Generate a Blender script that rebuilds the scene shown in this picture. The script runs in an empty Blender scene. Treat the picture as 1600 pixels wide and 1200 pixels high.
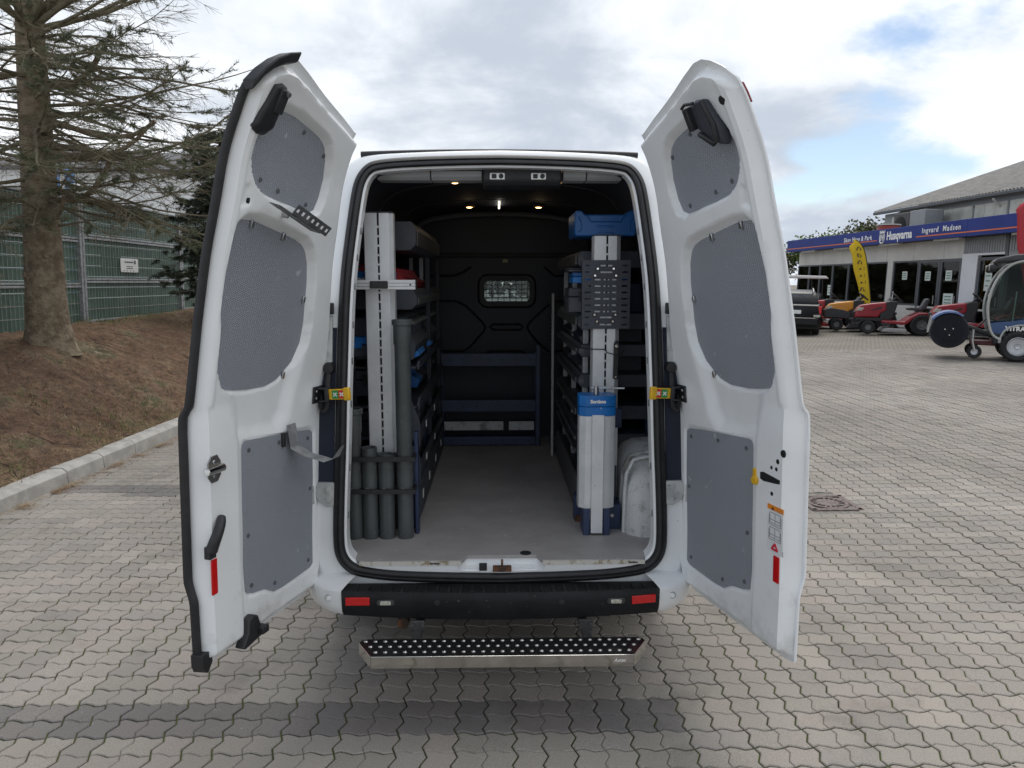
import bpy, bmesh, math, random
import numpy as np
from mathutils import Vector, Matrix
from math import sin, cos, pi, radians as RAD, sqrt, atan2

# ------------------------------------------------------------------ camera, sky, sun, exposure
SC = bpy.context.scene
COL = SC.collection
cam_d = bpy.data.cameras.new("camera")
cam = bpy.data.objects.new("camera", cam_d)
COL.objects.link(cam)
SC.camera = cam
cam_d.sensor_width = 36.0
cam_d.lens = 1155.0 / 1600.0 * 36.0
cam_d.clip_start = 0.05
cam_d.clip_end = 3000
cam.location = (-0.026, -3.2, 1.85)
cam.rotation_euler = (RAD(90 - 7.84), 0, RAD(-1.14))

SUN_EL, SUN_AZ = 56.0, 14.0          # azimuth measured from +Y, clockwise
wd = bpy.data.worlds.new("World")
SC.world = wd
wd.use_nodes = True
NT = wd.node_tree
NT.nodes.clear()


def wn(t, **k):
    n = NT.nodes.new(t)
    for a, b in k.items():
        setattr(n, a, b)
    return n


def wmath(op, a, b=None, c=None, clamp=False):
    n = wn("ShaderNodeMath", operation=op, use_clamp=clamp)
    for i, v in enumerate((a, b, c)):
        if v is None:
            continue
        if isinstance(v, (int, float)):
            n.inputs[i].default_value = v
        else:
            NT.links.new(v, n.inputs[i])
    return n.outputs[0]


w_out = wn("ShaderNodeOutputWorld")
sky = wn("ShaderNodeTexSky", sky_type='NISHITA', sun_disc=False)
sky.sun_elevation = RAD(SUN_EL)
sky.sun_rotation = RAD(SUN_AZ)
sky.air_density = 1.0
sky.dust_density = 0.6
bg_sky = wn("ShaderNodeBackground")
bg_sky.inputs[1].default_value = 0.085
NT.links.new(sky.outputs[0], bg_sky.inputs[0])
tc = wn("ShaderNodeTexCoord")
sep = wn("ShaderNodeSeparateXYZ")
NT.links.new(tc.outputs["Generated"], sep.inputs[0])
zc = wmath('ADD', wmath('MAXIMUM', sep.outputs[2], 0.0), 0.34)
cxy = wn("ShaderNodeCombineXYZ")
NT.links.new(wmath('DIVIDE', sep.outputs[0], zc), cxy.inputs[0])
NT.links.new(wmath('DIVIDE', sep.outputs[1], zc), cxy.inputs[1])
CLOUD_SEED = 3.7
CL_OFF = (2.1, 1.1, 0)
SH_OFF = (1.1, 2.1, 4.0)
cxy.inputs[2].default_value = CLOUD_SEED


def wnoise(scale, detail, rough, off, dist=0.0):
    mp = wn("ShaderNodeVectorMath", operation='ADD')
    NT.links.new(cxy.outputs[0], mp.inputs[0])
    mp.inputs[1].default_value = off
    n = wn("ShaderNodeTexNoise")
    n.inputs["Scale"].default_value = scale
    n.inputs["Detail"].default_value = detail
    n.inputs["Roughness"].default_value = rough
    n.inputs["Distortion"].default_value = dist
    NT.links.new(mp.outputs[0], n.inputs["Vector"])
    return n.outputs[0]


def wrange(v, a, b, c=0.0, d=1.0, smooth=True):
    n = wn("ShaderNodeMapRange", interpolation_type='SMOOTHSTEP' if smooth else 'LINEAR')
    NT.links.new(v, n.inputs[0])
    for i, q in enumerate((a, b, c, d)):
        n.inputs[i + 1].default_value = q
    return n.outputs[0]


n_cov = wnoise(0.95, 7, 0.52, CL_OFF, 0.2)
n_det = wnoise(2.6, 9, 0.60, (7.1, 2.4, 1.0), 0.3)
n_big = wnoise(0.85, 5, 0.5, SH_OFF, 0.15)
cover = wrange(wmath('ADD', wmath('MULTIPLY', n_cov, 0.78), wmath('MULTIPLY', n_det, 0.22)), 0.412, 0.485)
shade = wrange(wmath('ADD', wmath('MULTIPLY', n_big, 0.62), wmath('MULTIPLY', n_det, 0.38)), 0.38, 0.60)
ramp = wn("ShaderNodeValToRGB")
NT.links.new(shade, ramp.inputs[0])
ramp.color_ramp.elements[0].color = (0.40, 0.445, 0.515, 1)
ramp.color_ramp.elements[1].color = (0.80, 0.82, 0.845, 1)
e = ramp.color_ramp.elements.new(0.5)
e.color = (0.635, 0.67, 0.715, 1)
bg_cl = wn("ShaderNodeBackground")
bg_cl.inputs[1].default_value = 1.0
NT.links.new(ramp.outputs[0], bg_cl.inputs[0])
mixw = wn("ShaderNodeMixShader")
NT.links.new(cover, mixw.inputs[0])
NT.links.new(bg_sky.outputs[0], mixw.inputs[1])
NT.links.new(bg_cl.outputs[0], mixw.inputs[2])
NT.links.new(mixw.outputs[0], w_out.inputs[0])

sun_d = bpy.data.lights.new("sun", 'SUN')
sun_d.energy = 1.2
sun_d.angle = RAD(40)
sun_d.color = (1.0, 0.96, 0.9)
sun = bpy.data.objects.new("sun", sun_d)
COL.objects.link(sun)
sun.rotation_euler = (RAD(90 - SUN_EL), 0, RAD(180 - SUN_AZ))

SC.view_settings.view_transform = 'Standard'
SC.view_settings.look = 'None'
SC.view_settings.exposure = 0.55
SC.view_settings.gamma = 1.0
SC.view_settings.use_curve_mapping = False
SC.cycles.max_bounces = 6
SC.cycles.diffuse_bounces = 4
SC.cycles.transparent_max_bounces = 8
SC.cycles.use_denoising = True
random.seed(7)
RNG = np.random.default_rng(11)

# ------------------------------------------------------------------ helpers
def link_chain(nt, a, b):
    nt.links.new(a, b)


MATS = {}


def mat(name, col, rough=0.5, metal=0.0, var=0.0, vscale=8.0, bump=0.0, bscale=60.0, coat=0.0, spec=None,
        col2=None, lo=0.4, hi=0.6, speck=None, emit=None, estr=0.0, rvar=0.0, alpha=1.0, trans=0.0, detail=6.0, bdist=0.004):
    """Principled material with noise colour variation, optional speckle, bump and roughness variation."""
    if name in MATS:
        return MATS[name]
    m = bpy.data.materials.new(name)
    m.use_nodes = True
    nt = m.node_tree
    b = nt.nodes["Principled BSDF"]
    col = tuple(col[:3])
    b.inputs["Base Color"].default_value = (*col, 1)
    b.inputs["Roughness"].default_value = rough
    b.inputs["Metallic"].default_value = metal
    b.inputs["Coat Weight"].default_value = coat
    b.inputs["Coat Roughness"].default_value = 0.08
    if spec is not None:
        b.inputs["Specular IOR Level"].default_value = spec
    if trans:
        b.inputs["Transmission Weight"].default_value = trans
    if alpha < 1:
        b.inputs["Alpha"].default_value = alpha
    if emit:
        b.inputs["Emission Color"].default_value = (*emit, 1)
        b.inputs["Emission Strength"].default_value = estr
    t = nt.nodes.new("ShaderNodeTexCoord")
    vec = t.outputs["Object"]
    cur = None
    if var or col2:
        n = nt.nodes.new("ShaderNodeTexNoise")
        n.inputs["Scale"].default_value = vscale
        n.inputs["Detail"].default_value = detail
        n.inputs["Roughness"].default_value = 0.6
        nt.links.new(vec, n.inputs["Vector"])
        mr = nt.nodes.new("ShaderNodeMapRange")
        mr.interpolation_type = 'SMOOTHSTEP'
        nt.links.new(n.outputs[0], mr.inputs[0])
        mr.inputs[1].default_value = lo
        mr.inputs[2].default_value = hi
        mx = nt.nodes.new("ShaderNodeMix")
        mx.data_type = 'RGBA'
        nt.links.new(mr.outputs[0], mx.inputs[0])
        mx.inputs[6].default_value = (*col, 1)
        c2 = col2 if col2 else tuple(c * (1 - var) for c in col)
        mx.inputs[7].default_value = (*c2, 1)
        cur = mx.outputs[2]
        if rvar:
            mr2 = nt.nodes.new("ShaderNodeMapRange")
            nt.links.new(n.outputs[0], mr2.inputs[0])
            mr2.inputs[1].default_value = 0.3
            mr2.inputs[2].default_value = 0.7
            mr2.inputs[3].default_value = max(0.02, rough - rvar)
            mr2.inputs[4].default_value = min(1, rough + rvar)
            nt.links.new(mr2.outputs[0], b.inputs["Roughness"])
    if speck:
        scol, sscale, thr = speck
        n = nt.nodes.new("ShaderNodeTexNoise")
        n.inputs["Scale"].default_value = sscale
        n.inputs["Detail"].default_value = 2.0
        nt.links.new(vec, n.inputs["Vector"])
        mr = nt.nodes.new("ShaderNodeMapRange")
        nt.links.new(n.outputs[0], mr.inputs[0])
        mr.inputs[1].default_value = thr
        mr.inputs[2].default_value = thr + 0.04
        mx = nt.nodes.new("ShaderNodeMix")
        mx.data_type = 'RGBA'
        nt.links.new(mr.outputs[0], mx.inputs[0])
        if cur is not None:
            nt.links.new(cur, mx.inputs[6])
        else:
            mx.inputs[6].default_value = (*col, 1)
        mx.inputs[7].default_value = (*scol, 1)
        cur = mx.outputs[2]
    if cur is not None:
        nt.links.new(cur, b.inputs["Base Color"])
    if bump:
        n = nt.nodes.new("ShaderNodeTexNoise")
        n.inputs["Scale"].default_value = bscale
        n.inputs["Detail"].default_value = 4.0
        nt.links.new(vec, n.inputs["Vector"])
        bp = nt.nodes.new("ShaderNodeBump")
        bp.inputs["Strength"].default_value = bump
        bp.inputs["Distance"].default_value = bdist
        nt.links.new(n.outputs[0], bp.inputs["Height"])
        nt.links.new(bp.outputs[0], b.inputs["Normal"])
    MATS[name] = m
    return m


def rotm(rx=0, ry=0, rz=0):
    return Matrix.Rotation(rz, 3, 'Z') @ Matrix.Rotation(ry, 3, 'Y') @ Matrix.Rotation(rx, 3, 'X')


class MB:
    """collects faces of ONE part"""

    def __init__(s):
        s.v = []
        s.f = []

    def add(s, vs, fs):
        o = len(s.v)
        s.v.extend([tuple(p) for p in vs])
        s.f.extend([tuple(i + o for i in q) for q in fs])
        return s

    def box(s, x0, x1, y0, y1, z0, z1):
        vs = [(x0, y0, z0), (x1, y0, z0), (x1, y1, z0), (x0, y1, z0), (x0, y0, z1), (x1, y0, z1), (x1, y1, z1), (x0, y1, z1)]
        return s.add(vs, [(0, 3, 2, 1), (4, 5, 6, 7), (0, 1, 5, 4), (1, 2, 6, 5), (2, 3, 7, 6), (3, 0, 4, 7)])

    def obox(s, c, size, R=None):
        hx, hy, hz = [q / 2 for q in size]
        vs = []
        for z in (-hz, hz):
            for x, y in ((-hx, -hy), (hx, -hy), (hx, hy), (-hx, hy)):
                p = Vector((x, y, z))
                if R is not None:
                    p = R @ p
                vs.append(tuple(p + Vector(c)))
        return s.add(vs, [(0, 3, 2, 1), (4, 5, 6, 7), (0, 1, 5, 4), (1, 2, 6, 5), (2, 3, 7, 6), (3, 0, 4, 7)])

    def cyl(s, p0, p1, r0, r1=None, n=16, caps=True):
        r1 = r0 if r1 is None else r1
        p0, p1 = Vector(p0), Vector(p1)
        d = (p1 - p0).normalized()
        a = Vector((0, 0, 1)) if abs(d.z) < 0.9 else Vector((1, 0, 0))
        u = d.cross(a).normalized()
        w = d.cross(u)
        vs = []
        for p, r in ((p0, r0), (p1, r1)):
            for k in range(n):
                t = 2 * pi * k / n
                vs.append(tuple(p + u * (r * cos(t)) + w * (r * sin(t))))
        fs = [(k, (k + 1) % n, n + (k + 1) % n, n + k) for k in range(n)]
        if caps:
            fs += [tuple(range(n))[::-1], tuple(range(n, 2 * n))]
        return s.add(vs, fs)

    def tube(s, pts, r, n=8, caps=True):
        pts = [Vector(p) for p in pts]
        rs = r if isinstance(r, (list, tuple)) else [r] * len(pts)
        vs = []
        prev = None
        for i, p in enumerate(pts):
            d = (pts[min(i + 1, len(pts) - 1)] - pts[max(i - 1, 0)])
            if d.length < 1e-9:
                d = Vector((0, 0, 1))
            d.normalize()
            if prev is None:
                a = Vector((0, 0, 1)) if abs(d.z) < 0.9 else Vector((1, 0, 0))
                u = d.cross(a).normalized()
            else:
                u = (prev - d * prev.dot(d))
                u = u.normalized() if u.length > 1e-6 else d.orthogonal().normalized()
            prev = u
            w = d.cross(u)
            for k in range(n):
                t = 2 * pi * k / n
                vs.append(tuple(p + (u * cos(t) + w * sin(t)) * rs[i]))
        fs = []
        for i in range(len(pts) - 1):
            for k in range(n):
                k2 = (k + 1) % n
                fs.append((i * n + k, i * n + k2, (i + 1) * n + k2, (i + 1) * n + k))
        if caps:
            fs += [tuple(range(n))[::-1], tuple(range((len(pts) - 1) * n, len(pts) * n))]
        return s.add(vs, fs)

    def prism(s, prof, a0, a1, axis='y'):
        """prof: 2D outline; axis y: (x,z), x: (y,z), z: (x,y)"""
        n = len(prof)
        vs = []
        for a in (a0, a1):
            for p, q in prof:
                vs.append({'y': (p, a, q), 'x': (a, p, q), 'z': (p, q, a)}[axis])
        fs = [tuple(range(n)), tuple(range(n, 2 * n))[::-1]]
        fs += [(k, n + k, n + (k + 1) % n, (k + 1) % n) for k in range(n)]
        return s.add(vs, fs)

    def lathe(s, prof, c, axis='y', n=28):
        """prof: (radius, along)"""
        vs = []
        for r, h in prof:
            for k in range(n):
                t = 2 * pi * k / n
                a, b = r * cos(t), r * sin(t)
                p = {'y': (a, h, b), 'x': (h, a, b), 'z': (a, b, h)}[axis]
                vs.append((p[0] + c[0], p[1] + c[1], p[2] + c[2]))
        fs = []
        for i in range(len(prof) - 1):
            for k in range(n):
                fs.append((i * n + k, i * n + (k + 1) % n, (i + 1) * n + (k + 1) % n, (i + 1) * n + k))
        return s.add(vs, fs)

    def loft(s, rings, closed=True, caps=True):
        n = len(rings[0])
        vs = [p for r in rings for p in r]
        fs = []
        for i in range(len(rings) - 1):
            for k in range(n if closed else n - 1):
                k2 = (k + 1) % n
                fs.append((i * n + k, i * n + k2, (i + 1) * n + k2, (i + 1) * n + k))
        if caps:
            fs += [tuple(range(n))[::-1], tuple(range((len(rings) - 1) * n, len(rings) * n))]
        return s.add(vs, fs)

    def build(s, name, m, parent=None, bevel=0.0, smooth=35, loc=None, rot=None, seg=2, recalc=True):
        me = bpy.data.meshes.new(name)
        me.from_pydata(s.v, [], s.f)
        if recalc:
            bm = bmesh.new()
            bm.from_mesh(me)
            bmesh.ops.recalc_face_normals(bm, faces=bm.faces)
            bm.to_mesh(me)
            bm.free()
        return mk(name, me, m, parent, bevel, smooth, loc, rot, seg)


def mk(name, me, m, parent=None, bevel=0.0, smooth=35, loc=None, rot=None, seg=2):
    o = bpy.data.objects.new(name, me)
    COL.objects.link(o)
    if m is not None:
        me.materials.append(m)
    if smooth:
        me.polygons.foreach_set("use_smooth", [True] * len(me.polygons))
        me.set_sharp_from_angle(angle=RAD(smooth))
    if bevel:
        b = o.modifiers.new("bevel", 'BEVEL')
        b.width = bevel
        b.segments = seg
        b.limit_method = 'ANGLE'
        b.angle_limit = RAD(40)
    if parent is not None:
        o.parent = parent
    if loc is not None:
        o.location = loc
    if rot is not None:
        o.rotation_euler = rot
    return o


def tag(o, label, cat, group=None, kind=None):
    if label:
        o["label"] = label
    if cat:
        o["category"] = cat
    if group:
        o["group"] = group
    if kind:
        o["kind"] = kind
    return o


def structure(o):
    o["kind"] = "structure"
    return o


def empty(name, loc=(0, 0, 0), rot=(0, 0, 0), parent=None):
    o = bpy.data.objects.new(name, None)
    o.empty_display_size = 0.1
    COL.objects.link(o)
    o.location = loc
    o.rotation_euler = rot
    if parent is not None:
        o.parent = parent
    return o


def copy_tree(o, parent=None):
    c = o.copy()
    COL.objects.link(c)
    c.parent = parent
    for ch in list(o.children):
        copy_tree(ch, c)
    return c


def text_mesh(body, size, extrude=0.002, align='CENTER', sx=1.0, shear=0.0, bold=0.0, spacing=1.0):
    cu = bpy.data.curves.new("txt", 'FONT')
    cu.body = body
    cu.size = size
    cu.extrude = extrude
    cu.align_x = align
    cu.align_y = 'CENTER'
    cu.shear = shear
    cu.offset = bold
    cu.space_character = spacing
    cu.resolution_u = 3
    o = bpy.data.objects.new("txt", cu)
    COL.objects.link(o)
    dg = bpy.context.evaluated_depsgraph_get()
    me = bpy.data.meshes.new_from_object(o.evaluated_get(dg))
    bpy.data.objects.remove(o)
    bpy.data.curves.remove(cu)
    if sx != 1.0:
        me.transform(Matrix.Diagonal((sx, 1, 1, 1)))
    return me


def lerp(a, b, t):
    return a + (b - a) * t


def sstep(a, b, x):
    t = np.clip((x - a) / (b - a), 0, 1)
    return t * t * (3 - 2 * t)


def rrect(x0, x1, y0, y1, r, n=5):
    pts = []
    for cx, cy, a in ((x1 - r, y0 + r, -90), (x1 - r, y1 - r, 0), (x0 + r, y1 - r, 90), (x0 + r, y0 + r, 180)):
        for k in range(n + 1):
            t = RAD(a + 90 * k / n)
            pts.append((cx + r * cos(t), cy + r * sin(t)))
    return pts


# ------------------------------------------------------------------ materials
M_WHITE = mat("white van paint", (0.83, 0.85, 0.86), 0.34, col2=(0.78, 0.795, 0.80), vscale=2.2, detail=9, coat=0.3, speck=((0.42, 0.38, 0.33), 95, 0.752), bump=0.03, bscale=14)
M_RUBBER = mat("black rubber", (0.018, 0.018, 0.02), 0.55, var=0.3, vscale=14, bump=0.2, bscale=120)
M_BLACK = mat("black plastic", (0.022, 0.023, 0.026), 0.5, var=0.25, vscale=20, bump=0.25, bscale=220)
M_BUMP = mat("bumper plastic", (0.016, 0.017, 0.019), 0.6, spec=.25, var=0.3, vscale=6, bump=0.35, bscale=320, speck=((0.12, 0.11, 0.1), 70, 0.71))
M_STEEL = mat("galvanised steel", (0.55, 0.56, 0.57), 0.32, 1.0, var=0.25, vscale=18, rvar=0.1)
M_CHROME = mat("polished steel", (0.60, 0.59, 0.56), 0.10, 1.0, var=0.12, vscale=9, rvar=0.05)
M_ALU = mat("anodised aluminium", (0.70, 0.71, 0.72), 0.42, 0.25, var=0.1, vscale=7, speck=((0.42, 0.41, 0.39), 60, 0.73))
M_PIPE = mat("grey plastic pipe", (0.085, 0.095, 0.097), 0.4, var=0.25, vscale=5, speck=((0.2, 0.2, 0.19), 60, 0.69))
M_DARK = mat("dark lining", (0.012, 0.018, 0.036), 0.75, var=0.3, vscale=3)
M_BULK = mat("bulkhead steel black", (0.015, 0.019, 0.031), 0.55, var=0.2, vscale=3)
M_NAVY = mat("navy steel", (0.026, 0.044, 0.105), 0.45, var=0.25, vscale=9)
M_TRAY = mat("dark grey tray plastic", (0.070, 0.077, 0.095), 0.5, var=0.2, vscale=9)
M_TRAY2 = mat("charcoal steel tray", (0.052, 0.058, 0.074), 0.5, var=0.2, vscale=9)
M_BLUE = mat("case blue plastic", (0.012, 0.105, 0.33), 0.42, var=0.15, vscale=12, bump=0.1, bscale=150)
M_BLUE2 = mat("bright blue cap", (0.012, 0.165, 0.50), 0.38, var=0.12, vscale=12, speck=((0.6, 0.6, 0.6), 40, 0.72))
M_RED = mat("red bin plastic", (0.36, 0.012, 0.02), 0.42, var=0.15, vscale=10)
M_REFL = mat("red reflector", (0.62, 0.008, 0.010), 0.22, var=0.12, vscale=60, coat=0.4)
M_YEL = mat("yellow plastic", (0.72, 0.42, 0.012), 0.42, var=0.08, vscale=30)
M_LENS = mat("lamp lens", (0.55, 0.53, 0.45), 0.15, var=0.4, vscale=120, coat=0.6)
M_WPLAST = mat("white print", (0.8, 0.8, 0.78), 0.5, var=0.04)
M_TYRE = mat("tyre rubber", (0.022, 0.022, 0.023), 0.8, var=0.3, vscale=20, bump=0.3, bscale=90)
M_RIM = mat("silver wheel rim", (0.55, 0.56, 0.58), 0.35, 0.6, var=0.1)
M_GLASS = mat("dark shop glass", (0.012, 0.015, 0.018), 0.06, var=0.5, vscale=0.9, spec=.25)
M_DGREY = mat("dark grey moulding", (0.045, 0.045, 0.05), 0.5, var=.2)
M_RUST = mat("rusty steel", (0.16, 0.06, 0.025), 0.8, col2=(0.05, 0.03, 0.02), vscale=30, bump=0.5)


# ------------------------------------------------------------------ ground
def gz(x, y=0.0):
    return 0.017 * (min(max(x, 3.0), 17.0) - 3.0)


PM = 0.12                     # paving module
OX, OY = -0.44, -0.12         # joint crossing the photo shows
H_EDGE = [(0, 0), (0.2, 0.085), (0.42, 0.025), (0.66, -0.085), (0.88, -0.045), (1, 0)]
V_EDGE = [(0, 0), (0.28, -0.10), (0.72, 0.10), (1, 0)]


def stone_material():
    m = bpy.data.materials.new("concrete paving stone")
    m.use_nodes = True
    nt = m.node_tree
    N = nt.nodes
    L = nt.links
    b = N["Principled BSDF"]
    b.inputs["Roughness"].default_value = 0.85
    b.inputs["Specular IOR Level"].default_value = 0.2
    geo = N.new("ShaderNodeNewGeometry")
    at = N.new("ShaderNodeAttribute")
    at.attribute_name = "rnd"
    ad = N.new("ShaderNodeAttribute")
    ad.attribute_name = "dark"
    oi = N.new("ShaderNodeObjectInfo")
    s = N.new("ShaderNodeMath")
    s.operation = 'ADD'
    L.new(at.outputs["Fac"], s.inputs[0])
    L.new(oi.outputs["Random"], s.inputs[1])
    fr = N.new("ShaderNodeMath")
    fr.operation = 'FRACT'
    L.new(s.outputs[0], fr.inputs[0])
    rp = N.new("ShaderNodeValToRGB")
    L.new(fr.outputs[0], rp.inputs[0])
    cr = rp.color_ramp
    cr.elements[0].color = (0.235, 0.215, 0.192, 1)
    cr.elements[1].color = (0.318, 0.288, 0.253, 1)
    for p, c in ((0.25, (0.271, 0.249, 0.224)), (0.5, (0.296, 0.261, 0.232)), (0.75, (0.256, 0.237, 0.207))):
        q = cr.elements.new(p)
        q.color = (*c, 1)
    # large soft weathering and fine aggregate
    big = N.new("ShaderNodeTexNoise")
    big.inputs["Scale"].default_value = 0.55
    big.inputs["Detail"].default_value = 5
    L.new(geo.outputs["Position"], big.inputs["Vector"])
    mr = N.new("ShaderNodeMapRange")
    L.new(big.outputs[0], mr.inputs[0])
    mr.inputs[1].default_value = 0.3
    mr.inputs[2].default_value = 0.7
    mr.inputs[3].default_value = 0.80
    mr.inputs[4].default_value = 1.15
    mul = N.new("ShaderNodeMix")
    mul.data_type = 'RGBA'
    mul.blend_type = 'MULTIPLY'
    mul.inputs[0].default_value = 1
    L.new(rp.outputs[0], mul.inputs[6])
    L.new(mr.outputs[0], mul.inputs[7])
    fine = N.new("ShaderNodeTexNoise")
    fine.inputs["Scale"].default_value = 210
    fine.inputs["Detail"].default_value = 3
    L.new(geo.outputs["Position"], fine.inputs["Vector"])
    f2 = N.new("ShaderNodeMapRange")
    L.new(fine.outputs[0], f2.inputs[0])
    f2.inputs[1].default_value = 0.25
    f2.inputs[2].default_value = 0.75
    f2.inputs[3].default_value = 0.72
    f2.inputs[4].default_value = 1.28
    mul2 = N.new("ShaderNodeMix")
    mul2.data_type = 'RGBA'
    mul2.blend_type = 'MULTIPLY'
    mul2.inputs[0].default_value = 1
    L.new(mul.outputs[2], mul2.inputs[6])
    L.new(f2.outputs[0], mul2.inputs[7])
    stn = N.new("ShaderNodeTexNoise")
    stn.inputs["Scale"].default_value = 1.9
    stn.inputs["Detail"].default_value = 7
    stn.inputs["Roughness"].default_value = 0.62
    L.new(geo.outputs["Position"], stn.inputs["Vector"])
    sm = N.new("ShaderNodeMapRange")
    L.new(stn.outputs[0], sm.inputs[0])
    sm.inputs[1].default_value = 0.56
    sm.inputs[2].default_value = 0.70
    sm.inputs[3].default_value = 1.0
    sm.inputs[4].default_value = 0.74
    mst = N.new("ShaderNodeMix")
    mst.data_type = 'RGBA'
    mst.blend_type = 'MULTIPLY'
    mst.inputs[0].default_value = 1
    L.new(mul2.outputs[2], mst.inputs[6])
    L.new(sm.outputs[0], mst.inputs[7])
    mul2 = mst
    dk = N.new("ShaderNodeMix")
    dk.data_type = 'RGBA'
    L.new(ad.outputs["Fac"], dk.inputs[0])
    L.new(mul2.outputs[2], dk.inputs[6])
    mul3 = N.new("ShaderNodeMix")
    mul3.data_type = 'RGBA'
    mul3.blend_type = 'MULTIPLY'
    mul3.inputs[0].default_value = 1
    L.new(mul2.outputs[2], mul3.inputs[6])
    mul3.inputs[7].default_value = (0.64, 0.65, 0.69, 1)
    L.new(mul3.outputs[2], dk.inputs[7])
    # bright quartz grains and dark pits
    vor = N.new("ShaderNodeTexVoronoi")
    vor.inputs["Scale"].default_value = 42
    L.new(geo.outputs["Position"], vor.inputs["Vector"])
    gm = N.new("ShaderNodeMapRange")
    L.new(vor.outputs["Distance"], gm.inputs[0])
    gm.inputs[1].default_value = 0.09
    gm.inputs[2].default_value = 0.05
    cs = N.new("ShaderNodeSeparateColor")
    L.new(vor.outputs["Color"], cs.inputs[0])
    sel = N.new("ShaderNodeMath")
    sel.operation = 'GREATER_THAN'
    L.new(cs.outputs[0], sel.inputs[0])
    sel.inputs[1].default_value = 0.72
    g2 = N.new("ShaderNodeMath")
    g2.operation = 'MULTIPLY'
    L.new(gm.outputs[0], g2.inputs[0])
    L.new(sel.outputs[0], g2.inputs[1])
    gsel = N.new("ShaderNodeMix")
    gsel.data_type = 'RGBA'
    L.new(cs.outputs[1], gsel.inputs[0])
    gsel.inputs[6].default_value = (0.08, 0.075, 0.07, 1)
    gsel.inputs[7].default_value = (0.75, 0.72, 0.66, 1)
    gr = N.new("ShaderNodeMix")
    gr.data_type = 'RGBA'
    L.new(g2.outputs[0], gr.inputs[0])
    L.new(dk.outputs[2], gr.inputs[6])
    L.new(gsel.outputs[2], gr.inputs[7])
    L.new(gr.outputs[2], b.inputs["Base Color"])
    bp = N.new("ShaderNodeBump")
    bp.inputs["Strength"].default_value = 0.35
    bp.inputs["Distance"].default_value = 0.002
    L.new(fine.outputs[0], bp.inputs["Height"])
    L.new(bp.outputs[0], b.inputs["Normal"])
    return m


def far_paving_material():
    """paving too far away to tell its stones apart: wavy joint lines as colour and relief"""
    m = bpy.data.materials.new("distant paving")
    m.use_nodes = True
    nt = m.node_tree
    N, L = nt.nodes, nt.links
    b = N["Principled BSDF"]
    b.inputs["Roughness"].default_value = 0.9
    b.inputs["Specular IOR Level"].default_value = 0.1
    geo = N.new("ShaderNodeNewGeometry")
    mp = N.new("ShaderNodeMapping")
    mp.inputs["Location"].default_value = (-OX, -OY, 0)
    L.new(geo.outputs["Position"], mp.inputs["Vector"])
    wv = N.new("ShaderNodeTexNoise")
    wv.inputs["Scale"].default_value = 9
    L.new(mp.outputs[0], wv.inputs["Vector"])
    vm = N.new("ShaderNodeVectorMath")
    vm.operation = 'MULTIPLY_ADD'
    L.new(wv.outputs["Color"], vm.inputs[0])
    vm.inputs[1].default_value = (0.025, 0.025, 0)
    L.new(mp.outputs[0], vm.inputs[2])
    br = N.new("ShaderNodeTexBrick")
    br.offset = 0.5
    br.inputs["Scale"].default_value = 1.0
    br.inputs["Brick Width"].default_value = 0.12
    br.inputs["Row Height"].default_value = 0.12
    br.inputs["Mortar Size"].default_value = 0.006
    br.inputs["Color1"].default_value = (0.273, 0.250, 0.218, 1)
    br.inputs["Color2"].default_value = (0.237, 0.217, 0.189, 1)
    br.inputs["Mortar"].default_value = (0.085, 0.075, 0.06, 1)
    L.new(vm.outputs[0], br.inputs["Vector"])
    big = N.new("ShaderNodeTexNoise")
    big.inputs["Scale"].default_value = 0.55
    big.inputs["Detail"].default_value = 6
    L.new(geo.outputs["Position"], big.inputs["Vector"])
    mr = N.new("ShaderNodeMapRange")
    L.new(big.outputs[0], mr.inputs[0])
    mr.inputs[1].default_value = 0.3
    mr.inputs[2].default_value = 0.7
    mr.inputs[3].default_value = 0.84
    mr.inputs[4].default_value = 1.1
    mul = N.new("ShaderNodeMix")
    mul.data_type = 'RGBA'
    mul.blend_type = 'MULTIPLY'
    mul.inputs[0].default_value = 1
    L.new(br.outputs[0], mul.inputs[6])
    L.new(mr.outputs[0], mul.inputs[7])
    L.new(mul.outputs[2], b.inputs["Base Color"])
    return m


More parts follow.
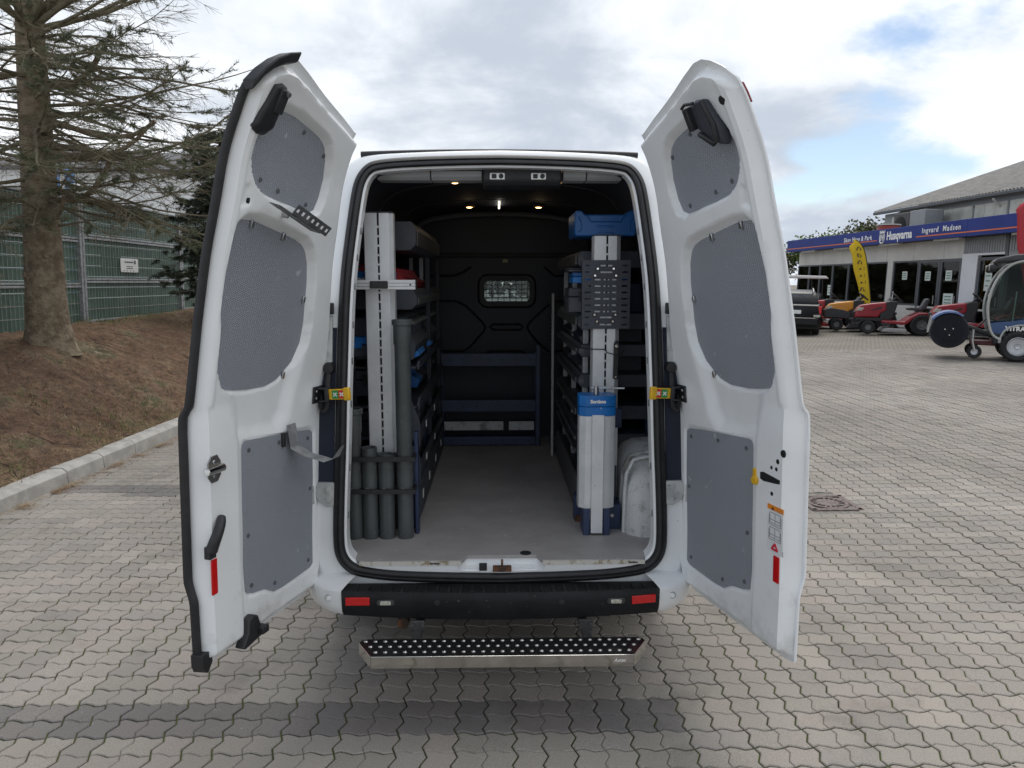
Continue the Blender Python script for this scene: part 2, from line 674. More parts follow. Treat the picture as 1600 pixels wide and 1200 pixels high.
def joint_material():
    m = bpy.data.materials.new("mossy joint sand")
    m.use_nodes = True
    nt = m.node_tree
    N, L = nt.nodes, nt.links
    b = N["Principled BSDF"]
    b.inputs["Roughness"].default_value = 0.95
    geo = N.new("ShaderNodeNewGeometry")
    n1 = N.new("ShaderNodeTexNoise")
    n1.inputs["Scale"].default_value = 3.2
    n1.inputs["Detail"].default_value = 6
    L.new(geo.outputs["Position"], n1.inputs["Vector"])
    rp = N.new("ShaderNodeValToRGB")
    L.new(n1.outputs[0], rp.inputs[0])
    cr = rp.color_ramp
    cr.elements[0].position = 0.36
    cr.elements[0].color = (0.030, 0.026, 0.017, 1)
    cr.elements[1].position = 0.66
    cr.elements[1].color = (0.060, 0.050, 0.034, 1)
    q = cr.elements.new(0.5)
    q.color = (0.058, 0.078, 0.012, 1)
    # pale sand and salt swept against the kerb on the near side
    sx = N.new("ShaderNodeSeparateXYZ")
    L.new(geo.outputs["Position"], sx.inputs[0])
    n2 = N.new("ShaderNodeTexNoise")
    n2.inputs["Scale"].default_value = 2.0
    n2.inputs["Detail"].default_value = 5
    L.new(geo.outputs["Position"], n2.inputs["Vector"])
    ad = N.new("ShaderNodeMath")
    ad.operation = 'MULTIPLY_ADD'
    L.new(n2.outputs[0], ad.inputs[0])
    ad.inputs[1].default_value = 3.2
    L.new(sx.outputs[0], ad.inputs[2])
    mr = N.new("ShaderNodeMapRange")
    L.new(ad.outputs[0], mr.inputs[0])
    mr.inputs[1].default_value = -1.1
    mr.inputs[2].default_value = -1.9
    mx = N.new("ShaderNodeMix")
    mx.data_type = 'RGBA'
    L.new(mr.outputs[0], mx.inputs[0])
    L.new(rp.outputs[0], mx.inputs[6])
    mx.inputs[7].default_value = (0.40, 0.37, 0.33, 1)
    L.new(mx.outputs[2], b.inputs["Base Color"])
    return m


M_STONE = stone_material()
M_FARPAVE = far_paving_material()
M_JOINT = joint_material()


def module_outline(i, j, gaps):
    """outline of one 12 cm module with the wavy joints; gaps = inset at bottom, right, top, left"""
    pts, nor = [], []
    for k, (t, d) in enumerate(H_EDGE[:-1]):
        pts.append(((i + t) * PM, (j + d) * PM, gaps[0], gaps[3] if k == 0 else None, 'b'))
    for k, (t, d) in enumerate(V_EDGE[:-1]):
        pts.append(((i + 1 + d) * PM, (j + t) * PM, gaps[1], gaps[0] if k == 0 else None, 'r'))
    for k, (t, d) in enumerate(H_EDGE[::-1][:-1]):
        pts.append(((i + t) * PM, (j + 1 + d) * PM, gaps[2], gaps[1] if k == 0 else None, 't'))
    for k, (t, d) in enumerate(V_EDGE[::-1][:-1]):
        pts.append(((i + d) * PM, (j + t) * PM, gaps[3], gaps[2] if k == 0 else None, 'l'))
    return pts


def inset(pts, extra=0.0):
    n = len(pts)
    out = []
    for k in range(n):
        p0, p1, p2 = pts[k - 1], pts[k], pts[(k + 1) % n]
        e0 = (p1[0] - p0[0], p1[1] - p0[1])
        e1 = (p2[0] - p1[0], p2[1] - p1[1])
        l0, l1 = math.hypot(*e0), math.hypot(*e1)
        n0 = (-e0[1] / l0, e0[0] / l0)
        n1 = (-e1[1] / l1, e1[0] / l1)
        g1 = p1[2] + extra
        g0 = (p1[3] if p1[3] is not None else p1[2]) + extra
        det = n0[0] * n1[1] - n0[1] * n1[0]
        if abs(det) < 0.15:
            ox, oy = n1[0] * (g0 + g1) / 2, n1[1] * (g0 + g1) / 2
        else:
            ox = (g0 * n1[1] - g1 * n0[1]) / det
            oy = (n0[0] * g1 - n1[0] * g0) / det
        out.append((p1[0] + ox, p1[1] + oy))
    return out


def stone_geo(kind):
    """domino of two modules, origin at its lower left crossing"""
    G, F = 0.0034, 0.0009
    vs, fs = [], []
    mods = [((0, 0), (G, F, G, G)), ((1, 0), (G, G, G, F))] if kind == 'h' else [((0, 0), (G, G, F, G)), ((0, 1), (F, G, G, G))]
    for (i, j), g in mods:
        o = module_outline(i, j, g)
        lo, hi = inset(o), inset(o, 0.0042)
        n = len(lo)
        b0 = len(vs)
        vs += [(x, y, -0.012) for x, y in lo] + [(x, y, -0.0035) for x, y in lo] + [(x, y, 0.0) for x, y in hi]
        for k in range(n):
            k2 = (k + 1) % n
            fs.append((b0 + k, b0 + k2, b0 + n + k2, b0 + n + k))
            fs.append((b0 + n + k, b0 + n + k2, b0 + 2 * n + k2, b0 + 2 * n + k))
        fs.append(tuple(range(b0 + 2 * n, b0 + 3 * n)))
    return vs, fs


SG = {k: stone_geo(k) for k in 'hv'}
CAMX, CAMY = cam.location.x, cam.location.y


def in_stones(x, y):
    d = y - CAMY
    return 1.6 < d < 19.0 and -4.05 < x < 0.80 * d + 0.6 and x > -0.80 * d - 0.6


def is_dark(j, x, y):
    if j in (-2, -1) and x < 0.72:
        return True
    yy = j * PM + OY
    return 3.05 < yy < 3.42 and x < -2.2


placed = []
rs = random.Random(5)
for bj in range(-12, 68):
    for bi in range(-20, 70):
        x0, y0 = OX + bi * 2 * PM, OY + bj * 2 * PM
        if not in_stones(x0 + PM, y0 + PM):
            continue
        if (bj % 1 == 0) and rs.random() < 0.62:
            it = [('h', bi * 2, bj * 2), ('h', bi * 2, bj * 2 + 1)]
        else:
            it = [('v', bi * 2, bj * 2), ('v', bi * 2 + 1, bj * 2)]
        for k, i, j in it:
            cx, cy = OX + (i + (1 if k == 'h' else 0.5)) * PM, OY + (j + (0.5 if k == 'h' else 1)) * PM
            if 2.55 < cx < 2.98 and 2.55 < cy < 3.07:      # drain grate sits here
                continue
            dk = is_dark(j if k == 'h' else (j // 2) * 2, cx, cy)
            placed.append((k, i, j, cx, cy, dk))


def vis_score(p):
    x, y = p[3], p[4]
    d = y - CAMY
    if abs(x) < 0.72 and y > -0.25:
        return 1e6                                    # under the van
    if d < 2.55 or abs(x - CAMX - 0.02 * d) > 0.69 * (d + 0.25):
        return 1e5 + d
    return d * d + x * x + 3.4


placed.sort(key=vis_score)
# ground sheet: sand bed where stones are laid, plain distant paving beyond
CELL = 0.48
xs = sorted(set([OX + k * CELL for k in range(-60, 110)]))
gm = MB()
fm = []
vid = {}
for yi in range(-10, 86):
    for xi in range(-60, 76):
        x0, y0 = OX + xi * CELL, OY + yi * CELL
        if x0 < -4.4:
            continue
        st = all(in_stones(x0 + a * CELL, y0 + b_ * CELL) for a in (0, 1) for b_ in (0, 1))
        z = -0.0075 if st else -0.001
        o = len(gm.v)
        gm.v += [(x0, y0, gz(x0) + z), (x0 + CELL, y0, gz(x0 + CELL) + z), (x0 + CELL, y0 + CELL, gz(x0 + CELL) + z), (x0, y0 + CELL, gz(x0) + z)]
        gm.f.append((o, o + 1, o + 2, o + 3))
        fm.append(1 if not st else 0)
pavement = structure(gm.build("pavement", M_JOINT, smooth=0, recalc=False))
pavement.data.materials.append(M_FARPAVE)
pavement.data.polygons.foreach_set("material_index", fm)
big = MB()
for (x0, x1, y0, y1) in ((-4.4, 34, -60, OY - 10 * CELL), (34, 400, -60, 400), (OX + 76 * CELL, 34.0, OY - 10 * CELL, 400), (-4.4, OX + 76 * CELL, OY + 86 * CELL, 400)):
    xx = [x for x in (x0, 3.0, 17.0, x1) if x0 <= x <= x1]
    for a, b_ in zip(xx[:-1], xx[1:]):
        big.add([(a, y0, gz(a) - 0.001), (b_, y0, gz(b_) - 0.001), (b_, y1, gz(b_) - 0.001), (a, y1, gz(a) - 0.001)], [(0, 1, 2, 3)])
structure(big.build("yard_ground", M_FARPAVE, smooth=0, recalc=False))

stone_mesh = {}
for k in 'hv':
    for dk in (0, 1):
        me = bpy.data.meshes.new("paving_stone")
        me.from_pydata(SG[k][0], [], SG[k][1])
        me.materials.append(M_STONE)
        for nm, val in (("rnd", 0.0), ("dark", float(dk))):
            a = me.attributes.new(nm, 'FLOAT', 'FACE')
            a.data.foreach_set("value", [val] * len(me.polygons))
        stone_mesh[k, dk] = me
for k, i, j, cx, cy, dk in placed[:300]:
    o = bpy.data.objects.new("paving_stone", stone_mesh[k, int(dk)])
    COL.objects.link(o)
    o.parent = pavement
    o.location = (OX + i * PM, OY + j * PM, gz(cx) + rs.uniform(-0.0012, 0.0012))
    o.rotation_euler = (rs.uniform(-0.006, 0.006), rs.uniform(-0.006, 0.006), 0)
rest = placed[300:]
av, af, ar, adk = [], [], [], []
base = 0
for k in 'hv':
    gv = np.array(SG[k][0])
    gf = SG[k][1]
    for kk, i, j, cx, cy, dk in rest:
        if kk != k:
            continue
        tx, ty = rs.uniform(-0.006, 0.006), rs.uniform(-0.006, 0.006)
        q = gv + np.array((OX + i * PM, OY + j * PM, gz(cx) + rs.uniform(-0.0012, 0.0012)))
        q[:, 2] += gv[:, 0] * tx + gv[:, 1] * ty
        av.append(q)
        af.extend([tuple(a + base for a in f) for f in gf])
        r_ = rs.random()
        ar.extend([r_] * len(gf))
        adk.extend([float(dk)] * len(gf))
        base += len(gv)
me = bpy.data.meshes.new("paving_stones")
me.from_pydata(np.concatenate(av).tolist(), [], af)
for nm, val in (("rnd", ar), ("dark", adk)):
    a = me.attributes.new(nm, 'FLOAT', 'FACE')
    a.data.foreach_set("value", val)
po = mk("paving_stones", me, M_STONE, pavement, smooth=0)
po["kind"] = "stuff"
del av, af, ar, adk

# drain grate let into the paving
GR_C = (2.765, 2.81, 0.0)
M_IRON = mat("rusty cast iron", (0.17, 0.13, 0.12), 0.75, col2=(0.10, 0.075, 0.07), vscale=25, bump=0.5, bscale=80)
g = empty("drain_grate", GR_C)
tag(g, "square rusty cast iron drain grate set into the paving", "drain grate")
mb = MB()
for a in range(4):
    R = Matrix.Rotation(a * pi / 2, 3, 'Z')
    mb.obox(R @ Vector((0, 0.19, -0.004)), (0.42, 0.045, 0.02), R)
mb.lathe([(0.168, -0.02), (0.168, 0.006), (0.135, 0.006), (0.135, -0.02)], (0, 0, 0), 'z', 32)
mb.lathe([(0.095, -0.02), (0.095, 0.004), (0.0, 0.005)], (0, 0, 0), 'z', 28)
mb.build("frame", M_IRON, g, bevel=0.004)
mb = MB()
for k in range(18):
    if k % 6 == 5:
        continue
    a = k * 2 * pi / 18
    R = Matrix.Rotation(a, 3, 'Z')
    mb.obox(R @ Vector((0.118, 0, -0.003)), (0.05, 0.014, 0.014), R)
mb.build("grate_bars", M_IRON, g)
mb = MB()
mb.box(-0.22, 0.22, -0.22, 0.22, -0.03, -0.016)
MB().box(-.30, .30, -.30, .30, -.0065, -.0062).build("surround", mat("grate mortar", (.20, .185, .165), .9, var=.3, vscale=20), g)
mb.build("sump", mat("drain dark", (0.01, 0.01, 0.01), 0.9, var=0.3), g)

# kerb
M_KERB = mat("concrete kerb", (0.42, 0.40, 0.37), 0.85, var=0.22, vscale=5, bump=0.4, bscale=150, speck=((0.25, 0.24, 0.2), 130, 0.62))
kerb = structure(empty("kerb"))
kprof = [(-4.20, -0.1), (-4.02, -0.1), (-4.035, 0.115), (-4.075, 0.15), (-4.20, 0.152)]
cuts = [-1.6, -0.6, 0.4, 1.4, 2.4, 3.54, 4.13, 4.74, 5.9, 6.9, 7.9, 8.9, 9.9, 10.9, 11.9, 12.9, 13.9, 14.9, 16.9, 18.9]
kx = lambda y: 0.035 * (y - 2.7)


def kpt(p, y, lift):
    return (p[0] + kx(y), y, p[1] + lift)


for a, b_ in zip(cuts[:-1], cuts[1:]):
    mb = MB()
    lf = random.uniform(-0.006, 0.006)
    ra = [kpt(p, a + 0.004, lf) for p in kprof]
    rb = [kpt(p, b_ - 0.004, lf + random.uniform(-0.003, 0.003)) for p in kprof]
    mb.loft([ra, rb]).build("kerb_stone", M_KERB, kerb, bevel=0.006)

# earth bank behind the kerb
M_BANK = bpy.data.materials.new("needle litter earth")
M_BANK.use_nodes = True
nt = M_BANK.node_tree
b = nt.nodes["Principled BSDF"]
b.inputs["Roughness"].default_value = 0.95
geo = nt.nodes.new("ShaderNodeNewGeometry")


def bnoise(scale, detail, rough=0.6):
    n = nt.nodes.new("ShaderNodeTexNoise")
    n.inputs["Scale"].default_value = scale
    n.inputs["Detail"].default_value = detail
    n.inputs["Roughness"].default_value = rough
    nt.links.new(geo.outputs["Position"], n.inputs["Vector"])
    return n.outputs[0]


rp = nt.nodes.new("ShaderNodeValToRGB")
nt.links.new(bnoise(1.6, 9, 0.65), rp.inputs[0])
cr = rp.color_ramp
cr.elements[0].position = 0.3
cr.elements[0].color = (0.138, 0.079, 0.048, 1)
cr.elements[1].position = 0.72
cr.elements[1].color = (0.360, 0.282, 0.192, 1)
q = cr.elements.new(0.48)
q.color = (0.216, 0.126, 0.076, 1)
q = cr.elements.new(0.58)
q.color = (0.258, 0.174, 0.108, 1)
q = cr.elements.new(0.64)
q.color = (0.15, 0.14, 0.07, 1)
fine = bnoise(95, 4)
mr = nt.nodes.new("ShaderNodeMapRange")
nt.links.new(fine, mr.inputs[0])
mr.inputs[1].default_value = 0.25
mr.inputs[2].default_value = 0.75
mr.inputs[3].default_value = 0.45
mr.inputs[4].default_value = 1.6
mx = nt.nodes.new("ShaderNodeMix")
mx.data_type = 'RGBA'
mx.blend_type = 'MULTIPLY'
mx.inputs[0].default_value = 1
nt.links.new(rp.outputs[0], mx.inputs[6])
nt.links.new(mr.outputs[0], mx.inputs[7])
mr_b = nt.nodes.new("ShaderNodeMapRange")
nt.links.new(bnoise(11, 8, 0.75), mr_b.inputs[0])
mr_b.inputs[1].default_value = 0.34
mr_b.inputs[2].default_value = 0.68
mr_b.inputs[3].default_value = 0.45
mr_b.inputs[4].default_value = 1.5
mx_b = nt.nodes.new("ShaderNodeMix")
mx_b.data_type = 'RGBA'
mx_b.blend_type = 'MULTIPLY'
mx_b.inputs[0].default_value = 1
nt.links.new(mx.outputs[2], mx_b.inputs[6])
nt.links.new(mr_b.outputs[0], mx_b.inputs[7])
nt.links.new(mx_b.outputs[2], b.inputs["Base Color"])
bp = nt.nodes.new("ShaderNodeBump")
bp.inputs["Strength"].default_value = 1.0
bp.inputs["Distance"].default_value = 0.05
nt.links.new(fine, bp.inputs["Height"])
nt.links.new(bp.outputs[0], b.inputs["Normal"])

from mathutils import noise as mnoise


def bank_z(x, y):
    t = (-4.12 + kx(y)) - x           # distance up the bank from the kerb
    base = np.interp(t, [-0.1, 0.0, 0.3, 1.0, 1.9, 2.6, 3.4, 8, 20], [0.12, 0.135, 0.19, 0.52, 0.95, 1.12, 1.10, 1.1, 1.0])
    n = 0.10 * mnoise.noise(Vector((x * 1.1, y * 1.1, 0))) + 0.05 * mnoise.noise(Vector((x * 4, y * 4, 3))) + 0.022 * mnoise.noise(Vector((x * 13, y * 13, 7)))
    return float(base) + n * min(1.0, max(0.0, t * 2.5)) + 0.02 * max(0.0, min(y - 8, 8)) * min(1, max(0, t - 1))


mb = MB()
ys = [-3 + 0.09 * k for k in range(130)] + [8.7 + 0.25 * k for k in range(60)]
ts = [-0.06 + 0.05 * k for k in range(16)] + [0.74 + 0.08 * k for k in range(28)] + [3.0, 3.3, 3.7, 4.5, 6, 9, 14, 30, 70]
for y in ys:
    for t in ts:
        x = -4.12 + kx(y) - t
        mb.v.append((x, y, bank_z(x, y)))
nw = len(ts)
for a in range(len(ys) - 1):
    for c in range(nw - 1):
        mb.f.append((a * nw + c, a * nw + c + 1, (a + 1) * nw + c + 1, (a + 1) * nw + c))
bank = mb.build("bank", M_BANK, smooth=180, recalc=True)
bank["kind"] = "structure"

# loose needles, twigs and small stones on the bank and along the kerb
nd = MB()
rs = random.Random(9)


def sliver(mbx, p, yaw, pitch, L, w):
    d = Vector((cos(yaw) * cos(pitch), sin(yaw) * cos(pitch), sin(pitch)))
    s = Vector((-sin(yaw), cos(yaw), 0)) * w
    p = Vector(p)
    mbx.add([p - s, p + s, p + d * L], [(0, 1, 2)])


for _ in range(30000):
    y = rs.uniform(0.5, 14)
    t = rs.random() ** 1.2 * 2.9
    x = -4.14 + kx(y) - t
    sliver(nd, (x, y, bank_z(x, y) + 0.003), rs.uniform(0, 6.28), rs.uniform(-0.1, 0.5), rs.uniform(0.03, 0.12), rs.uniform(0.0016, 0.0045))
st_mb = MB()
for _ in range(9000):
    y = rs.uniform(0.5, 14)
    t = rs.random() ** 1.3 * 2.9
    x = -4.14 + kx(y) - t
    if mnoise.noise(Vector((x * 1.3, y * 1.3, 9))) < -.05:
        continue
    sliver(st_mb, (x, y, bank_z(x, y) + 0.004), rs.uniform(0, 6.28), rs.uniform(-0.1, 0.4), rs.uniform(0.04, 0.16), rs.uniform(0.002, 0.005))
o = st_mb.build('dry_straw', mat('straw', (0.34, 0.27, 0.16), 0.9, col2=(0.22, 0.17, 0.10), vscale=5), smooth=0, recalc=False)
tag(o, 'pale dry straw and twig litter scattered over the bank', None, kind='stuff')
for k in range(60):
    y = rs.uniform(1.0, 12)
    x = -4.3 + kx(y) - rs.random() * 2.4
    a_ = rs.uniform(0, 6.28)
    L_ = rs.uniform(.12, .45)
    o = MB().tube([(x, y, bank_z(x, y) + .008), (x + cos(a_) * L_ * .5, y + sin(a_) * L_ * .5, bank_z(x + cos(a_) * L_ * .5, y + sin(a_) * L_ * .5) + .016), (x + cos(a_ + .2) * L_, y + sin(a_ + .2) * L_, bank_z(x + cos(a_ + .2) * L_, y + sin(a_ + .2) * L_) + .008)], [.006, .005, .003], 5).build('fallen_twig', mat('fallen twig bark', (.12, .085, .06), .9, var=.3), bank, smooth=60)
for _ in range(6000):                                     # drift along the kerb foot
    y = rs.uniform(0.5, 10)
    if mnoise.noise(Vector((y * 2.2, 5, 5))) < 0.02 and rs.random() < 0.85:
        continue
    x = -4.0 + kx(y) + abs(rs.gauss(0, 0.06)) + .01
    sliver(nd, (x, y, 0.004 + rs.random() * 0.012), rs.uniform(0, 6.28), rs.uniform(-0.05, 0.25), rs.uniform(0.03, 0.12), rs.uniform(0.0015, 0.003))
o = nd.build("needle_litter", mat("dry needles", (0.20, 0.115, 0.055), 0.9, col2=(0.30, 0.21, 0.11), vscale=4), smooth=0, recalc=False)
tag(o, "brown fallen needles and twigs littering the bank and kerb foot", None, kind="stuff")
gr = MB()
for cx, cy, n, sp in ((-5.15, 5.0, 60, 0.25), (-6.7, 11.0, 900, 1.0), (-6.3, 13.0, 1200, 1.4), (-6.9, 9.8, 300, 0.5), (-4.4, 5.4, 330, 0.4), (-4.45, 6.2, 350, 0.45), (-4.35, 4.6, 160, 0.3), (-4.4, 3.4, 120, 0.3), (-5.6, 12.0, 300, 0.8), (-4.5, 7.2, 100, 0.4), (-6.3, 2.8, 60, 0.2)):
    for _ in range(n):
        x, y = rs.gauss(cx, sp * 0.5), rs.gauss(cy, sp * 0.5)
        if x > -4.2 + kx(y):
            continue
        sliver(gr, (x, y, bank_z(x, y) - 0.005), rs.uniform(0, 6.28), rs.uniform(0.3, 1.3), rs.uniform(0.04, 0.11), rs.uniform(0.002, 0.005))
o = gr.build("grass_tufts", mat("weak grass", (0.10, 0.14, 0.035), 0.85, col2=(0.17, 0.18, 0.06), vscale=3), smooth=0, recalc=False)
tag(o, "sparse green grass tufts growing on the brown bank", None, kind="stuff")


# ------------------------------------------------------------------ the van
PZ = [0.40, 0.75, 1.38, 1.45, 1.72, 1.95, 2.10, 2.27, 2.40, 2.48, 2.54, 2.62]
PR = [0.0, 0.0, 0.02, 0.035, 0.085, 0.135, 0.18, 0.225, 0.285, 0.325, 0.38, 0.46]


def PRO(z):                     # rake of the rear surface over height (smoothed)
    return sum(np.interp(z + d, PZ, PR) for d in (-0.05, -0.025, 0, 0.025, 0.05)) / 5


VAN = empty("panel_van", (-0.012, 0, 0))
tag(VAN, "white high-roof panel van with both rear doors open to a racked cargo space", "van")

HALF_IN = [(0, .488), (.25, .494), (.45, .503), (.54, .511), (.64, .526), (.69, .546), (.725, .58), (.748, .625), (.756, .69), (.748, .9), (.735, 1.12),
           (.724, 1.4), (.717, 1.79), (.70, 2.0), (.672, 2.25), (.655, 2.325), (.62, 2.378), (.575, 2.404), (.44, 2.418), (.2, 2.428), (0, 2.431)]
HALF_OUT = [(0, .42), (.25, .42), (.45, .42), (.56, .42), (.70, .43), (.80, .45), (.86, .50), (.885, .58), (.895, .69), (.90, .9), (.90, 1.12),
            (.895, 1.4), (.865, 1.79), (.835, 2.0), (.775, 2.25), (.735, 2.35), (.69, 2.415), (.61, 2.444), (.44, 2.456), (.2, 2.468), (0, 2.472)]


def chaikin(pts, k=1):
    for _ in range(k):
        out = [pts[0]]
        for a, b_ in zip(pts[:-1], pts[1:]):
            out.append(tuple(lerp(p, q, 0.25) for p, q in zip(a, b_)))
            out.append(tuple(lerp(p, q, 0.75) for p, q in zip(a, b_)))
        out.append(pts[-1])
        pts = out
    return pts


def full(half):
    h = chaikin(half, 2)
    return [(-x, z) for x, z in h[::-1]][:-1] + h[:-1] if False else h[:-1] + [(-x, z) for x, z in h[::-1]][:-1]


C_IN, C_OUT = full(HALF_IN), full(HALF_OUT)
NC = len(C_IN)


def offset_closed(c, d):
    out = []
    n = len(c)
    for k in range(n):
        a, b_ = c[k - 1], c[(k + 1) % n]
        t = Vector((b_[0] - a[0], b_[1] - a[1]))
        t.normalize()
        out.append((c[k][0] - t.y * d, c[k][1] + t.x * d))
    return out


def ring(c, dy):
    return [(x, float(PRO(z)) + dy, z) for x, z in c]


C_IN2 = offset_closed(C_IN, 0.046)       # inner edge of the rubber
C_FL = offset_closed(C_IN, 0.057)
mid = [(lerp(a[0], b_[0], 0.55), lerp(a[1], b_[1], 0.55)) for a, b_ in zip(C_IN, C_OUT)]
mid2 = [(lerp(a[0], b_[0], 0.86), lerp(a[1], b_[1], 0.86)) for a, b_ in zip(C_IN, C_OUT)]


def lofted_open(c, y0s, y1):
    pass


body = MB()
side2 = [(x * (1.055 if z < 2.3 else 1.03), z if z < 2.3 else z + 0.02) for x, z in C_OUT]
rings = [ring(C_IN, 0.05), ring(C_IN, 0.028), ring(mid, 0.03), ring(mid2, 0.055), ring(C_OUT, 0.11),
         [(lerp(a[0], b_[0], .7), float(PRO(a[1])) * 0.9 + 0.24, lerp(a[1], b_[1], .7)) for a, b_ in zip(C_OUT, side2)],
         [(x, 0.75, z) for x, z in side2], [(x, 2.0, z) for x, z in side2], [(x, 3.2, z) for x, z in side2]]
body.loft(rings, caps=False)
# cab: lower nose and roof
low = [(x, z) for x, z in side2 if z < 1.30]
nose = []
for y, sx, zt in ((3.2, 1.0, 1.30), (3.9, 1.0, 1.26), (4.4, 0.98, 1.15), (4.8, 0.93, 0.98), (4.98, 0.80, 0.80)):
    nose.append([(-0.95 * sx, y, 0.42), (-0.95 * sx, y, lerp(0.42, zt, .8)), (-0.80 * sx, y, zt), (0, y, zt + 0.04), (0.80 * sx, y, zt), (0.95 * sx, y, lerp(0.42, zt, .8)), (0.95 * sx, y, 0.42)])
body.loft(nose)
rf = []
for y, sx, z0, z1 in ((3.19, 1.0, 2.26, 2.485), (3.5, 0.98, 2.22, 2.44), (3.75, 0.93, 2.14, 2.30)):
    rf.append([(-0.74 * sx, y, z0), (-0.70 * sx, y, z1 - 0.04), (0, y, z1), (0.70 * sx, y, z1 - 0.04), (0.74 * sx, y, z0)])
body.loft(rf)
for s_ in (-1, 1):
    body.tube([(s_ * 0.72, 3.72, 2.18), (s_ * 0.86, 4.35, 1.22)], 0.045, 8)
body.box(-0.85, 0.85, 0.3, 4.7, 0.36, 0.44)
body.build("body", M_WHITE, VAN, smooth=50)
glass = bpy.data.materials.new("clear glass")
glass.use_nodes = True
nt = glass.node_tree
nt.nodes.clear()
o_ = nt.nodes.new("ShaderNodeOutputMaterial")
mxs = nt.nodes.new("ShaderNodeMixShader")
tr = nt.nodes.new("ShaderNodeBsdfTransparent")
tr.inputs[0].default_value = (0.82, 0.88, 0.86, 1)
gl = nt.nodes.new("ShaderNodeBsdfGlossy")
gl.inputs["Roughness"].default_value = 0.03
fre = nt.nodes.new("ShaderNodeFresnel")
fre.inputs[0].default_value = 1.5
nt.links.new(fre.outputs[0], mxs.inputs[0])
nt.links.new(tr.outputs[0], mxs.inputs[1])
nt.links.new(gl.outputs[0], mxs.inputs[2])
nt.links.new(mxs.outputs[0], o_.inputs[0])
M_CLEAR = glass


def glass_like(name, tint, ior):
    g_ = M_CLEAR.copy()
    g_.name = name
    for n_ in g_.node_tree.nodes:
        if n_.type == "BSDF_TRANSPARENT":
            n_.inputs[0].default_value = (*tint, 1)
        elif n_.type == "FRESNEL":
            n_.inputs[0].default_value = ior
    return g_


M_DIMGLASS = glass_like("dim bulkhead glass", (.42, .50, .52), 1.4)
MB().add([(-.70, 3.76, 2.14), (.70, 3.76, 2.14), (.85, 4.38, 1.20), (-.85, 4.38, 1.20)], [(0, 1, 2, 3)]).build("windscreen", M_CLEAR, VAN, smooth=0)
for s_ in (-1, 1):
    MB().add([(s_ * .745, 3.22, 2.22), (s_ * .715, 3.68, 2.14), (s_ * .86, 4.30, 1.27), (s_ * .955, 3.22, 1.27)], [(0, 1, 2, 3)]).build("side_window", M_CLEAR, VAN, smooth=0)

# rubber seal round the rear opening
seal = MB()
prof = [(0.0, 0.030), (0.0, 0.012), (0.008, 0.0), (0.018, -0.004), (0.023, 0.003), (0.029, -0.003), (0.041, 0.0), (0.047, 0.012), (0.047, 0.034)]
seal.loft([ring(offset_closed(C_IN, d), dy) for d, dy in prof], caps=False)
seal.build("opening_seal", M_RUBBER, VAN, smooth=60)
# painted flange inside the seal
fl = MB()
fl.loft([ring(C_IN2, 0.03), ring(C_FL, 0.035), ring(C_FL, 0.05), ring(offset_closed(C_IN, 0.054), 0.12)], caps=False)
fl.build("opening_flange", M_WHITE, VAN, smooth=40)
# spot-weld tabs on the flange
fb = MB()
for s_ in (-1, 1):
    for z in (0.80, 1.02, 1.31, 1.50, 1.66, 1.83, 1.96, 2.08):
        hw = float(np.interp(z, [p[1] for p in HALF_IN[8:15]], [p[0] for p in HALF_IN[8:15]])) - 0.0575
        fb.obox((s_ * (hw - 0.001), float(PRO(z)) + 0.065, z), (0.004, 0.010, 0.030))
fb.build("flange_tabs", mat("tab grey", (0.16, 0.165, 0.17), 0.5, var=.1), VAN)["kind"] = "stuff"  # tabs in one plain dark grey

# roof edge gutter strip
mb = MB()
pts = [(-0.645 + 1.29 * k / 20, 0.365, 2.437 + 0.013 * (1 - ((k - 10) / 10) ** 2)) for k in range(21)]
mb.tube(pts, 0.0155, 8)
mb.build("roof_gutter_strip", M_RUBBER, VAN, smooth=60)

# interior lining
HALF_L = [(.80, .60), (.83, .8), (.83, 1.1), (.81, 1.4), (.775, 1.8), (.72, 2.1), (.655, 2.28), (.57, 2.352), (.40, 2.385), (.2, 2.40), (0, 2.405)]
hl = chaikin(HALF_L, 1)
cl = hl + [(-x, z) for x, z in hl[::-1]][1:]
ln = MB()
ln.loft([[(x, float(PRO(z)) + 0.09, z) for x, z in cl], [(x, 1.0 if z < 9 else 0, z) for x, z in cl], [(x, 2.80, z) for x, z in cl]], closed=False, caps=False)
ln.build("interior_lining", M_DARK, VAN, smooth=40, recalc=False)
# thin seams across the head lining
for y in (1.02, 1.9):
    t = MB()
    t.tube([(x, y, z - 0.004) for x, z in cl if z > 2.2], 0.003, 5)
    t.build("lining_seam", mat("lining seam", (0.06, 0.065, 0.08), 0.6, var=.1), VAN)
mb = MB()
mb.tube([(x, 2.66, z - 0.03) for x, z in cl if z > 2.25], 0.022, 8)
mb.build("roof_bow", mat("roof bow grey", (0.10, 0.105, 0.12), 0.5, var=.1), VAN)
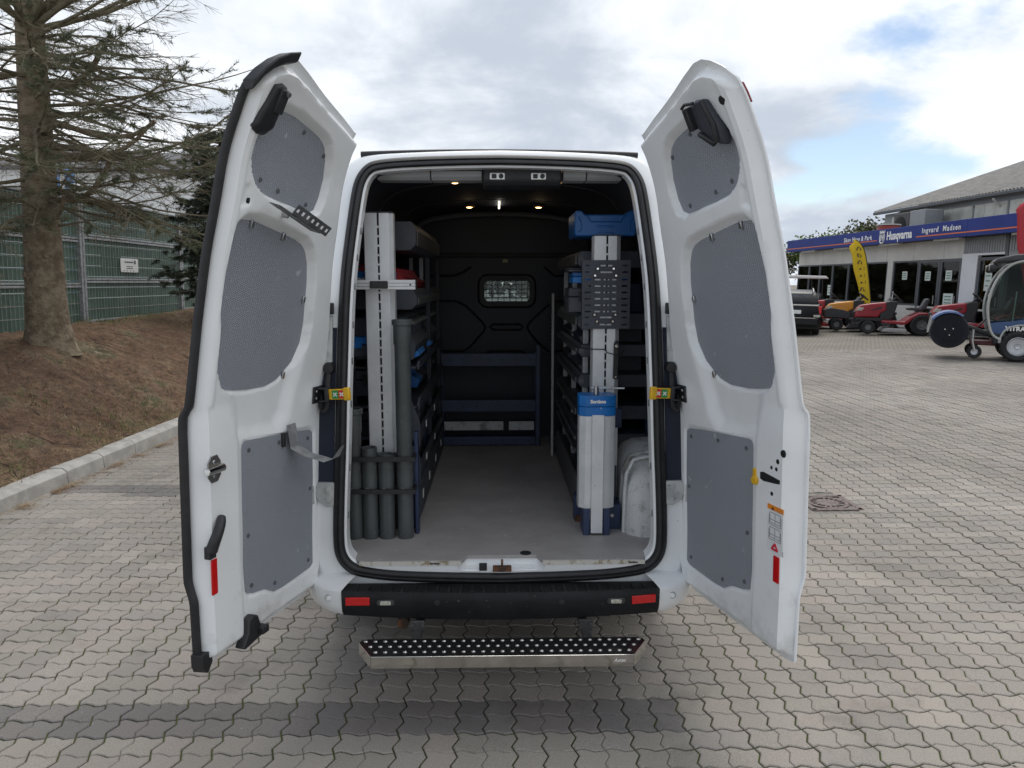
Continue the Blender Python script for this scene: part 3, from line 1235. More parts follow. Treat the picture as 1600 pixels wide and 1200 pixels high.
# load floor
M_FLOOR = mat("phenolic load floor", (0.36, 0.342, 0.335), 0.55, col2=(0.315, 0.300, 0.294), vscale=3.2, rvar=0.12, bump=0.25, bscale=420, speck=((0.44, 0.43, 0.42), 26, 0.69))
mb = MB()
notch = [(-0.80, 0.22), (-0.70, 0.20), (-0.69, 0.10), (-0.655, 0.03), (-0.64, 0.018), (-0.175, 0.018), (-0.155, 0.075), (0.165, 0.075), (0.185, 0.018), (0.655, 0.018), (0.665, 0.05), (0.69, 0.12), (0.72, 0.2), (0.80, 0.22), (0.80, 2.80), (-0.80, 2.80)]
mb.prism(notch, 0.585, 0.60, 'z')
mb.build("load_floor", M_FLOOR, VAN, bevel=0.0015, smooth=0)
mb = MB()
for a, b_ in ((-0.64, -0.18), (0.19, 0.655)):
    mb.box(a, b_, 0.008, 0.0165, 0.580, 0.5985)
mb.build("floor_edge_strip", mat("worn aluminium edge", (0.62, 0.60, 0.55), 0.45, 0.2, col2=(0.34, 0.28, 0.2), vscale=30, lo=.5, hi=.62), VAN)
for tx in (-0.30, 0.60):
    me = text_mesh("Sortimo", 0.013, 0.0006, bold=0.0006)
    mk("edge_lettering", me, M_BLACK, VAN, smooth=0, loc=(tx, 0.0062, 0.590), rot=(pi / 2, 0, 0))
mb = MB()
mb.lathe([(0.026, 0.6), (0.026, 0.603), (0.020, 0.604), (0.0, 0.602)], (0.115, 0.10, 0), 'z', 20)
mb.build("floor_cap", M_BLACK, VAN)
# stains on the floor
# painted sill with latch pocket
mb = MB()
sill = [(-0.70, .56, .0), (0.70, .56, .0)]
xs_ = [-0.70 + 1.4 * k / 56 for k in range(57)]
r0, r1, r2, r3 = [], [], [], []
for x in xs_:
    pocket = float(sstep(-0.19, -0.165, x) * (1 - sstep(0.165, 0.19, x)))
    wav = 0.004 if int((x + 5) / 0.052) % 3 else 0.0
    r0.append((x, 0.032, 0.530 - 0.010 * (1 - (x / 0.7) ** 2)))
    r1.append((x, 0.022 + 0.004 * pocket, 0.550 - 0.006 * pocket))
    r2.append((x, 0.024 + 0.056 * pocket, 0.572 + wav - 0.020 * pocket))
    r3.append((x, 0.03 + 0.06 * pocket, 0.5835))
mb.loft([r0, r1, r2, r3], closed=False, caps=False)
mb.build("sill", M_WHITE, VAN, smooth=45)
mb = MB()
mb.obox((-0.082, 0.030, 0.564), (0.036, 0.012, 0.034))
mb.build("sill_sensor", M_BLACK, VAN, bevel=0.003)
mb = MB()
mb.obox((0.005, 0.022, 0.558), (0.085, 0.03, 0.022))
mb.cyl((0.005, 0.022, 0.56), (0.005, 0.026, 0.60), 0.0055, n=8)
mb.build("sill_striker", M_RUST, VAN, bevel=0.003)
# header over the opening
M_GREYTRIM = mat("grey header trim", (0.36, 0.37, 0.38), 0.5, var=0.08)
for a, b_ in ((-0.58, -0.33), (-0.325, -0.085), (0.30, 0.41), (0.415, 0.58)):
    mb = MB()
    mb.prism([(0.40, 2.372), (0.40, 2.345), (0.42, 2.330), (0.52, 2.330), (0.52, 2.372)], a, b_, 'x')
    mb.build("header_trim", M_GREYTRIM, VAN, bevel=0.003)
mb = MB()
mb.prism([(0.375, 2.385), (0.375, 2.325), (0.40, 2.300), (0.53, 2.300), (0.53, 2.385)], -0.08, 0.29, 'x')
mb.build("latch_housing", M_BLACK, VAN, bevel=0.01)
for x in (-0.012, 0.182):
    p = MB()
    p.box(x - 0.036, x + 0.036, 0.369, 0.376, 2.327, 2.359)
    o = p.build("latch_plate", mat("latch plate", (0.7, 0.7, 0.68), 0.35, 0.5, var=.1), VAN, bevel=0.003)
    q = MB()
    q.box(x - 0.026, x - 0.004, 0.364, 0.3685, 2.333, 2.353)
    q.cyl((x + 0.018, 0.362, 2.343), (x + 0.018, 0.3688, 2.343), 0.011, n=14)
    q.build("latch", M_BLACK, o, bevel=0.002)
# lit interior lamps
M_WARM = mat("warm lamp glow", (1, 0.8, 0.5), 0.4, emit=(1.0, 0.62, 0.26), estr=6.0)
M_LED = mat("led strip glow", (1, 0.95, 0.85), 0.4, emit=(1.0, 0.92, 0.72), estr=5.0)
M_LRING = mat("lamp ring", (0.25, 0.18, 0.1), 0.3, 0.6, var=.1)
for x, y, z in ((-0.205, 2.05, 2.372), (0.275, 2.05, 2.372), (-0.23, 0.72, 2.366), (0.30, 0.72, 2.366)):
    rz_ = empty("ceiling_lamp", (x, y, z), parent=VAN)
    MB().lathe([(0.0, 0.012), (0.034, 0.010), (0.040, 0.0), (0.034, -0.006), (0.022, -0.008)], (0, 0, 0), 'z', 24).build("lamp_ring", M_LRING, rz_, smooth=50)
    MB().lathe([(0.022, -0.0075), (0.012, -0.012), (0.0, -0.013)], (0, 0, 0), 'z', 20).build("lamp_lens", M_WARM, rz_, smooth=50)
    ld = bpy.data.lights.new("ceiling_lamp_light", 'POINT')
    ld.energy = 0.05
    ld.color = (1.0, 0.72, 0.42)
    ld.shadow_soft_size = 0.02
    lo_ = bpy.data.objects.new("ceiling_lamp_light", ld)
    COL.objects.link(lo_)
    lo_.parent = rz_
    lo_.location = (0, 0, -0.04)
for y0, y1 in ((0.80, 1.06), (1.90, 2.35)):
    MB().box(-0.004, 0.006, y0, y1, 2.384, 2.390).build("led_strip", M_LED, VAN, smooth=0)

# bulkhead with barred window
bw = (-0.150, 0.278, 1.665, 1.895)
mb = MB()
YB = 2.74
for a, b_, c, d in ((-0.84, bw[0], 0.6, 2.41), (bw[1], 0.84, 0.6, 2.41), (bw[0], bw[1], 0.6, bw[2]), (bw[0], bw[1], bw[3], 2.41)):
    mb.box(a, b_, YB, YB + 0.03, c, d)
mb.build("bulkhead", M_BULK, VAN, smooth=0)
mb = MB()
rim_o, rim_i = rrect(bw[0] - 0.02, bw[1] + 0.02, bw[2] - 0.02, bw[3] + 0.02, 0.075), rrect(bw[0] + 0.035, bw[1] - 0.035, bw[2] + 0.03, bw[3] - 0.03, 0.04)
mb.loft([[(x, YB - 0.002, z) for x, z in rim_o], [(x, YB - 0.022, z) for x, z in rrect(bw[0] - 0.005, bw[1] + 0.005, bw[2] - 0.005, bw[3] + 0.005, 0.065)], [(x, YB - 0.02, z) for x, z in rim_i], [(x, YB + 0.028, z) for x, z in rim_i]], caps=False)
mb.build("window_rubber", M_RUBBER, VAN, smooth=50)
MB().add([(bw[0], YB + 0.02, bw[2]), (bw[1], YB + 0.02, bw[2]), (bw[1], YB + 0.02, bw[3]), (bw[0], YB + 0.02, bw[3])], [(0, 1, 2, 3)]).build("bulkhead_pane", M_DIMGLASS, VAN, smooth=0)
mb = MB()
for k in range(1, 9):
    x = lerp(bw[0], bw[1], k / 9)
    mb.cyl((x, YB - 0.012, bw[2] + .02), (x, YB - 0.012, bw[3] - .02), 0.003, n=6)
for k in range(1, 7):
    z = lerp(bw[2], bw[3], k / 7)
    mb.cyl((bw[0] + .03, YB - 0.016, z), (bw[1] - .03, YB - 0.016, z), 0.003, n=6)
mb.build("window_grille", M_BLACK, VAN)
mb = MB()                                   # pressed swages in the bulkhead
for pts in ([(-.75, 1.70), (-.34, 1.70), (-.27, 1.67), (-.13, 1.53), (-.11, 1.49), (-.13, 1.45), (-.24, 1.33), (-.29, 1.30), (-.75, 1.30)],
            [(.84, 1.70), (.46, 1.70), (.38, 1.66), (.245, 1.53), (.225, 1.49), (.245, 1.45), (.33, 1.35), (.40, 1.30), (.84, 1.30)],
            [(-.05, 1.515), (.17, 1.515), (.19, 1.495), (.17, 1.472), (-.05, 1.472), (-.07, 1.495), (-.05, 1.515)],
            [(-.14, 1.26), (-.08, 1.30), (.18, 1.30), (.24, 1.26)], [(-.75, 1.90), (-.36, 1.90), (-.28, 1.93), (-.22, 1.97)], [(.84, 1.90), (.44, 1.90), (.36, 1.97)]):
    mb.tube([(x, YB, z) for x, z in pts], 0.010, 6)
mb.tube([(-0.8, YB, 2.06), (0.8, YB, 2.06)], 0.02, 6)
mb.build("bulkhead_swages", mat("bulkhead swage", (0.012, 0.012, 0.015), 0.6, var=.2), VAN, smooth=60)
MB().box(0.03, 0.07, YB - 0.012, YB - 0.001, 2.005, 2.03).build("bulkhead_label", mat("dull yellow label", (0.35, 0.33, 0.16), 0.6, var=.1), VAN, smooth=0)

# bumper
bp_ = MB()
secs = []
for k in range(25):
    t = -1 + 2 * k / 24
    x = 0.70 * t
    bow = 0.035 * (1 - t * t)
    yr = -0.10 - bow
    secs.append([(x, 0.03, 0.43), (x, 0.022, 0.492), (x, yr + 0.055, 0.501), (x, yr + 0.008, 0.507), (x, yr, 0.498), (x, yr - 0.006, 0.47), (x, yr + 0.004, 0.425 - 0.01 * (1 - t * t)), (x, yr + 0.03, 0.385 - 0.012 * (1 - t * t)), (x, 0.0, 0.36), (x, 0.03, 0.36)])
bp_.loft(secs)
BUMPER = bp_.build("bumper", M_BUMP, VAN, smooth=30)
rb = MB()
for k in range(26):
    x = -0.64 + 1.28 * k / 25
    rb.obox((x, -0.055 - 0.033 * (1 - (x / .7) ** 2) * .8, 0.5015), (0.014, 0.085, 0.014), rotm(RAD(-5.5), 0, 0))
rb.build("tread_ribs", M_BUMP, BUMPER, bevel=0.002)
for s_ in (-1, 1):
    cn = MB()
    sec = []
    for a in range(0, 11):
        t = a / 10
        ang = t * RAD(88)
        x = s_ * (0.703 + 0.205 * sin(ang))
        y = -0.095 + 0.30 * (1 - cos(ang)) - 0.0
        top = 0.512 + 0.022 * t
        sec.append([(x, y + 0.05, 0.375 + 0.05 * t), (x, y + 0.012, 0.395 + 0.05 * t), (x, y + 0.0, 0.44 + 0.02 * t), (x, y, 0.505), (x * 0.99, y + 0.015, top), (x * 0.965, y + 0.06, top + 0.012), (x * 0.92, y + 0.12, top + 0.03)])
    cn.loft(sec, closed=False, caps=False)
    c_ = cn.build("bumper_corner", M_WHITE, VAN, smooth=50)
    px = s_ * 0.762
    MB().lathe([(0.0, -0.012), (0.009, -0.011), (0.011, -0.004), (0.0115, 0.01)], (px, -0.080, 0.47), 'y', 18).build("parking_sensor", M_WHITE, c_, smooth=40)
    MB().lathe([(0.0115, 0.004), (0.016, 0.002), (0.017, 0.012)], (px, -0.088, 0.47), 'y', 18).build("sensor_ring", mat("sensor ring", (.5, .52, .53), .4, var=.1), c_, smooth=40)
    yb = lambda x: -0.10 - 0.035 * (1 - (x / .7) ** 2) - 0.0045
    x0, x1 = sorted((s_ * 0.575, s_ * 0.682))
    r_ = MB()
    r_.add([(x0, yb(x0) - .006, .446), (x1, yb(x1) - .006, .450), (x1, yb(x1) - .006, .486), (x0, yb(x0) - .006, .482), (x0, yb(x0) + .02, .446), (x1, yb(x1) + .02, .450), (x1, yb(x1) + .02, .486), (x0, yb(x0) + .02, .482)],
           [(0, 1, 2, 3), (7, 6, 5, 4), (0, 4, 5, 1), (1, 5, 6, 2), (2, 6, 7, 3), (3, 7, 4, 0)])
    r_.build("bumper_reflector", M_REFL, BUMPER, bevel=0.002)
    xc = s_ * 0.505
    l_ = MB()
    l_.prism([(xc + a, 0.463 + b_) for a, b_ in rrect(-0.040, 0.040, -0.013, 0.013, 0.012)], yb(xc) - 0.004, yb(xc) + 0.02, 'y')
    l_ = l_.build("marker_lamp", mat("lamp surround", (.05, .05, .05), .4, var=.1), BUMPER, bevel=0.002)
    k_ = MB()
    k_.prism([(xc + a, 0.463 + b_) for a, b_ in rrect(-0.024, 0.024, -0.009, 0.009, 0.006)], yb(xc) - 0.009, yb(xc) - 0.003, 'y')
    k_.build("lamp_lens", M_LENS, l_, bevel=0.002)
for x in (-0.28, 0.265):
    MB().lathe([(0.0, 0.0), (0.012, 0.001), (0.013, 0.006)], (x, -0.10 - 0.035 * (1 - (x / .7) ** 2) - 0.009, 0.466), 'y', 16).build("parking_sensor", M_BLACK, BUMPER)

# rear step
M_STEPB = mat("black step top", (0.015, 0.015, 0.016), 0.28, var=0.4, vscale=12, rvar=0.15)
st = empty("rear_step", (0.005, 0, 0), parent=VAN)
so = [(-0.595, -0.245), (-0.60, -0.265), (-0.53, -0.385), (0.53, -0.385), (0.60, -0.265), (0.595, -0.245), (0.57, -0.235), (-0.57, -0.235)]
MB().prism(so, 0.347, 0.352, 'z').build("step_plate", M_STEPB, st, bevel=0.001, smooth=0)
e_ = MB()
edge = [(-0.60, -0.2655), (-0.532, -0.3855), (0.532, -0.3855), (0.60, -0.2655)]
for (ax, ay), (bx, by) in zip(edge[:-1], edge[1:]):
    n_ = Vector((by - ay, -(bx - ax), 0)).normalized() * 0.004
    e_.add([(ax, ay, .303), (bx, by, .303), (bx, by, .354), (ax, ay, .354), (ax + n_.x, ay + n_.y, .303), (bx + n_.x, by + n_.y, .303), (bx + n_.x, by + n_.y, .354), (ax + n_.x, ay + n_.y, .354)],
           [(0, 1, 2, 3), (7, 6, 5, 4), (0, 4, 5, 1), (1, 5, 6, 2), (2, 6, 7, 3), (3, 7, 4, 0)])
e_.build("step_skirt", M_CHROME, st, bevel=0.0012, smooth=0)
sd = MB()
for row, (yy, hw, n_) in enumerate(((-0.253, 0.575, 29), (-0.298, 0.548, 28), (-0.345, 0.52, 27))):
    for k in range(n_):
        x = lerp(-hw, hw, k / (n_ - 1))
        sd.lathe([(0.0105, 0.3515), (0.0092, 0.3550), (0.005, 0.3568), (0.0, 0.3570)], (x, yy, 0), 'z', 10)
o = sd.build("step_studs", M_CHROME, st, smooth=60)
o["kind"] = "stuff"
me = text_mesh("Autec", 0.020, 0.0004, shear=0.3)
mk("step_lettering", me, mat("etched mark", (0.85, 0.85, 0.82), 0.5, var=.05), st, smooth=0, loc=(0.475, -0.3900, 0.330), rot=(pi / 2, 0, 0))
for x in (-0.37, 0.365):
    a = MB()
    a.box(x - 0.018, x + 0.018, -0.25, 0.12, 0.315, 0.345)
    a.box(x - 0.03, x + 0.03, -0.14, -0.128, 0.335, 0.385)
    a.cyl((x - 0.022, -0.152, 0.368), (x - 0.022, -0.138, 0.368), 0.009, n=6)
    a.cyl((x + 0.022, -0.152, 0.368), (x + 0.022, -0.138, 0.368), 0.009, n=6)
    a.build("step_bracket", mat("bracket steel", (0.09, 0.09, 0.09), 0.5, 0.4, var=.3, vscale=20), st, bevel=0.002)
mb = MB()
mb.tube([(-0.44, 0.8, 0.28), (-0.44, 0.1, 0.33), (-0.44, -0.05, 0.332)], 0.026, 14)
mb.build("exhaust_pipe", M_RUST, VAN, smooth=60)

ub = MB()
ub.box(-.70, .70, .12, 4.4, .30, .358)  # dark box added under the van to deepen the shade there
ub.build("underbody_shade_fill", mat("dark shade fill", (.03, .028, .026), .9, var=.3), VAN)
MB().cyl((-.70, 1.02, .30), (.70, 1.02, .30), .05, n=12).build("rear_axle", mat("dark shade fill", (.03, .03, .03), .9), VAN)  # axle added along with the box to darken the ground below
# wheels and tail lamps
for y in (1.02, 3.95):
    for s_ in (-1, 1):
        w = empty("wheel", (s_ * 0.82, y, 0.335), parent=VAN)
        MB().lathe([(0.20, -0.10), (0.30, -0.105), (0.33, -0.09), (0.335, 0), (0.33, 0.09), (0.30, 0.105), (0.20, 0.10)], (0, 0, 0), 'x', 36).build("tyre", M_TYRE, w, smooth=40)
        MB().lathe([(0.0, s_ * 0.06), (0.06, s_ * 0.07), (0.10, s_ * 0.05), (0.18, s_ * 0.08), (0.20, s_ * 0.10), (0.20, -s_ * 0.10)], (0, 0, 0), 'x', 30).build("rim", M_RIM, w, smooth=40)
for s_ in (-1, 1):
    mb = MB()
    mb.loft([[(s_ * 0.905, float(PRO(z)) + 0.17, z), (s_ * 0.93, float(PRO(z)) + 0.17, z), (s_ * 0.955, float(PRO(z)) + 0.30, z), (s_ * 0.90, float(PRO(z)) + 0.30, z)] for z in (0.95, 1.15, 1.35)])
    mb.build("tail_lamp", M_REFL, VAN, bevel=0.006)

# hinge channel each side of the opening
M_HINGE = mat("primer grey hinge", (0.50, 0.51, 0.50), 0.5, var=0.25, vscale=14, speck=((0.2, 0.18, 0.15), 40, 0.66))
for s_ in (-1, 1):
    ch = MB()
    zs = [0.90 + 0.05 * k for k in range(16)]
    ch.loft([[(s_ * (float(np.interp(z, [.9, 1.4, 1.7], [.752, .729, .723]))), float(PRO(z)) + 0.0235, z), (s_ * 0.845, float(PRO(z)) + 0.030, z), (s_ * 0.845, float(PRO(z)) + 0.05, z), (s_ * 0.73, float(PRO(z)) + 0.05, z)] for z in zs])
    chan = ch.build("hinge_channel", M_DARK, VAN, smooth=40)
    for z0, z1 in ((0.86, 0.965), (1.50, 1.70)):
        h_ = MB()
        zc_ = (z0 + z1) / 2
        yb_ = float(PRO(zc_)) + 0.012
        ol_ = ((0.742, z0), (0.775, z0 - .005), (0.815, z0 + .02), (0.835, z1 - .03), (0.815, z1), (0.742, z1))
        h_.v = [(s_ * x, float(PRO(z)) + dy, z) for dy in (.008, .03) for x, z in ol_]
        h_.f = [tuple(range(6)), tuple(range(6, 12))] + [(k, (k + 1) % 6, 6 + (k + 1) % 6, 6 + k) for k in range(6)]
        h_.cyl((s_ * 0.845, float(PRO(z0)) + .012, z0 + 0.01), (s_ * 0.845, float(PRO(z1)) + .012, z1 - 0.01), 0.017, n=14)
        hh = h_.build("hinge", M_HINGE, VAN, bevel=0.003)
        for zz in (lerp(z0, z1, .27), lerp(z0, z1, .72)):
            MB().lathe([(0.0, -0.012), (0.008, -0.011), (0.009, -0.004), (0.016, -0.003), (0.017, 0.002)], (s_ * 0.770, float(PRO(zz)) + .007, zz), 'y', 14).build("bolt", M_HINGE, hh)
    cb = MB()
    cpts = [(s_ * 0.757, float(PRO(1.46)) + 0.02, 1.465), (s_ * 0.757, 0.03, 1.42), (s_ * 0.758, 0.014, 1.34), (s_ * 0.764, 0.012, 1.30), (s_ * 0.778, 0.014, 1.287), (s_ * 0.79, 0.022, 1.31), (s_ * 0.792, 0.035, 1.36)]
    cp = chaikin(cpts, 3)
    cb.tube(cp, [0.0115 + 0.002 * (k % 2) for k in range(len(cp))], 10)
    cb.lathe([(0.0, -0.02), (0.022, -0.018), (0.027, 0.0), (0.027, 0.02)], (s_ * 0.757, float(PRO(1.47)) + 0.015, 1.475), 'y', 14)
    cb.build("cable_sleeve", M_RUBBER, VAN, smooth=25)
    # door check bracket on the pillar: dark block under the strap
    MB().obox((s_ * 0.765, float(PRO(1.72)) + 0.004, 1.735), (0.06, 0.03, 0.05)).build("pillar_bracket", M_BLACK, VAN, bevel=0.004)


# ------------------------------------------------------------------ rear doors
def pad_material():
    m = bpy.data.materials.new("hammered grey lining panel")
    m.use_nodes = True
    nt = m.node_tree
    N, L = nt.nodes, nt.links
    b = N["Principled BSDF"]
    b.inputs["Roughness"].default_value = 0.5
    t = N.new("ShaderNodeTexCoord")
    sp = N.new("ShaderNodeSeparateXYZ")
    L.new(t.outputs["Object"], sp.inputs[0])

    def mth(op, a, b_=None):
        n = N.new("ShaderNodeMath")
        n.operation = op
        for i, v in enumerate((a, b_)):
            if v is None:
                continue
            if isinstance(v, (int, float)):
                n.inputs[i].default_value = v
            else:
                L.new(v, n.inputs[i])
        return n.outputs[0]
    K = 2 * pi / 0.015
    ph1 = mth('SINE', mth('MULTIPLY', mth('ADD', sp.outputs[0], mth('MULTIPLY', sp.outputs[2], 0.55)), K))
    ph2 = mth('SINE', mth('MULTIPLY', mth('SUBTRACT', mth('MULTIPLY', sp.outputs[2], 1.35), mth('MULTIPLY', sp.outputs[0], 0.25)), K))
    hgt = mth('MAXIMUM', mth('MULTIPLY', ph1, ph2), 0.0)
    bp = N.new("ShaderNodeBump")
    bp.inputs["Strength"].default_value = 1.0
    bp.inputs["Distance"].default_value = 0.005
    L.new(hgt, bp.inputs["Height"])
    L.new(bp.outputs[0], b.inputs["Normal"])
    n1 = N.new("ShaderNodeTexNoise")
    n1.inputs["Scale"].default_value = 3
    n1.inputs["Detail"].default_value = 8
    L.new(t.outputs["Object"], n1.inputs["Vector"])
    mx = N.new("ShaderNodeMix")
    mx.data_type = 'RGBA'
    L.new(n1.outputs[0], mx.inputs[0])
    mx.inputs[6].default_value = (0.285, 0.308, 0.352, 1)
    mx.inputs[7].default_value = (0.345, 0.367, 0.412, 1)
    n2 = N.new("ShaderNodeTexNoise")
    n2.inputs["Scale"].default_value = 22
    n2.inputs["Detail"].default_value = 3
    L.new(t.outputs["Object"], n2.inputs["Vector"])
    mr = N.new("ShaderNodeMapRange")
    L.new(n2.outputs[0], mr.inputs[0])
    mr.inputs[1].default_value = 0.70
    mr.inputs[2].default_value = 0.74
    m2 = N.new("ShaderNodeMix")
    m2.data_type = 'RGBA'
    L.new(mr.outputs[0], m2.inputs[0])
    L.new(mx.outputs[2], m2.inputs[6])
    m2.inputs[7].default_value = (0.50, 0.51, 0.54, 1)
    L.new(m2.outputs[2], b.inputs["Base Color"])
    return m


M_PAD = pad_material()
UP = [(.682, 2.258), (.668, 2.222), (.639, 2.188), (.59, 2.163), (.473, 2.143), (.275, 2.118), (.24, 2.130), (.221, 2.178), (.214, 2.25), (.237, 2.317), (.273, 2.36), (.321, 2.383), (.405, 2.401), (.508, 2.42), (.598, 2.425), (.640, 2.405), (.672, 2.354), (.684, 2.308)]
MID = [(.655, 2.063), (.692, 2.036), (.705, 1.982), (.708, 1.881), (.708, 1.761), (.700, 1.659), (.690, 1.549), (.662, 1.490), (.610, 1.460), (.485, 1.446), (.375, 1.445), (.305, 1.462), (.214, 1.525), (.170, 1.60), (.160, 1.683), (.178, 1.85), (.198, 1.925), (.230, 1.976), (.275, 2.004), (.345, 2.020), (.587, 2.063)]
LOW = [(.535, 1.250), (.510, 1.254), (.300, 1.236), (.085, 1.216), (.062, 1.200), (.060, 1.0), (.075, .603), (.10, .590), (.30, .585), (.365, .590), (.425, .625), (.500, .640), (.530, .645), (.548, .665), (.550, .94), (.548, 1.23)]


def sdf(poly, S, Z):
    P_ = np.array(poly)
    n = len(P_)
    d = np.full(S.shape, 1e9)
    inside = np.zeros(S.shape, bool)
    for k in range(n):
        a, b_ = P_[k], P_[(k + 1) % n]
        e_ = b_ - a
        wx, wz = S - a[0], Z - a[1]
        t = np.clip((wx * e_[0] + wz * e_[1]) / (e_ @ e_), 0, 1)
        d = np.minimum(d, np.hypot(wx - t * e_[0], wz - t * e_[1]))
        c = (a[1] > Z) != (b_[1] > Z)
        with np.errstate(divide='ignore', invalid='ignore'):
            xi = (b_[0] - a[0]) * (Z - a[1]) / (b_[1] - a[1] if b_[1] != a[1] else 1e-9) + a[0]
        inside ^= c & (S < xi)
    return np.where(inside, -d, d)


NS, NZ = 84, 230
aa, bb = np.meshgrid(np.linspace(0, 1, NS), np.linspace(0, 1, NZ))
s_guess = 0.77 * aa
zt = np.interp(s_guess, [0, .011, .149, .349, .503, .608, .66, .70, .735, .77], [2.449, 2.449, 2.481, 2.52, 2.552, 2.571, 2.571, 2.558, 2.536, 2.495])
zb = np.interp(s_guess, [0, .05, .72, .77], [.468, .452, .452, .462])
Zg = zb + (zt - zb) * bb
sh = np.interp(Zg, [.45, .57, .85, 1.0, 1.46, 1.65, 1.88, 2.05, 2.18, 2.36, 2.45], [.045, .005, -.02, -.035, -.042, -.03, .012, .038, .06, .07, .055])
Sg = sh + (0.77 - sh) * aa
BUMPZ = -0.022 * (sstep(.70, .80, Zg) * (1 - sstep(1.385, 1.43, Zg)))
skin = BUMPZ * 1.0
edge_h = Sg - sh
edge_f = 0.77 - Sg
edge_t = zt - Zg
edge_b = Zg - zb
T0 = 0.060
flange = np.minimum.reduce([sstep(.004, .030, edge_h), sstep(.008, .026, edge_f), sstep(.020, .060, edge_t), sstep(.016, .055, edge_b)])
Tg = 0.010 + (T0 - 0.010) * flange
Tg = Tg + skin * (1 - flange)
d_up, d_mid, d_low = sdf(UP, Sg, Zg), sdf(MID, Sg, Zg), sdf(LOW, Sg, Zg)
rec = 0.030 * (1 - sstep(0.002, 0.017, d_up)) + 0.036 * (1 - sstep(0.003, 0.022, d_mid)) + 0.012 * (1 - sstep(0.002, 0.009, d_low))
SCOOP = [(.60, 1.50), (.555, 1.30), (.47, 1.275), (.33, 1.275), (.27, 1.32), (.20, 1.56), (.4, 1.6)]
rec = np.maximum(rec, 0.026 * (1 - sstep(-0.03, 0.05, sdf(SCOOP, Sg, Zg))) * (Zg < 1.56))
ridge = 0.009 * sstep(.572, .586, Sg) * (1 - sstep(1.33, 1.43, Zg)) * flange
rail = 0.006 * (sstep(.712, .722, Sg)) * (1 - sstep(.728, .738, Sg)) * (Zg > 1.42) * flange
bulge = 0.012 * np.exp(-((Sg - .05) / .07) ** 2 - ((Zg - 1.36) / .05) ** 2) * flange
TRI = [(.665, 2.115), (.71, 2.10), (.70, 2.16), (.68, 2.17)]
rec = rec + 0.008 * (1 - sstep(0.0, 0.008, sdf(TRI, Sg, Zg)))
Tg = Tg - rec * flange + ridge + rail + bulge
Pg = np.array([PRO(z) for z in Zg.ravel()]).reshape(Zg.shape)
DOORMESH = (Sg, Zg, Pg + Tg, Pg + skin)


def t_at(s, z):
    k = np.argmin((Sg - s) ** 2 + (Zg - z) ** 2)
    return float(Tg.ravel()[k])


def door_paint():
    m = M_WHITE.copy()
    m.name = "white door paint with road grime"
    nt = m.node_tree
    N, L = nt.nodes, nt.links
    b = N["Principled BSDF"]
    src = b.inputs["Base Color"].links[0].from_socket
    t = N.new("ShaderNodeTexCoord")
    sp = N.new("ShaderNodeSeparateXYZ")
    L.new(t.outputs["Object"], sp.inputs[0])
    n = N.new("ShaderNodeTexNoise")
    n.inputs["Scale"].default_value = 7.0
    n.inputs["Detail"].default_value = 10
    n.inputs["Roughness"].default_value = 0.72
    L.new(t.outputs["Object"], n.inputs["Vector"])
    a = N.new("ShaderNodeMath")
    a.operation = 'MULTIPLY_ADD'
    L.new(sp.outputs[2], a.inputs[0])
    a.inputs[1].default_value = -0.55
    L.new(n.outputs[0], a.inputs[2])
    mr = N.new("ShaderNodeMapRange")
    L.new(a.outputs[0], mr.inputs[0])
    mr.inputs[1].default_value = 0.18
    mr.inputs[2].default_value = 0.36
    mr.inputs[4].default_value = 0.42
    mx = N.new("ShaderNodeMix")
    mx.data_type = 'RGBA'
    L.new(mr.outputs[0], mx.inputs[0])
    L.new(src, mx.inputs[6])
    mx.inputs[7].default_value = (0.40, 0.37, 0.32, 1)
    L.new(mx.outputs[2], b.inputs["Base Color"])
    return m


M_DOOR = door_paint()


def door(sg, loc, ang):
    """sg=+1: door whose local y points into the van when built on the driver's left hinge"""
    S, Z, YI, YO = DOORMESH
    n1, n2 = S.shape
    vs = np.concatenate([np.stack([S, sg * YI, Z], -1).reshape(-1, 3), np.stack([S, sg * YO, Z], -1).reshape(-1, 3)])
    idx = np.arange(n1 * n2).reshape(n1, n2)
    q = np.stack([idx[:-1, :-1], idx[:-1, 1:], idx[1:, 1:], idx[1:, :-1]], -1).reshape(-1, 4)
    off = n1 * n2
    if sg > 0:
        fi, fo = q[:, ::-1], q + off
    else:
        fi, fo = q, (q + off)[:, ::-1]
    border = np.concatenate([idx[0, :], idx[1:, -1], idx[-1, -2::-1], idx[-2:0:-1, 0]])
    nb = len(border)
    bs = []
    for k in range(nb):
        a, b_ = int(border[k]), int(border[(k + 1) % nb])
        bs.append((a, b_, b_ + off, a + off) if sg > 0 else (b_, a, a + off, b_ + off))
    me = bpy.data.meshes.new("door")
    me.from_pydata(vs.tolist(), [], fi.tolist() + fo.tolist() + bs)
    o = mk("door", me, M_DOOR, VAN, smooth=55, loc=loc)
    if sg > 0:
        o.rotation_euler = (0, 0, -(pi / 2 + RAD(ang)))
    else:
        o.rotation_euler = (0, 0, -(pi / 2 - RAD(ang)))
    return o


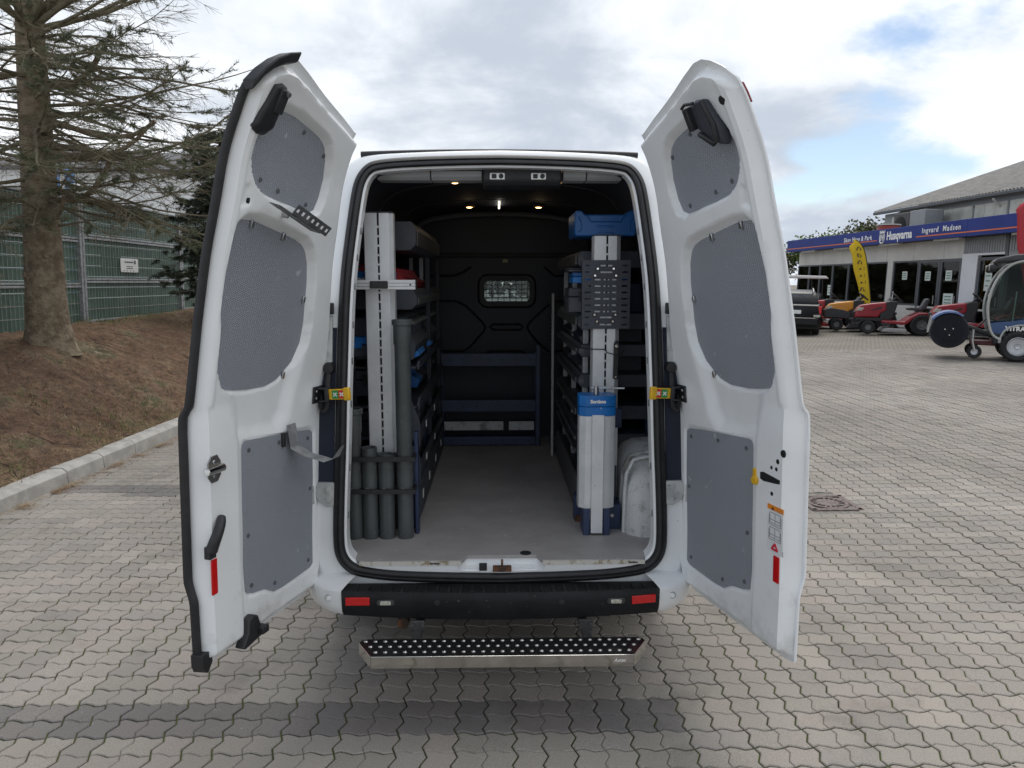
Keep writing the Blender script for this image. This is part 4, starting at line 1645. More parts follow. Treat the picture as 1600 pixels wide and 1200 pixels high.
def door_tools(dr, sg):
    def D(s, z, t):
        return Vector((s, sg * (float(PRO(z)) + t), z))

    def frame(s, z, t):
        """3x3 frame on the door: columns along s, out of the inner face, up"""
        up = (D(s, z + .02, t) - D(s, z - .02, t)).normalized()
        xs = Vector((1, 0, 0))
        out = up.cross(xs).normalized()
        if out.y * sg < 0:
            out = -out
        return Matrix((xs, out, up)).transposed()

    def plate(name, outline, t0, t1, m, bevel=0.0015, par=None, rows=1, smooth=30):
        zs = [p[1] for p in outline]
        mb = MB()
        n = len(outline)
        for t in (t0, t1):
            for s, z in outline:
                mb.v.append(tuple(D(s, z, t)))
        mb.f += [tuple(range(n)), tuple(range(n, 2 * n))]
        mb.f += [(k, (k + 1) % n, n + (k + 1) % n, n + k) for k in range(n)]
        return mb.build(name, m, par or dr, bevel=bevel, smooth=smooth)

    def pad(name, poly, t0, t1):
        P_ = np.array(poly)
        z0, z1 = P_[:, 1].min(), P_[:, 1].max()
        rows, cols = 40, 10
        zz = z0 + (z1 - z0) * (0.5 - 0.5 * np.cos(np.linspace(0.03, pi - 0.03, rows)))
        mb = MB()
        grid = []
        for z in zz:
            xs = []
            for k in range(len(P_)):
                a, b_ = P_[k], P_[(k + 1) % len(P_)]
                if (a[1] > z) != (b_[1] > z):
                    xs.append(a[0] + (b_[0] - a[0]) * (z - a[1]) / (b_[1] - a[1]))
            lo, hi = min(xs), max(xs)
            grid.append([(lerp(lo, hi, c / cols), z) for c in range(cols + 1)])
        for t in (t1, t0):
            for r in grid:
                for s, z in r:
                    mb.v.append(tuple(D(s, z, t)))
        w = cols + 1
        o2 = rows * w
        for r in range(rows - 1):
            for c in range(cols):
                q = (r * w + c, r * w + c + 1, (r + 1) * w + c + 1, (r + 1) * w + c)
                mb.f.append(q)
                mb.f.append(tuple(i + o2 for i in q[::-1]))
        bd = [c for c in range(w)] + [r * w + cols for r in range(1, rows)] + [(rows - 1) * w + c for c in range(cols - 1, -1, -1)] + [r * w for r in range(rows - 2, 0, -1)]
        for k in range(len(bd)):
            a, b_ = bd[k], bd[(k + 1) % len(bd)]
            mb.f.append((a, b_, b_ + o2, a + o2))
        ob = mb.build(name, M_PAD, dr, smooth=40)
        return ob

    def blob(name, s, z, t, size, m, par=None, bevel=0.004, rot=None):
        F = frame(s, z, t)
        if rot is not None:
            F = F @ rot
        return MB().obox(D(s, z, t + size[1] / 2), size, F).build(name, m, par or dr, bevel=bevel)

    def disc(name, s, z, t, r, h, m, par=None, n=18):
        F = frame(s, z, t)
        a = D(s, z, t)
        return MB().cyl(a, a + F.col[1] * h, r, r * 0.85, n).build(name, m, par or dr, bevel=min(h, r) * 0.25)
    return D, frame, plate, pad, blob, disc


M_HOLE = mat("dark opening", (0.008, 0.008, 0.009), 0.8, var=.2)
M_FIX = mat("grey rivet", (0.10, 0.105, 0.115), 0.45, var=.2)


def common(dr, sg):
    D, frame, plate, pad, blob, disc = door_tools(dr, sg)
    pads = []
    for poly, t0, t1, riv in ((UP, .028, .035, [(.60, 2.20), (.49, 2.175), (.30, 2.145), (.26, 2.33), (.43, 2.385)]),
                              (MID, .022, .029, []),
                              (LOW, .047, .054, [(.505, 1.215), (.31, 1.205), (.10, 1.18), (.085, .95), (.11, .63), (.36, .625), (.51, .675), (.52, .88)])):
        p = pad("lining_panel", poly, t0, t1)
        pads.append(p)
        for s, z in riv:
            disc("rivet", s, z, t1, 0.0095, 0.004, M_FIX, p, 12)
    # spring clips on the middle panel
    for s, z in ((.60, 2.05), (.40, 2.02), (.19, 1.78), (.27, 1.475)):
        c = blob("panel_clip", s, z, 0.028, (0.016, 0.012, 0.028), M_STEEL, bevel=0.003)
    # door check: black bracket with the yellow strap
    br = blob("check_bracket", 0.045, 1.365, t_at(.045, 1.365) - 0.002, (0.085, 0.008, 0.075), M_BLACK, bevel=0.006)
    for z in (1.35, 1.38):
        disc("bolt", 0.065, z, t_at(.045, 1.365) + 0.006, 0.008, 0.005, M_STEEL, br, 10)
    return D, frame, plate, pad, blob, disc, pads


# left door (in the picture)
DL = door(1, (-0.873, 0.08, 0), 18)
D, frame, plate, pad, blob, disc, padsL = common(DL, 1)
# black rubber along the free edge, with the moulded cap at the top and the foot at the bottom
sl = MB()
zs = np.linspace(0.50, 2.47, 110)
ringsL = []
for z in zs:
    bz = -0.022 * float(sstep(.70, .80, z) * (1 - sstep(1.385, 1.43, z)))
    prof = [(.765, .006 + bz), (.764, .018 + bz), (.768, .024 + bz), (.777, .024 + bz), (.784, .017 + bz), (.787, .006 + bz), (.784, -.003 + bz), (.770, -.004 + bz)]
    ringsL.append([tuple(D(s, z, t)) for s, t in prof])
sl.loft(ringsL)
sl.build("edge_seal", M_RUBBER, DL, smooth=50)
ft = MB()
ft.loft([[tuple(D(s, z, t)) for s, t in ((.735 + dx, .010), (.735 + dx, .042), (.79 - dx, .045), (.798 - dx, .0), (.78, -.008))] for z, dx in ((.52, .0), (.475, .0), (.445, .022))])
ft.build("seal_foot", M_RUBBER, DL, bevel=0.006)
cap = MB()
cap.loft([[tuple(D(s, z, t)) for s, z, t in ((a, b_, -.004), (a, b_, .05), (a - .005, b_ - .03, .055), (a - .005, b_ - .035, .02))] for a, b_ in ((.79, 2.475), (.770, 2.515), (.745, 2.545), (.71, 2.568), (.665, 2.582))])
cap.build("corner_cap", M_BLACK, DL, bevel=0.006)
# top latch housing
lt = MB()
lt.prism([(a, b_) for a, b_ in ((.60, 2.49), (.70, 2.475), (.735, 2.34), (.72, 2.315), (.64, 2.33), (.59, 2.375))], 0.0, 0.001, 'y')
hs = MB()
oL = [(.655, 2.480), (.685, 2.485), (.715, 2.475), (.735, 2.395), (.748, 2.345), (.725, 2.328), (.68, 2.330), (.650, 2.352), (.645, 2.40)]
for t in (.045, .068, .080):
    k_ = 1.0 if t < .07 else .85
    cx_, cz_ = .695, 2.405
    hs.v += [tuple(D(cx_ + (s - cx_) * k_, cz_ + (z - cz_) * k_, t)) for s, z in oL]
n = len(oL)
for r in range(2):
    hs.f += [(r * n + k, r * n + (k + 1) % n, (r + 1) * n + (k + 1) % n, (r + 1) * n + k) for k in range(n)]
hs.f += [tuple(range(n)), tuple(range(2 * n, 3 * n))]
top_l = hs.build("top_latch", M_BLACK, DL, bevel=0.006)
blob("latch_block", .672, 2.435, .060, (.045, .030, .08), M_BLACK, top_l)
disc("latch_pin", .662, 2.455, .09, .011, .008, M_FIX, top_l)
disc("grommet", .667, 2.123, t_at(.667, 2.123) - 0.002, .012, .004, M_HOLE)
# perforated angle bracket
pb = MB()
A, B = D(.595, 2.123, .085), D(.33, 2.045, .10)
dv_ = (B - A)
F = frame(.45, 2.08, .08)
X = dv_.normalized()
Yn = F.col[1] - X * F.col[1].dot(X)
Yn.normalize()
Zn = X.cross(Yn)


def perforated(mb, O, X, W_, L, W, T, n):
    """strip L x W with n square-ish holes, built of bars"""
    Nn = X.cross(W_)
    def bar(a0, a1, b0, b1):
        R = Matrix((X, W_, Nn)).transposed()
        mb.obox(O + X * ((a0 + a1) / 2) + W_ * ((b0 + b1) / 2), (a1 - a0, b1 - b0, T), R)
    bar(0, L, 0, W * .32)
    bar(0, L, W * .68, W)
    for k in range(n + 1):
        c = L * k / n
        bar(max(0, c - L / n * .25), min(L, c + L / n * .25), W * .32, W * .68)


perforated(pb, A, X, Yn, dv_.length, 0.045, 0.003, 8)
perforated(pb, A + Yn * 0.05 + X * .07, X, (Yn * .35 + (Zn if Zn.z > 0 else -Zn) * .94).normalized(), dv_.length * .85, 0.04, 0.003, 7)
pbo = pb.build("perforated_bracket", mat("dull zinc", (.20, .21, .22), .45, .6, var=.3, vscale=20), DL)
blob("bracket_rivet", .47, 2.10, .035, (.015, .05, .03), M_STEEL, pbo)
# folded sheet hook
hk = MB()
A = D(.235, 1.245, .062)
Fh = frame(.2, 1.2, .06)
out = Fh.col[1]
pts = [A + Vector((0, 0, .02)), A + out * .004, A + out * .015 + Vector((0, 0, -.075)), A + out * .06 + Vector((-.02, 0, -.105)), A + out * .15 + Vector((-.03, 0, -.125)), A + out * .185 + Vector((-.035, 0, -.11)), A + out * .215 + Vector((-.04, 0, -.06))]
for k, p in enumerate(pts):
    w = .03 if k < 6 else .014
    hk.v += [tuple(p + Vector((w, 0, 0))), tuple(p + Vector((-w, 0, 0))), tuple(p + Vector((-w, 0, .003)) + out * .002), tuple(p + Vector((w, 0, .003)) + out * .002)]
for k in range(len(pts) - 1):
    a = 4 * k
    hk.f += [(a, a + 1, a + 5, a + 4), (a + 1, a + 2, a + 6, a + 5), (a + 2, a + 3, a + 7, a + 6), (a + 3, a, a + 4, a + 7)]
hk.f += [(0, 1, 2, 3), tuple(range(4 * len(pts) - 4, 4 * len(pts)))]
hko = hk.build("sheet_hook", mat("bright zinc sheet", (.50, .51, .52), .38, .5, var=.3, vscale=25), DL, smooth=0)
blob("hook_pad", .285, 1.21, .054, (.02, .012, .06), M_BLACK, hko)
# striker, pull handle, reflector, lower latch
st_ = plate("striker_plate", [(.688, 1.17), (.706, 1.148), (.738, 1.148), (.755, 1.17), (.755, 1.22), (.738, 1.245), (.706, 1.245), (.688, 1.22)], t_at(.70, 1.19) - .001, t_at(.70, 1.19) + .004, mat("striker steel", (.28, .27, .26), .35, .9, var=.2))
F = frame(.70, 1.19, .08)
MB().cyl(D(.690, 1.197, t_at(.70, 1.19) + .014), D(.778, 1.197, t_at(.70, 1.19) + .016), .015, .013, 16).build("striker_pin", M_CHROME, st_, bevel=.002)
for z in (1.17, 1.222):
    disc("bolt", .725, z, t_at(.70, 1.19) + .004, .008, .004, M_STEEL, st_, 12)
hp = MB()
ctr = [D(.755, .905, .075), D(.752, .94, .088), D(.738, .975, .095), D(.72, 1.00, .092), D(.70, 1.012, .078)]
hc = chaikin([tuple(c) for c in ctr], 2)
hp.tube(hc, [lerp(.022, .015, k / (len(hc) - 1)) for k in range(len(hc))], 12)
hp.obox(D(.755, .90, .07), (.034, .025, .045), frame(.75, .915, .08))
hp.build("pull_handle", M_BLACK, DL, bevel=.004)
plate("door_reflector", rrect(.722, .752, .735, .868, .003, 2), t_at(.73, .80) - .002, t_at(.73, .80) + .0035, M_REFL)
lk = plate("lower_latch", [(.50, .478), (.53, .472), (.61, .462), (.625, .472), (.59, .515), (.582, .568), (.55, .575), (.525, .565), (.512, .525)], .05, .092, M_BLACK, bevel=.006)
blob("latch_tongue", .512, .502, .075, (.04, .04, .028), M_BLACK, lk)
MB().cyl(D(.475, .507, .095), D(.515, .507, .095), .006, n=8).build("latch_pin", M_STEEL, lk)

# right door (in the picture)
DR = door(-1, (0.874, 0.08, 0), 16)
D, frame, plate, pad, blob, disc, padsR = common(DR, -1)
hs = MB()
oR = [(.545, 2.445), (.60, 2.460), (.645, 2.455), (.672, 2.37), (.665, 2.318), (.645, 2.312), (.575, 2.355), (.552, 2.38)]
for t, k_ in ((.045, 1.0), (.075, 1.0), (.088, .9)):
    cx_, cz_ = .61, 2.39
    hs.v += [tuple(D(cx_ + (s - cx_) * k_, cz_ + (z - cz_) * k_, t)) for s, z in oR]
n = len(oR)
for r in range(2):
    hs.f += [(r * n + k, r * n + (k + 1) % n, (r + 1) * n + (k + 1) % n, (r + 1) * n + k) for k in range(n)]
hs.f += [tuple(range(n)), tuple(range(2 * n, 3 * n))]
tl = hs.build("top_latch", M_TRAY2, DR, bevel=0.005)
mb = MB()
mb.tube([tuple(D(s, z, .10)) for s, z in ((.655, 2.445), (.670, 2.37), (.662, 2.318), (.642, 2.312), (.578, 2.355))], .009, 8)
mb.build("latch_rim", M_BLACK, tl, smooth=50)
blob("latch_block", .552, 2.41, .07, (.028, .04, .08), M_BLACK, tl)
MB().tube([tuple(D(.552, 2.44, .115)), tuple(D(.58, 2.446, .118)), tuple(D(.62, 2.443, .11))], .006, 8).build("latch_lever", M_BLACK, tl, smooth=50)
disc("grommet", .715, 2.437, t_at(.715, 2.437) - .003, .017, .005, M_HOLE)
# brake lamp on the outer skin near the top corner
bl = MB()
bl.loft([[tuple(D(s, z, t)) for s, t in ((.69, -.001), (.768, -.001), (.768, -.013), (.69, -.013))] for z in (2.425, 2.455, 2.485)])
bl.build("brake_lamp", mat("dark red lens", (.22, .01, .012), .25, var=.1), DR, bevel=.004)
# lock area
tt = t_at(.66, 1.14)
sl_ = plate("lock_slot", [(s + .03, z) for s, z in ((.585, 1.125), (.605, 1.12), (.68, 1.128), (.70, 1.132), (.70, 1.146), (.68, 1.148), (.605, 1.155), (.585, 1.15))], tt - .004, tt + .0008, M_HOLE, bevel=0)
for s, z, r in ((.742, 1.247, .015), (.715, 1.212, .011), (.680, 1.182, .008), (.708, 1.182, .009), (.685, 1.085, .0095)):
    disc("access_hole", s, z, t_at(s, z) - .003, r, .0036, M_HOLE)
yl = disc("release_knob", .588, 1.112, t_at(.588, 1.118), .019, .012, M_YEL)
blob("release_tab", .582, 1.135, t_at(.58, 1.14), (.022, .012, .04), M_YEL, yl)
# stickers
M_ORANGE = mat("orange label", (0.80, 0.25, 0.015), 0.45, var=.05)
M_INK = mat("printed grey line", (0.22, 0.2, 0.22), 0.6, var=.05)
M_REDINK = mat("printed red", (0.60, 0.02, 0.05), 0.5, var=.05)
ts_ = max(t_at(.70, z) for z in (.90, .95, 1.0, 1.03)) + .0015
lab = plate("warning_label", [(.665, .868), (.755, .868), (.755, 1.042), (.665, 1.042)], ts_ - .004, ts_, mat("white label", (.74, .76, .77), .4, var=.03), bevel=0)
plate("label_header", [(.665, 1.026), (.755, 1.026), (.755, 1.044), (.665, 1.044)], ts_ - .002, ts_ + .0012, M_ORANGE, bevel=0, par=lab)
plate("header_mark", [(.690, 1.028), (.704, 1.028), (.697, 1.040)], ts_, ts_ + .002, M_BLACK, bevel=0, par=lab)
ln_ = MB()


def seg(a, b_, r=.0011):
    ln_.tube([tuple(D(a[0], a[1], ts_ + .0006)), tuple(D(b_[0], b_[1], ts_ + .0006))], r, 4)


for z0 in (.978, .922):
    for a, b_ in (((.68, z0), (.74, z0)), ((.74, z0), (.74, z0 + .038)), ((.74, z0 + .038), (.68, z0 + .038)), ((.68, z0 + .038), (.68, z0)), ((.71, z0), (.71, z0 + .038)), ((.68, z0 + .012), (.74, z0 + .012)),
                  ((.676, z0 - .008), (.744, z0 - .008)), ((.676, z0 - .008), (.676, z0 + .03)), ((.744, z0 - .008), (.744, z0 + .03))):
        seg(a, b_)
for a, b_ in (((.724, 1.028), (.724, 1.040)), ((.724, 1.028), (.742, 1.028)), ((.742, 1.028), (.742, 1.040)), ((.758, .868), (.758, .888))):
    seg(a, b_, .0012)
ln_.build("label_drawing", M_INK, lab, smooth=0)
tri = MB()
c3 = [(.712, .903), (.695, .880), (.729, .880)]
for a, b_ in zip(c3, c3[1:] + c3[:1]):
    tri.tube([tuple(D(a[0], a[1], ts_ + .0008)), tuple(D(b_[0], b_[1], ts_ + .0008))], .0042, 5)
tri.build("label_triangle", M_REDINK, lab, smooth=0)
ln_ = MB()
t2 = t_at(.515, 1.22) + .0005
for z in (1.27, 1.255, 1.245):
    ln_.tube([tuple(D(.505, z - .04, t2)), tuple(D(.530, z - .04, t2))], .0016, 4)
for a, b_ in (((.502, 1.19), (.532, 1.19)), ((.502, 1.16), (.532, 1.16)), ((.502, 1.16), (.502, 1.19)), ((.532, 1.16), (.532, 1.19)), ((.502, 1.16), (.517, 1.185))):
    ln_.tube([tuple(D(a[0], a[1] + .02, t2)), tuple(D(b_[0], b_[1] + .02, t2))], .0009, 4)
ln_.build("engraved_diagram", M_INK, DR, smooth=0)
plate("door_reflector", rrect(.705, .738, .758, .858, .003, 2), t_at(.71, .81) - .002, t_at(.71, .81) + .0035, M_REFL)
# gather of thin hem along the skin edge
for dr, sg in ((DL, 1), (DR, -1)):
    Dd = door_tools(dr, sg)[0]
    hm = MB()
    hm.tube([tuple(Dd(.768, z, .006 - 0.022 * float(sstep(.70, .80, z) * (1 - sstep(1.385, 1.43, z))))) for z in np.linspace(.47, 2.47, 90)], .0055, 6)
    hm.build("hem", M_WHITE, dr, smooth=60)

# yellow door check straps, from the bracket on the door to the pillar
for sg, dr in ((-1, DL), (1, DR)):
    Dd = door_tools(dr, -sg)[0]
    mw = Matrix.Translation(dr.location) @ Matrix.Rotation(dr.rotation_euler.z, 4, 'Z')
    A = mw @ Dd(.055, 1.365, t_at(.045, 1.365) + .02)
    B = Vector((sg * 0.650, -0.055, 1.376))
    root = empty("door_strap", (0, 0, 0), parent=VAN)
    d = (B - A)
    X = d.normalized()
    Zv = Vector((0, 0, 1))
    Zv = (Zv - X * Zv.dot(X)).normalized()
    Yv = Zv.cross(X)
    R = Matrix((X, Yv, Zv)).transposed()
    L = d.length
    MB().obox(A + X * (L * .64), (L * .74, .012, .046), R).build("strap_band", M_YEL, root, bevel=.004)
    MB().obox(A + X * (L * .93), (L * .22, .020, .056), R).build("strap_grip", M_YEL, root, bevel=.006)
    front = Yv if Yv.y < 0 else -Yv
    gp = A + X * (L * .66) + front * .0065
    MB().obox(gp + X * -.016, (.030, .003, .036), R).build("strap_mark_green", mat("green mark", (.02, .28, .06), .5, var=.1), root)
    MB().obox(gp + X * .016, (.030, .003, .036), R).build("strap_mark_red", mat("red mark", (.6, .03, .02), .5, var=.1), root)
    mk_ = MB()
    for sx_ in (-1, 1):
        for q in (-1, 1):
            mk_.obox(gp + front * .002 + X * (sx_ * .016), (.022, .0015, .005), R @ Matrix.Rotation(q * RAD(42), 3, 'Y'))
    mk_.build("strap_arrows", M_WPLAST, root)
    hb = MB()
    for zz in (-1, 1):
        hb.obox(A + X * (L * .12) + Zv * (zz * .027), (L * .34, .028, .008), R)
    hb.obox(A + X * (L * .26), (.018, .03, .06), R)
    hb.build("strap_hinge", M_BLACK, root, bevel=.003)


# ------------------------------------------------------------------ cargo: racks and loads
def tray_prof(xo, xi, z0, z1, c=0.03):
    """closed tray end profile; xo wall side, xi aisle side"""
    d = 1 if xi > xo else -1
    return [(xo, z0), (xi - d * c, z0), (xi, z0 + c), (xi, z1 - c * 1.3), (xi - d * c * .8, z1), (xo, z1)]


M_SLOT = mat("slotted aluminium upright", (0.45, 0.46, 0.48), 0.45, 0.3, var=.15, vscale=20)
M_TAG = mat("white tag", (0.75, 0.75, 0.73), 0.5, var=.1, vscale=60)
M_RAILG = mat("grey anodised rail", (0.115, 0.113, 0.115), 0.5, 0.2, var=.15, vscale=12)

ORD = ["first", "second", "third", "fourth", "fifth", "sixth", "seventh", "eighth"]
ROW = {1.69: "upper", 1.525: "middle", 1.365: "lower"}
# rack behind the pipes
RL = empty("storage_rack", (-0.63, 1.4, 0.6))
tag(RL, "dark steel storage rack with trays standing behind the grey pipes", "rack")


def local(root, mb):
    l = root.location
    mb.v = [(x - l.x, y - l.y, z - l.z) for x, y, z in mb.v]
    return mb


for z0, z1, y0, y1, m in ((2.015, 2.165, .74, 2.28, M_TRAY), (1.705, 1.815, .74, 2.28, M_TRAY)):
    mb = MB()
    mb.prism(tray_prof(-.78, -.45, z0, z1), y0, y1, 'y')
    local(RL, mb).build("tray", m, RL, bevel=.004)
    mb = MB()
    mb.prism([(-.452, z0 + .03), (-.446, z0 + .025), (-.443, z1 - .05), (-.449, z1 - .045)], y0 + .05, y1, 'y')
    local(RL, mb).build("tray_lip", M_RAILG, RL)
for z0, z1 in ((1.40, 1.44), (1.19, 1.25), (1.02, 1.09), (.83, .90)):
    mb = MB()
    mb.box(-.80, -.445, .66, 2.25, z0, z0 + .012)
    mb.prism([(-.455, z0), (-.438, z0 - .004), (-.432, z1), (-.442, z1)], .66, 2.25, 'y')
    local(RL, mb).build("shelf", M_TRAY2, RL)
for k, (z0, z1) in enumerate(((.62, .80),)):
    mb = MB()
    mb.box(-.80, -.432, .52, 2.24, z0, z1)
    dr_ = local(RL, mb).build("drawer", M_TRAY2, RL, bevel=.006)
    for y in (.72, 1.1, 1.55, 2.0):
        q = MB().box(-.4318, -.4295, y - .022, y + .022, .69, .735)
        local(RL, q).build("drawer_tag", M_TAG, dr_)
for z in (1.055, .865):
    for y in (.95, 1.5):
        q = MB().box(-.4325, -.4295, y - .02, y + .02, z - .018, z + .018)
        local(RL, q).build("shelf_tag", M_TAG, RL)
for y, x in ((.68, -.80), (1.45, -.80), (2.22, -.80), (2.22, -.475), (1.45, -.475)):
    for _ in (0,):
        mb = MB().box(x, x + .03, y, y + .03, .6, 2.0)
        local(RL, mb).build("upright", M_BULK, RL, bevel=.003)
for x in (-.52, -.56, -.63):
    mb = MB().box(x, x + .025, 1.95, 1.97, 1.82, 2.02)
    local(RL, mb).build("slotted_upright", M_SLOT, RL)
mb = MB()
mb.prism([(-.475, .60), (-.432, .60), (-.432, .78), (-.45, .82), (-.475, .82)], .455, .50, 'y')
local(RL, mb).build("end_post", M_NAVY, RL, bevel=.004)
mb = MB()
for z in (1.24, 1.04):
    mb.prism([(-.60, z - .25), (-.435, z - .25), (-.435, z - .12), (-.48, z), (-.60, z)], .645, .655, 'y')
local(RL, mb).build("end_panel", M_TRAY2, RL)


def open_bin(name, x0, x1, y0, y1, z0, z1, m, slant=.05, par=None):
    """storage bin with a sloping low front; x1 is the front (aisle) side"""
    t = .004
    d = 1 if x1 > x0 else -1
    mb = MB()
    out = [(x0, z0), (x1 - d * slant * .4, z0), (x1, z0 + (z1 - z0) * .35), (x1 - d * slant, z0 + (z1 - z0) * .55), (x1 - d * slant * 1.6, z1), (x0, z1)]
    for y in (y0, y1 - t):
        mb.prism(out, y, y + t, 'y')
    mb.box(min(x0, x1 - d * slant * .4), max(x0, x1 - d * slant * .4), y0 + t, y1 - t, z0, z0 + t)
    p, q = out[1], out[2]
    mb.add([(p[0], y0, p[1]), (p[0], y1, p[1]), (q[0], y1, q[1]), (q[0], y0, q[1]), (p[0] - d * t, y0, p[1]), (p[0] - d * t, y1, p[1]), (q[0] - d * t, y1, q[1]), (q[0] - d * t, y0, q[1])],
           [(0, 1, 2, 3), (7, 6, 5, 4), (0, 4, 5, 1), (2, 6, 7, 3)])
    mb.add([(q[0], y0, q[1]), (q[0], y1, q[1]), (out[3][0], y1, out[3][1]), (out[3][0], y0, out[3][1])], [(0, 1, 2, 3)])
    mb.box(min(x0, x0 + d * t), max(x0, x0 + d * t), y0 + t, y1 - t, z0 + t, z1)
    return mb.build(name, m, par, smooth=0)


for k in range(7):
    y = .76 + k * .125
    o = open_bin("red_bin", -.76, -.485, y, y + .118, 1.816, 1.925, M_RED, .05)
    tag(o, f"{ORD[k]} red sloping bin of the tray row, counted from the rear opening", "bin", "red bins on the rack behind the pipes")
for k in range(8):
    y = .70 + k * .175
    r_ = empty("grey_bin", (-.63, y + .08, 1.445))
    tag(r_, f"{ORD[k]} charcoal bin under the red bins, counted from the rear opening", "bin", "charcoal bins on the rack behind the pipes")
    b_ = open_bin("bin_shell", -.17, .175, -.08, .085, 0.0, .215, M_TRAY, .04, r_)
    MB().prism([(.10, .21), (.165, .20), (.172, .185), (.10, .19)], -.075, .08, 'y').build("bin_label", M_RAILG, r_)
    if k in (0, 1, 4):
        MB().prism([(.155, .03), (.178, .045), (.192, .02), (.150, .0)], -.05, .075, 'y').build("bin_catch", M_BLUE2, r_)


def flat_case(name, label, cat, loc, size, m, mlid, latch=None, text=None):
    """carrying case: lower tray, lid, two latches; size x,y,z; origin at base centre"""
    r_ = empty(name, loc)
    tag(r_, label, cat)
    sx, sy, sz = [q / 2 for q in size]
    MB().prism(rrect(-sx, sx, -sy, sy, .015, 3), 0, size[2] * .62, 'z').build("case_tray", m, r_, bevel=.004)
    MB().prism(rrect(-sx, sx, -sy, sy, .015, 3), size[2] * .64, size[2], 'z').build("case_lid", mlid, r_, bevel=.005)
    for x in (-sx * .55, sx * .55):
        MB().box(x - .02, x + .02, -sy - .006, -sy + .001, size[2] * .45, size[2] * .85).build("latch", latch or M_BLACK, r_, bevel=.002)
    if text:
        me = text_mesh(text, .055, .0008, bold=.0015)
        mk("lettering", me, M_WPLAST, r_, smooth=0, loc=(-.01, -sy - .0068, size[2] * .5), rot=(pi / 2, 0, 0))
    return r_


flat_case("organiser_case", "blue organiser case with white lettering half hidden behind the tall white profile", "case", (-.66, .64, 1.82), (.22, .16, .085), M_BLUE2, M_BLUE2, M_BLUE2, "Sortimo")
flat_case("red_case", "flat dark red case lying on the blue lettered organiser case", "case", (-.67, .64, 1.906), (.20, .16, .03), M_RED, M_RED)
flat_case("drawer_case", "dark drawer case with bright blue lid beside the tall white profile", "case", (-.665, .59, 1.475), (.23, .12, .10), M_TRAY2, M_BLUE2, M_BLUE2)
flat_case("grey_case", "charcoal case stacked under the row of charcoal bins", "case", (-.64, .76, 1.252), (.28, .16, .14), M_TRAY2, M_TRAY)
flat_case("tool_case", "black tool case on the lower shelf behind the tall grey pipe", "case", (-.62, .80, 1.035), (.30, .20, .13), M_BLACK, M_TRAY2)
for q, (zq, hq) in enumerate(((1.036, .13), (.846, .14))):
    for k in range(5):
        y = 1.06 + .25 * k
        flat_case('shelf_case', f'{ORD[k]} dark case on the {("knee-high", "lowest open")[q]} shelf of the rack behind the pipes', 'case', (-.62, y, zq), (.31, .22, hq), (M_TRAY2, M_BLACK, M_NAVY)[(k + q) % 3], M_TRAY2)
for k in range(6):
    y = 1.0 + .2 * k
    r_ = open_bin("deep_bin", -.76, -.47, y, y + .17, 1.254, 1.375, M_TRAY2 if k % 3 else M_BLUE, .04)
    tag(r_, f"{ORD[k]} deep bin in the dim lower row behind the tall pipe", "bin", "deep bins in the dim lower rack row")

# rack on the other side
RR = empty("storage_rack", (0.60, 1.4, 0.6))
tag(RR, "dark steel rack of drawer trays behind the blue-capped support leg", "rack")
for z0, z1, y0 in ((1.925, 2.015, .78), (1.60, 1.685, .74), (1.455, 1.52, .72), (1.29, 1.36, .72), (1.115, 1.19, .72), (.975, 1.035, .72), (.905, .965, .72)):
    mb = MB()
    mb.prism(tray_prof(.80, .405, z0, z1, .022), y0, 2.02, 'y')
    t_ = local(RR, mb).build("tray", M_TRAY if z0 > 1.5 else M_TRAY2, RR, bevel=.004)
    mb = MB()
    mb.prism([(.404, z0 + .02), (.396, z0 + .018), (.398, z1 - .02), (.404, z1 - .024)], y0 + .06, 2.02, 'y')
    local(RR, mb).build("tray_rail", M_RAILG, t_)
    q = MB().box(.415, .435, y0 - .003, y0 + .001, (z0 + z1) / 2 - .01, (z0 + z1) / 2 + .01)
    local(RR, q).build("tray_stud", M_RAILG, t_)
for y in (.80, 1.4, 1.98):
    for x in (.44, .79):
        mb = MB().box(x, x + .03, y, y + .03, .6, 2.0)
        local(RR, mb).build("upright", M_SLOT if x < .5 else M_NAVY, RR, bevel=.003)
mb = MB().box(.398, .416, .62, 2.06, .615, .80)
local(RR, mb).build("kick_board", M_RAILG, RR, bevel=.003)
for zz in (.64, .72):
    mb = MB().box(.43, .80, .75, 2.0, zz, zz + .05)
    local(RR, mb).build("low_tray", M_TRAY2, RR)
for k in range(8):
    y = .86 + k * .14
    for z0 in (1.69, 1.525, 1.365):
        if (k + int(z0 * 100)) % 5 == 0:
            continue
        h = .15 if z0 > 1.6 else .075
        r_ = open_bin("small_bin", .77, .425, y, y + .13, z0, z0 + h, M_TRAY2 if (k + int(z0 * 50)) % 7 else M_NAVY, .035)
        tag(r_, f"{ORD[k]} small dark bin of the {ROW[z0]} row on the rack behind the slotted plate", "bin", "small bins on the rack behind the slotted plate")

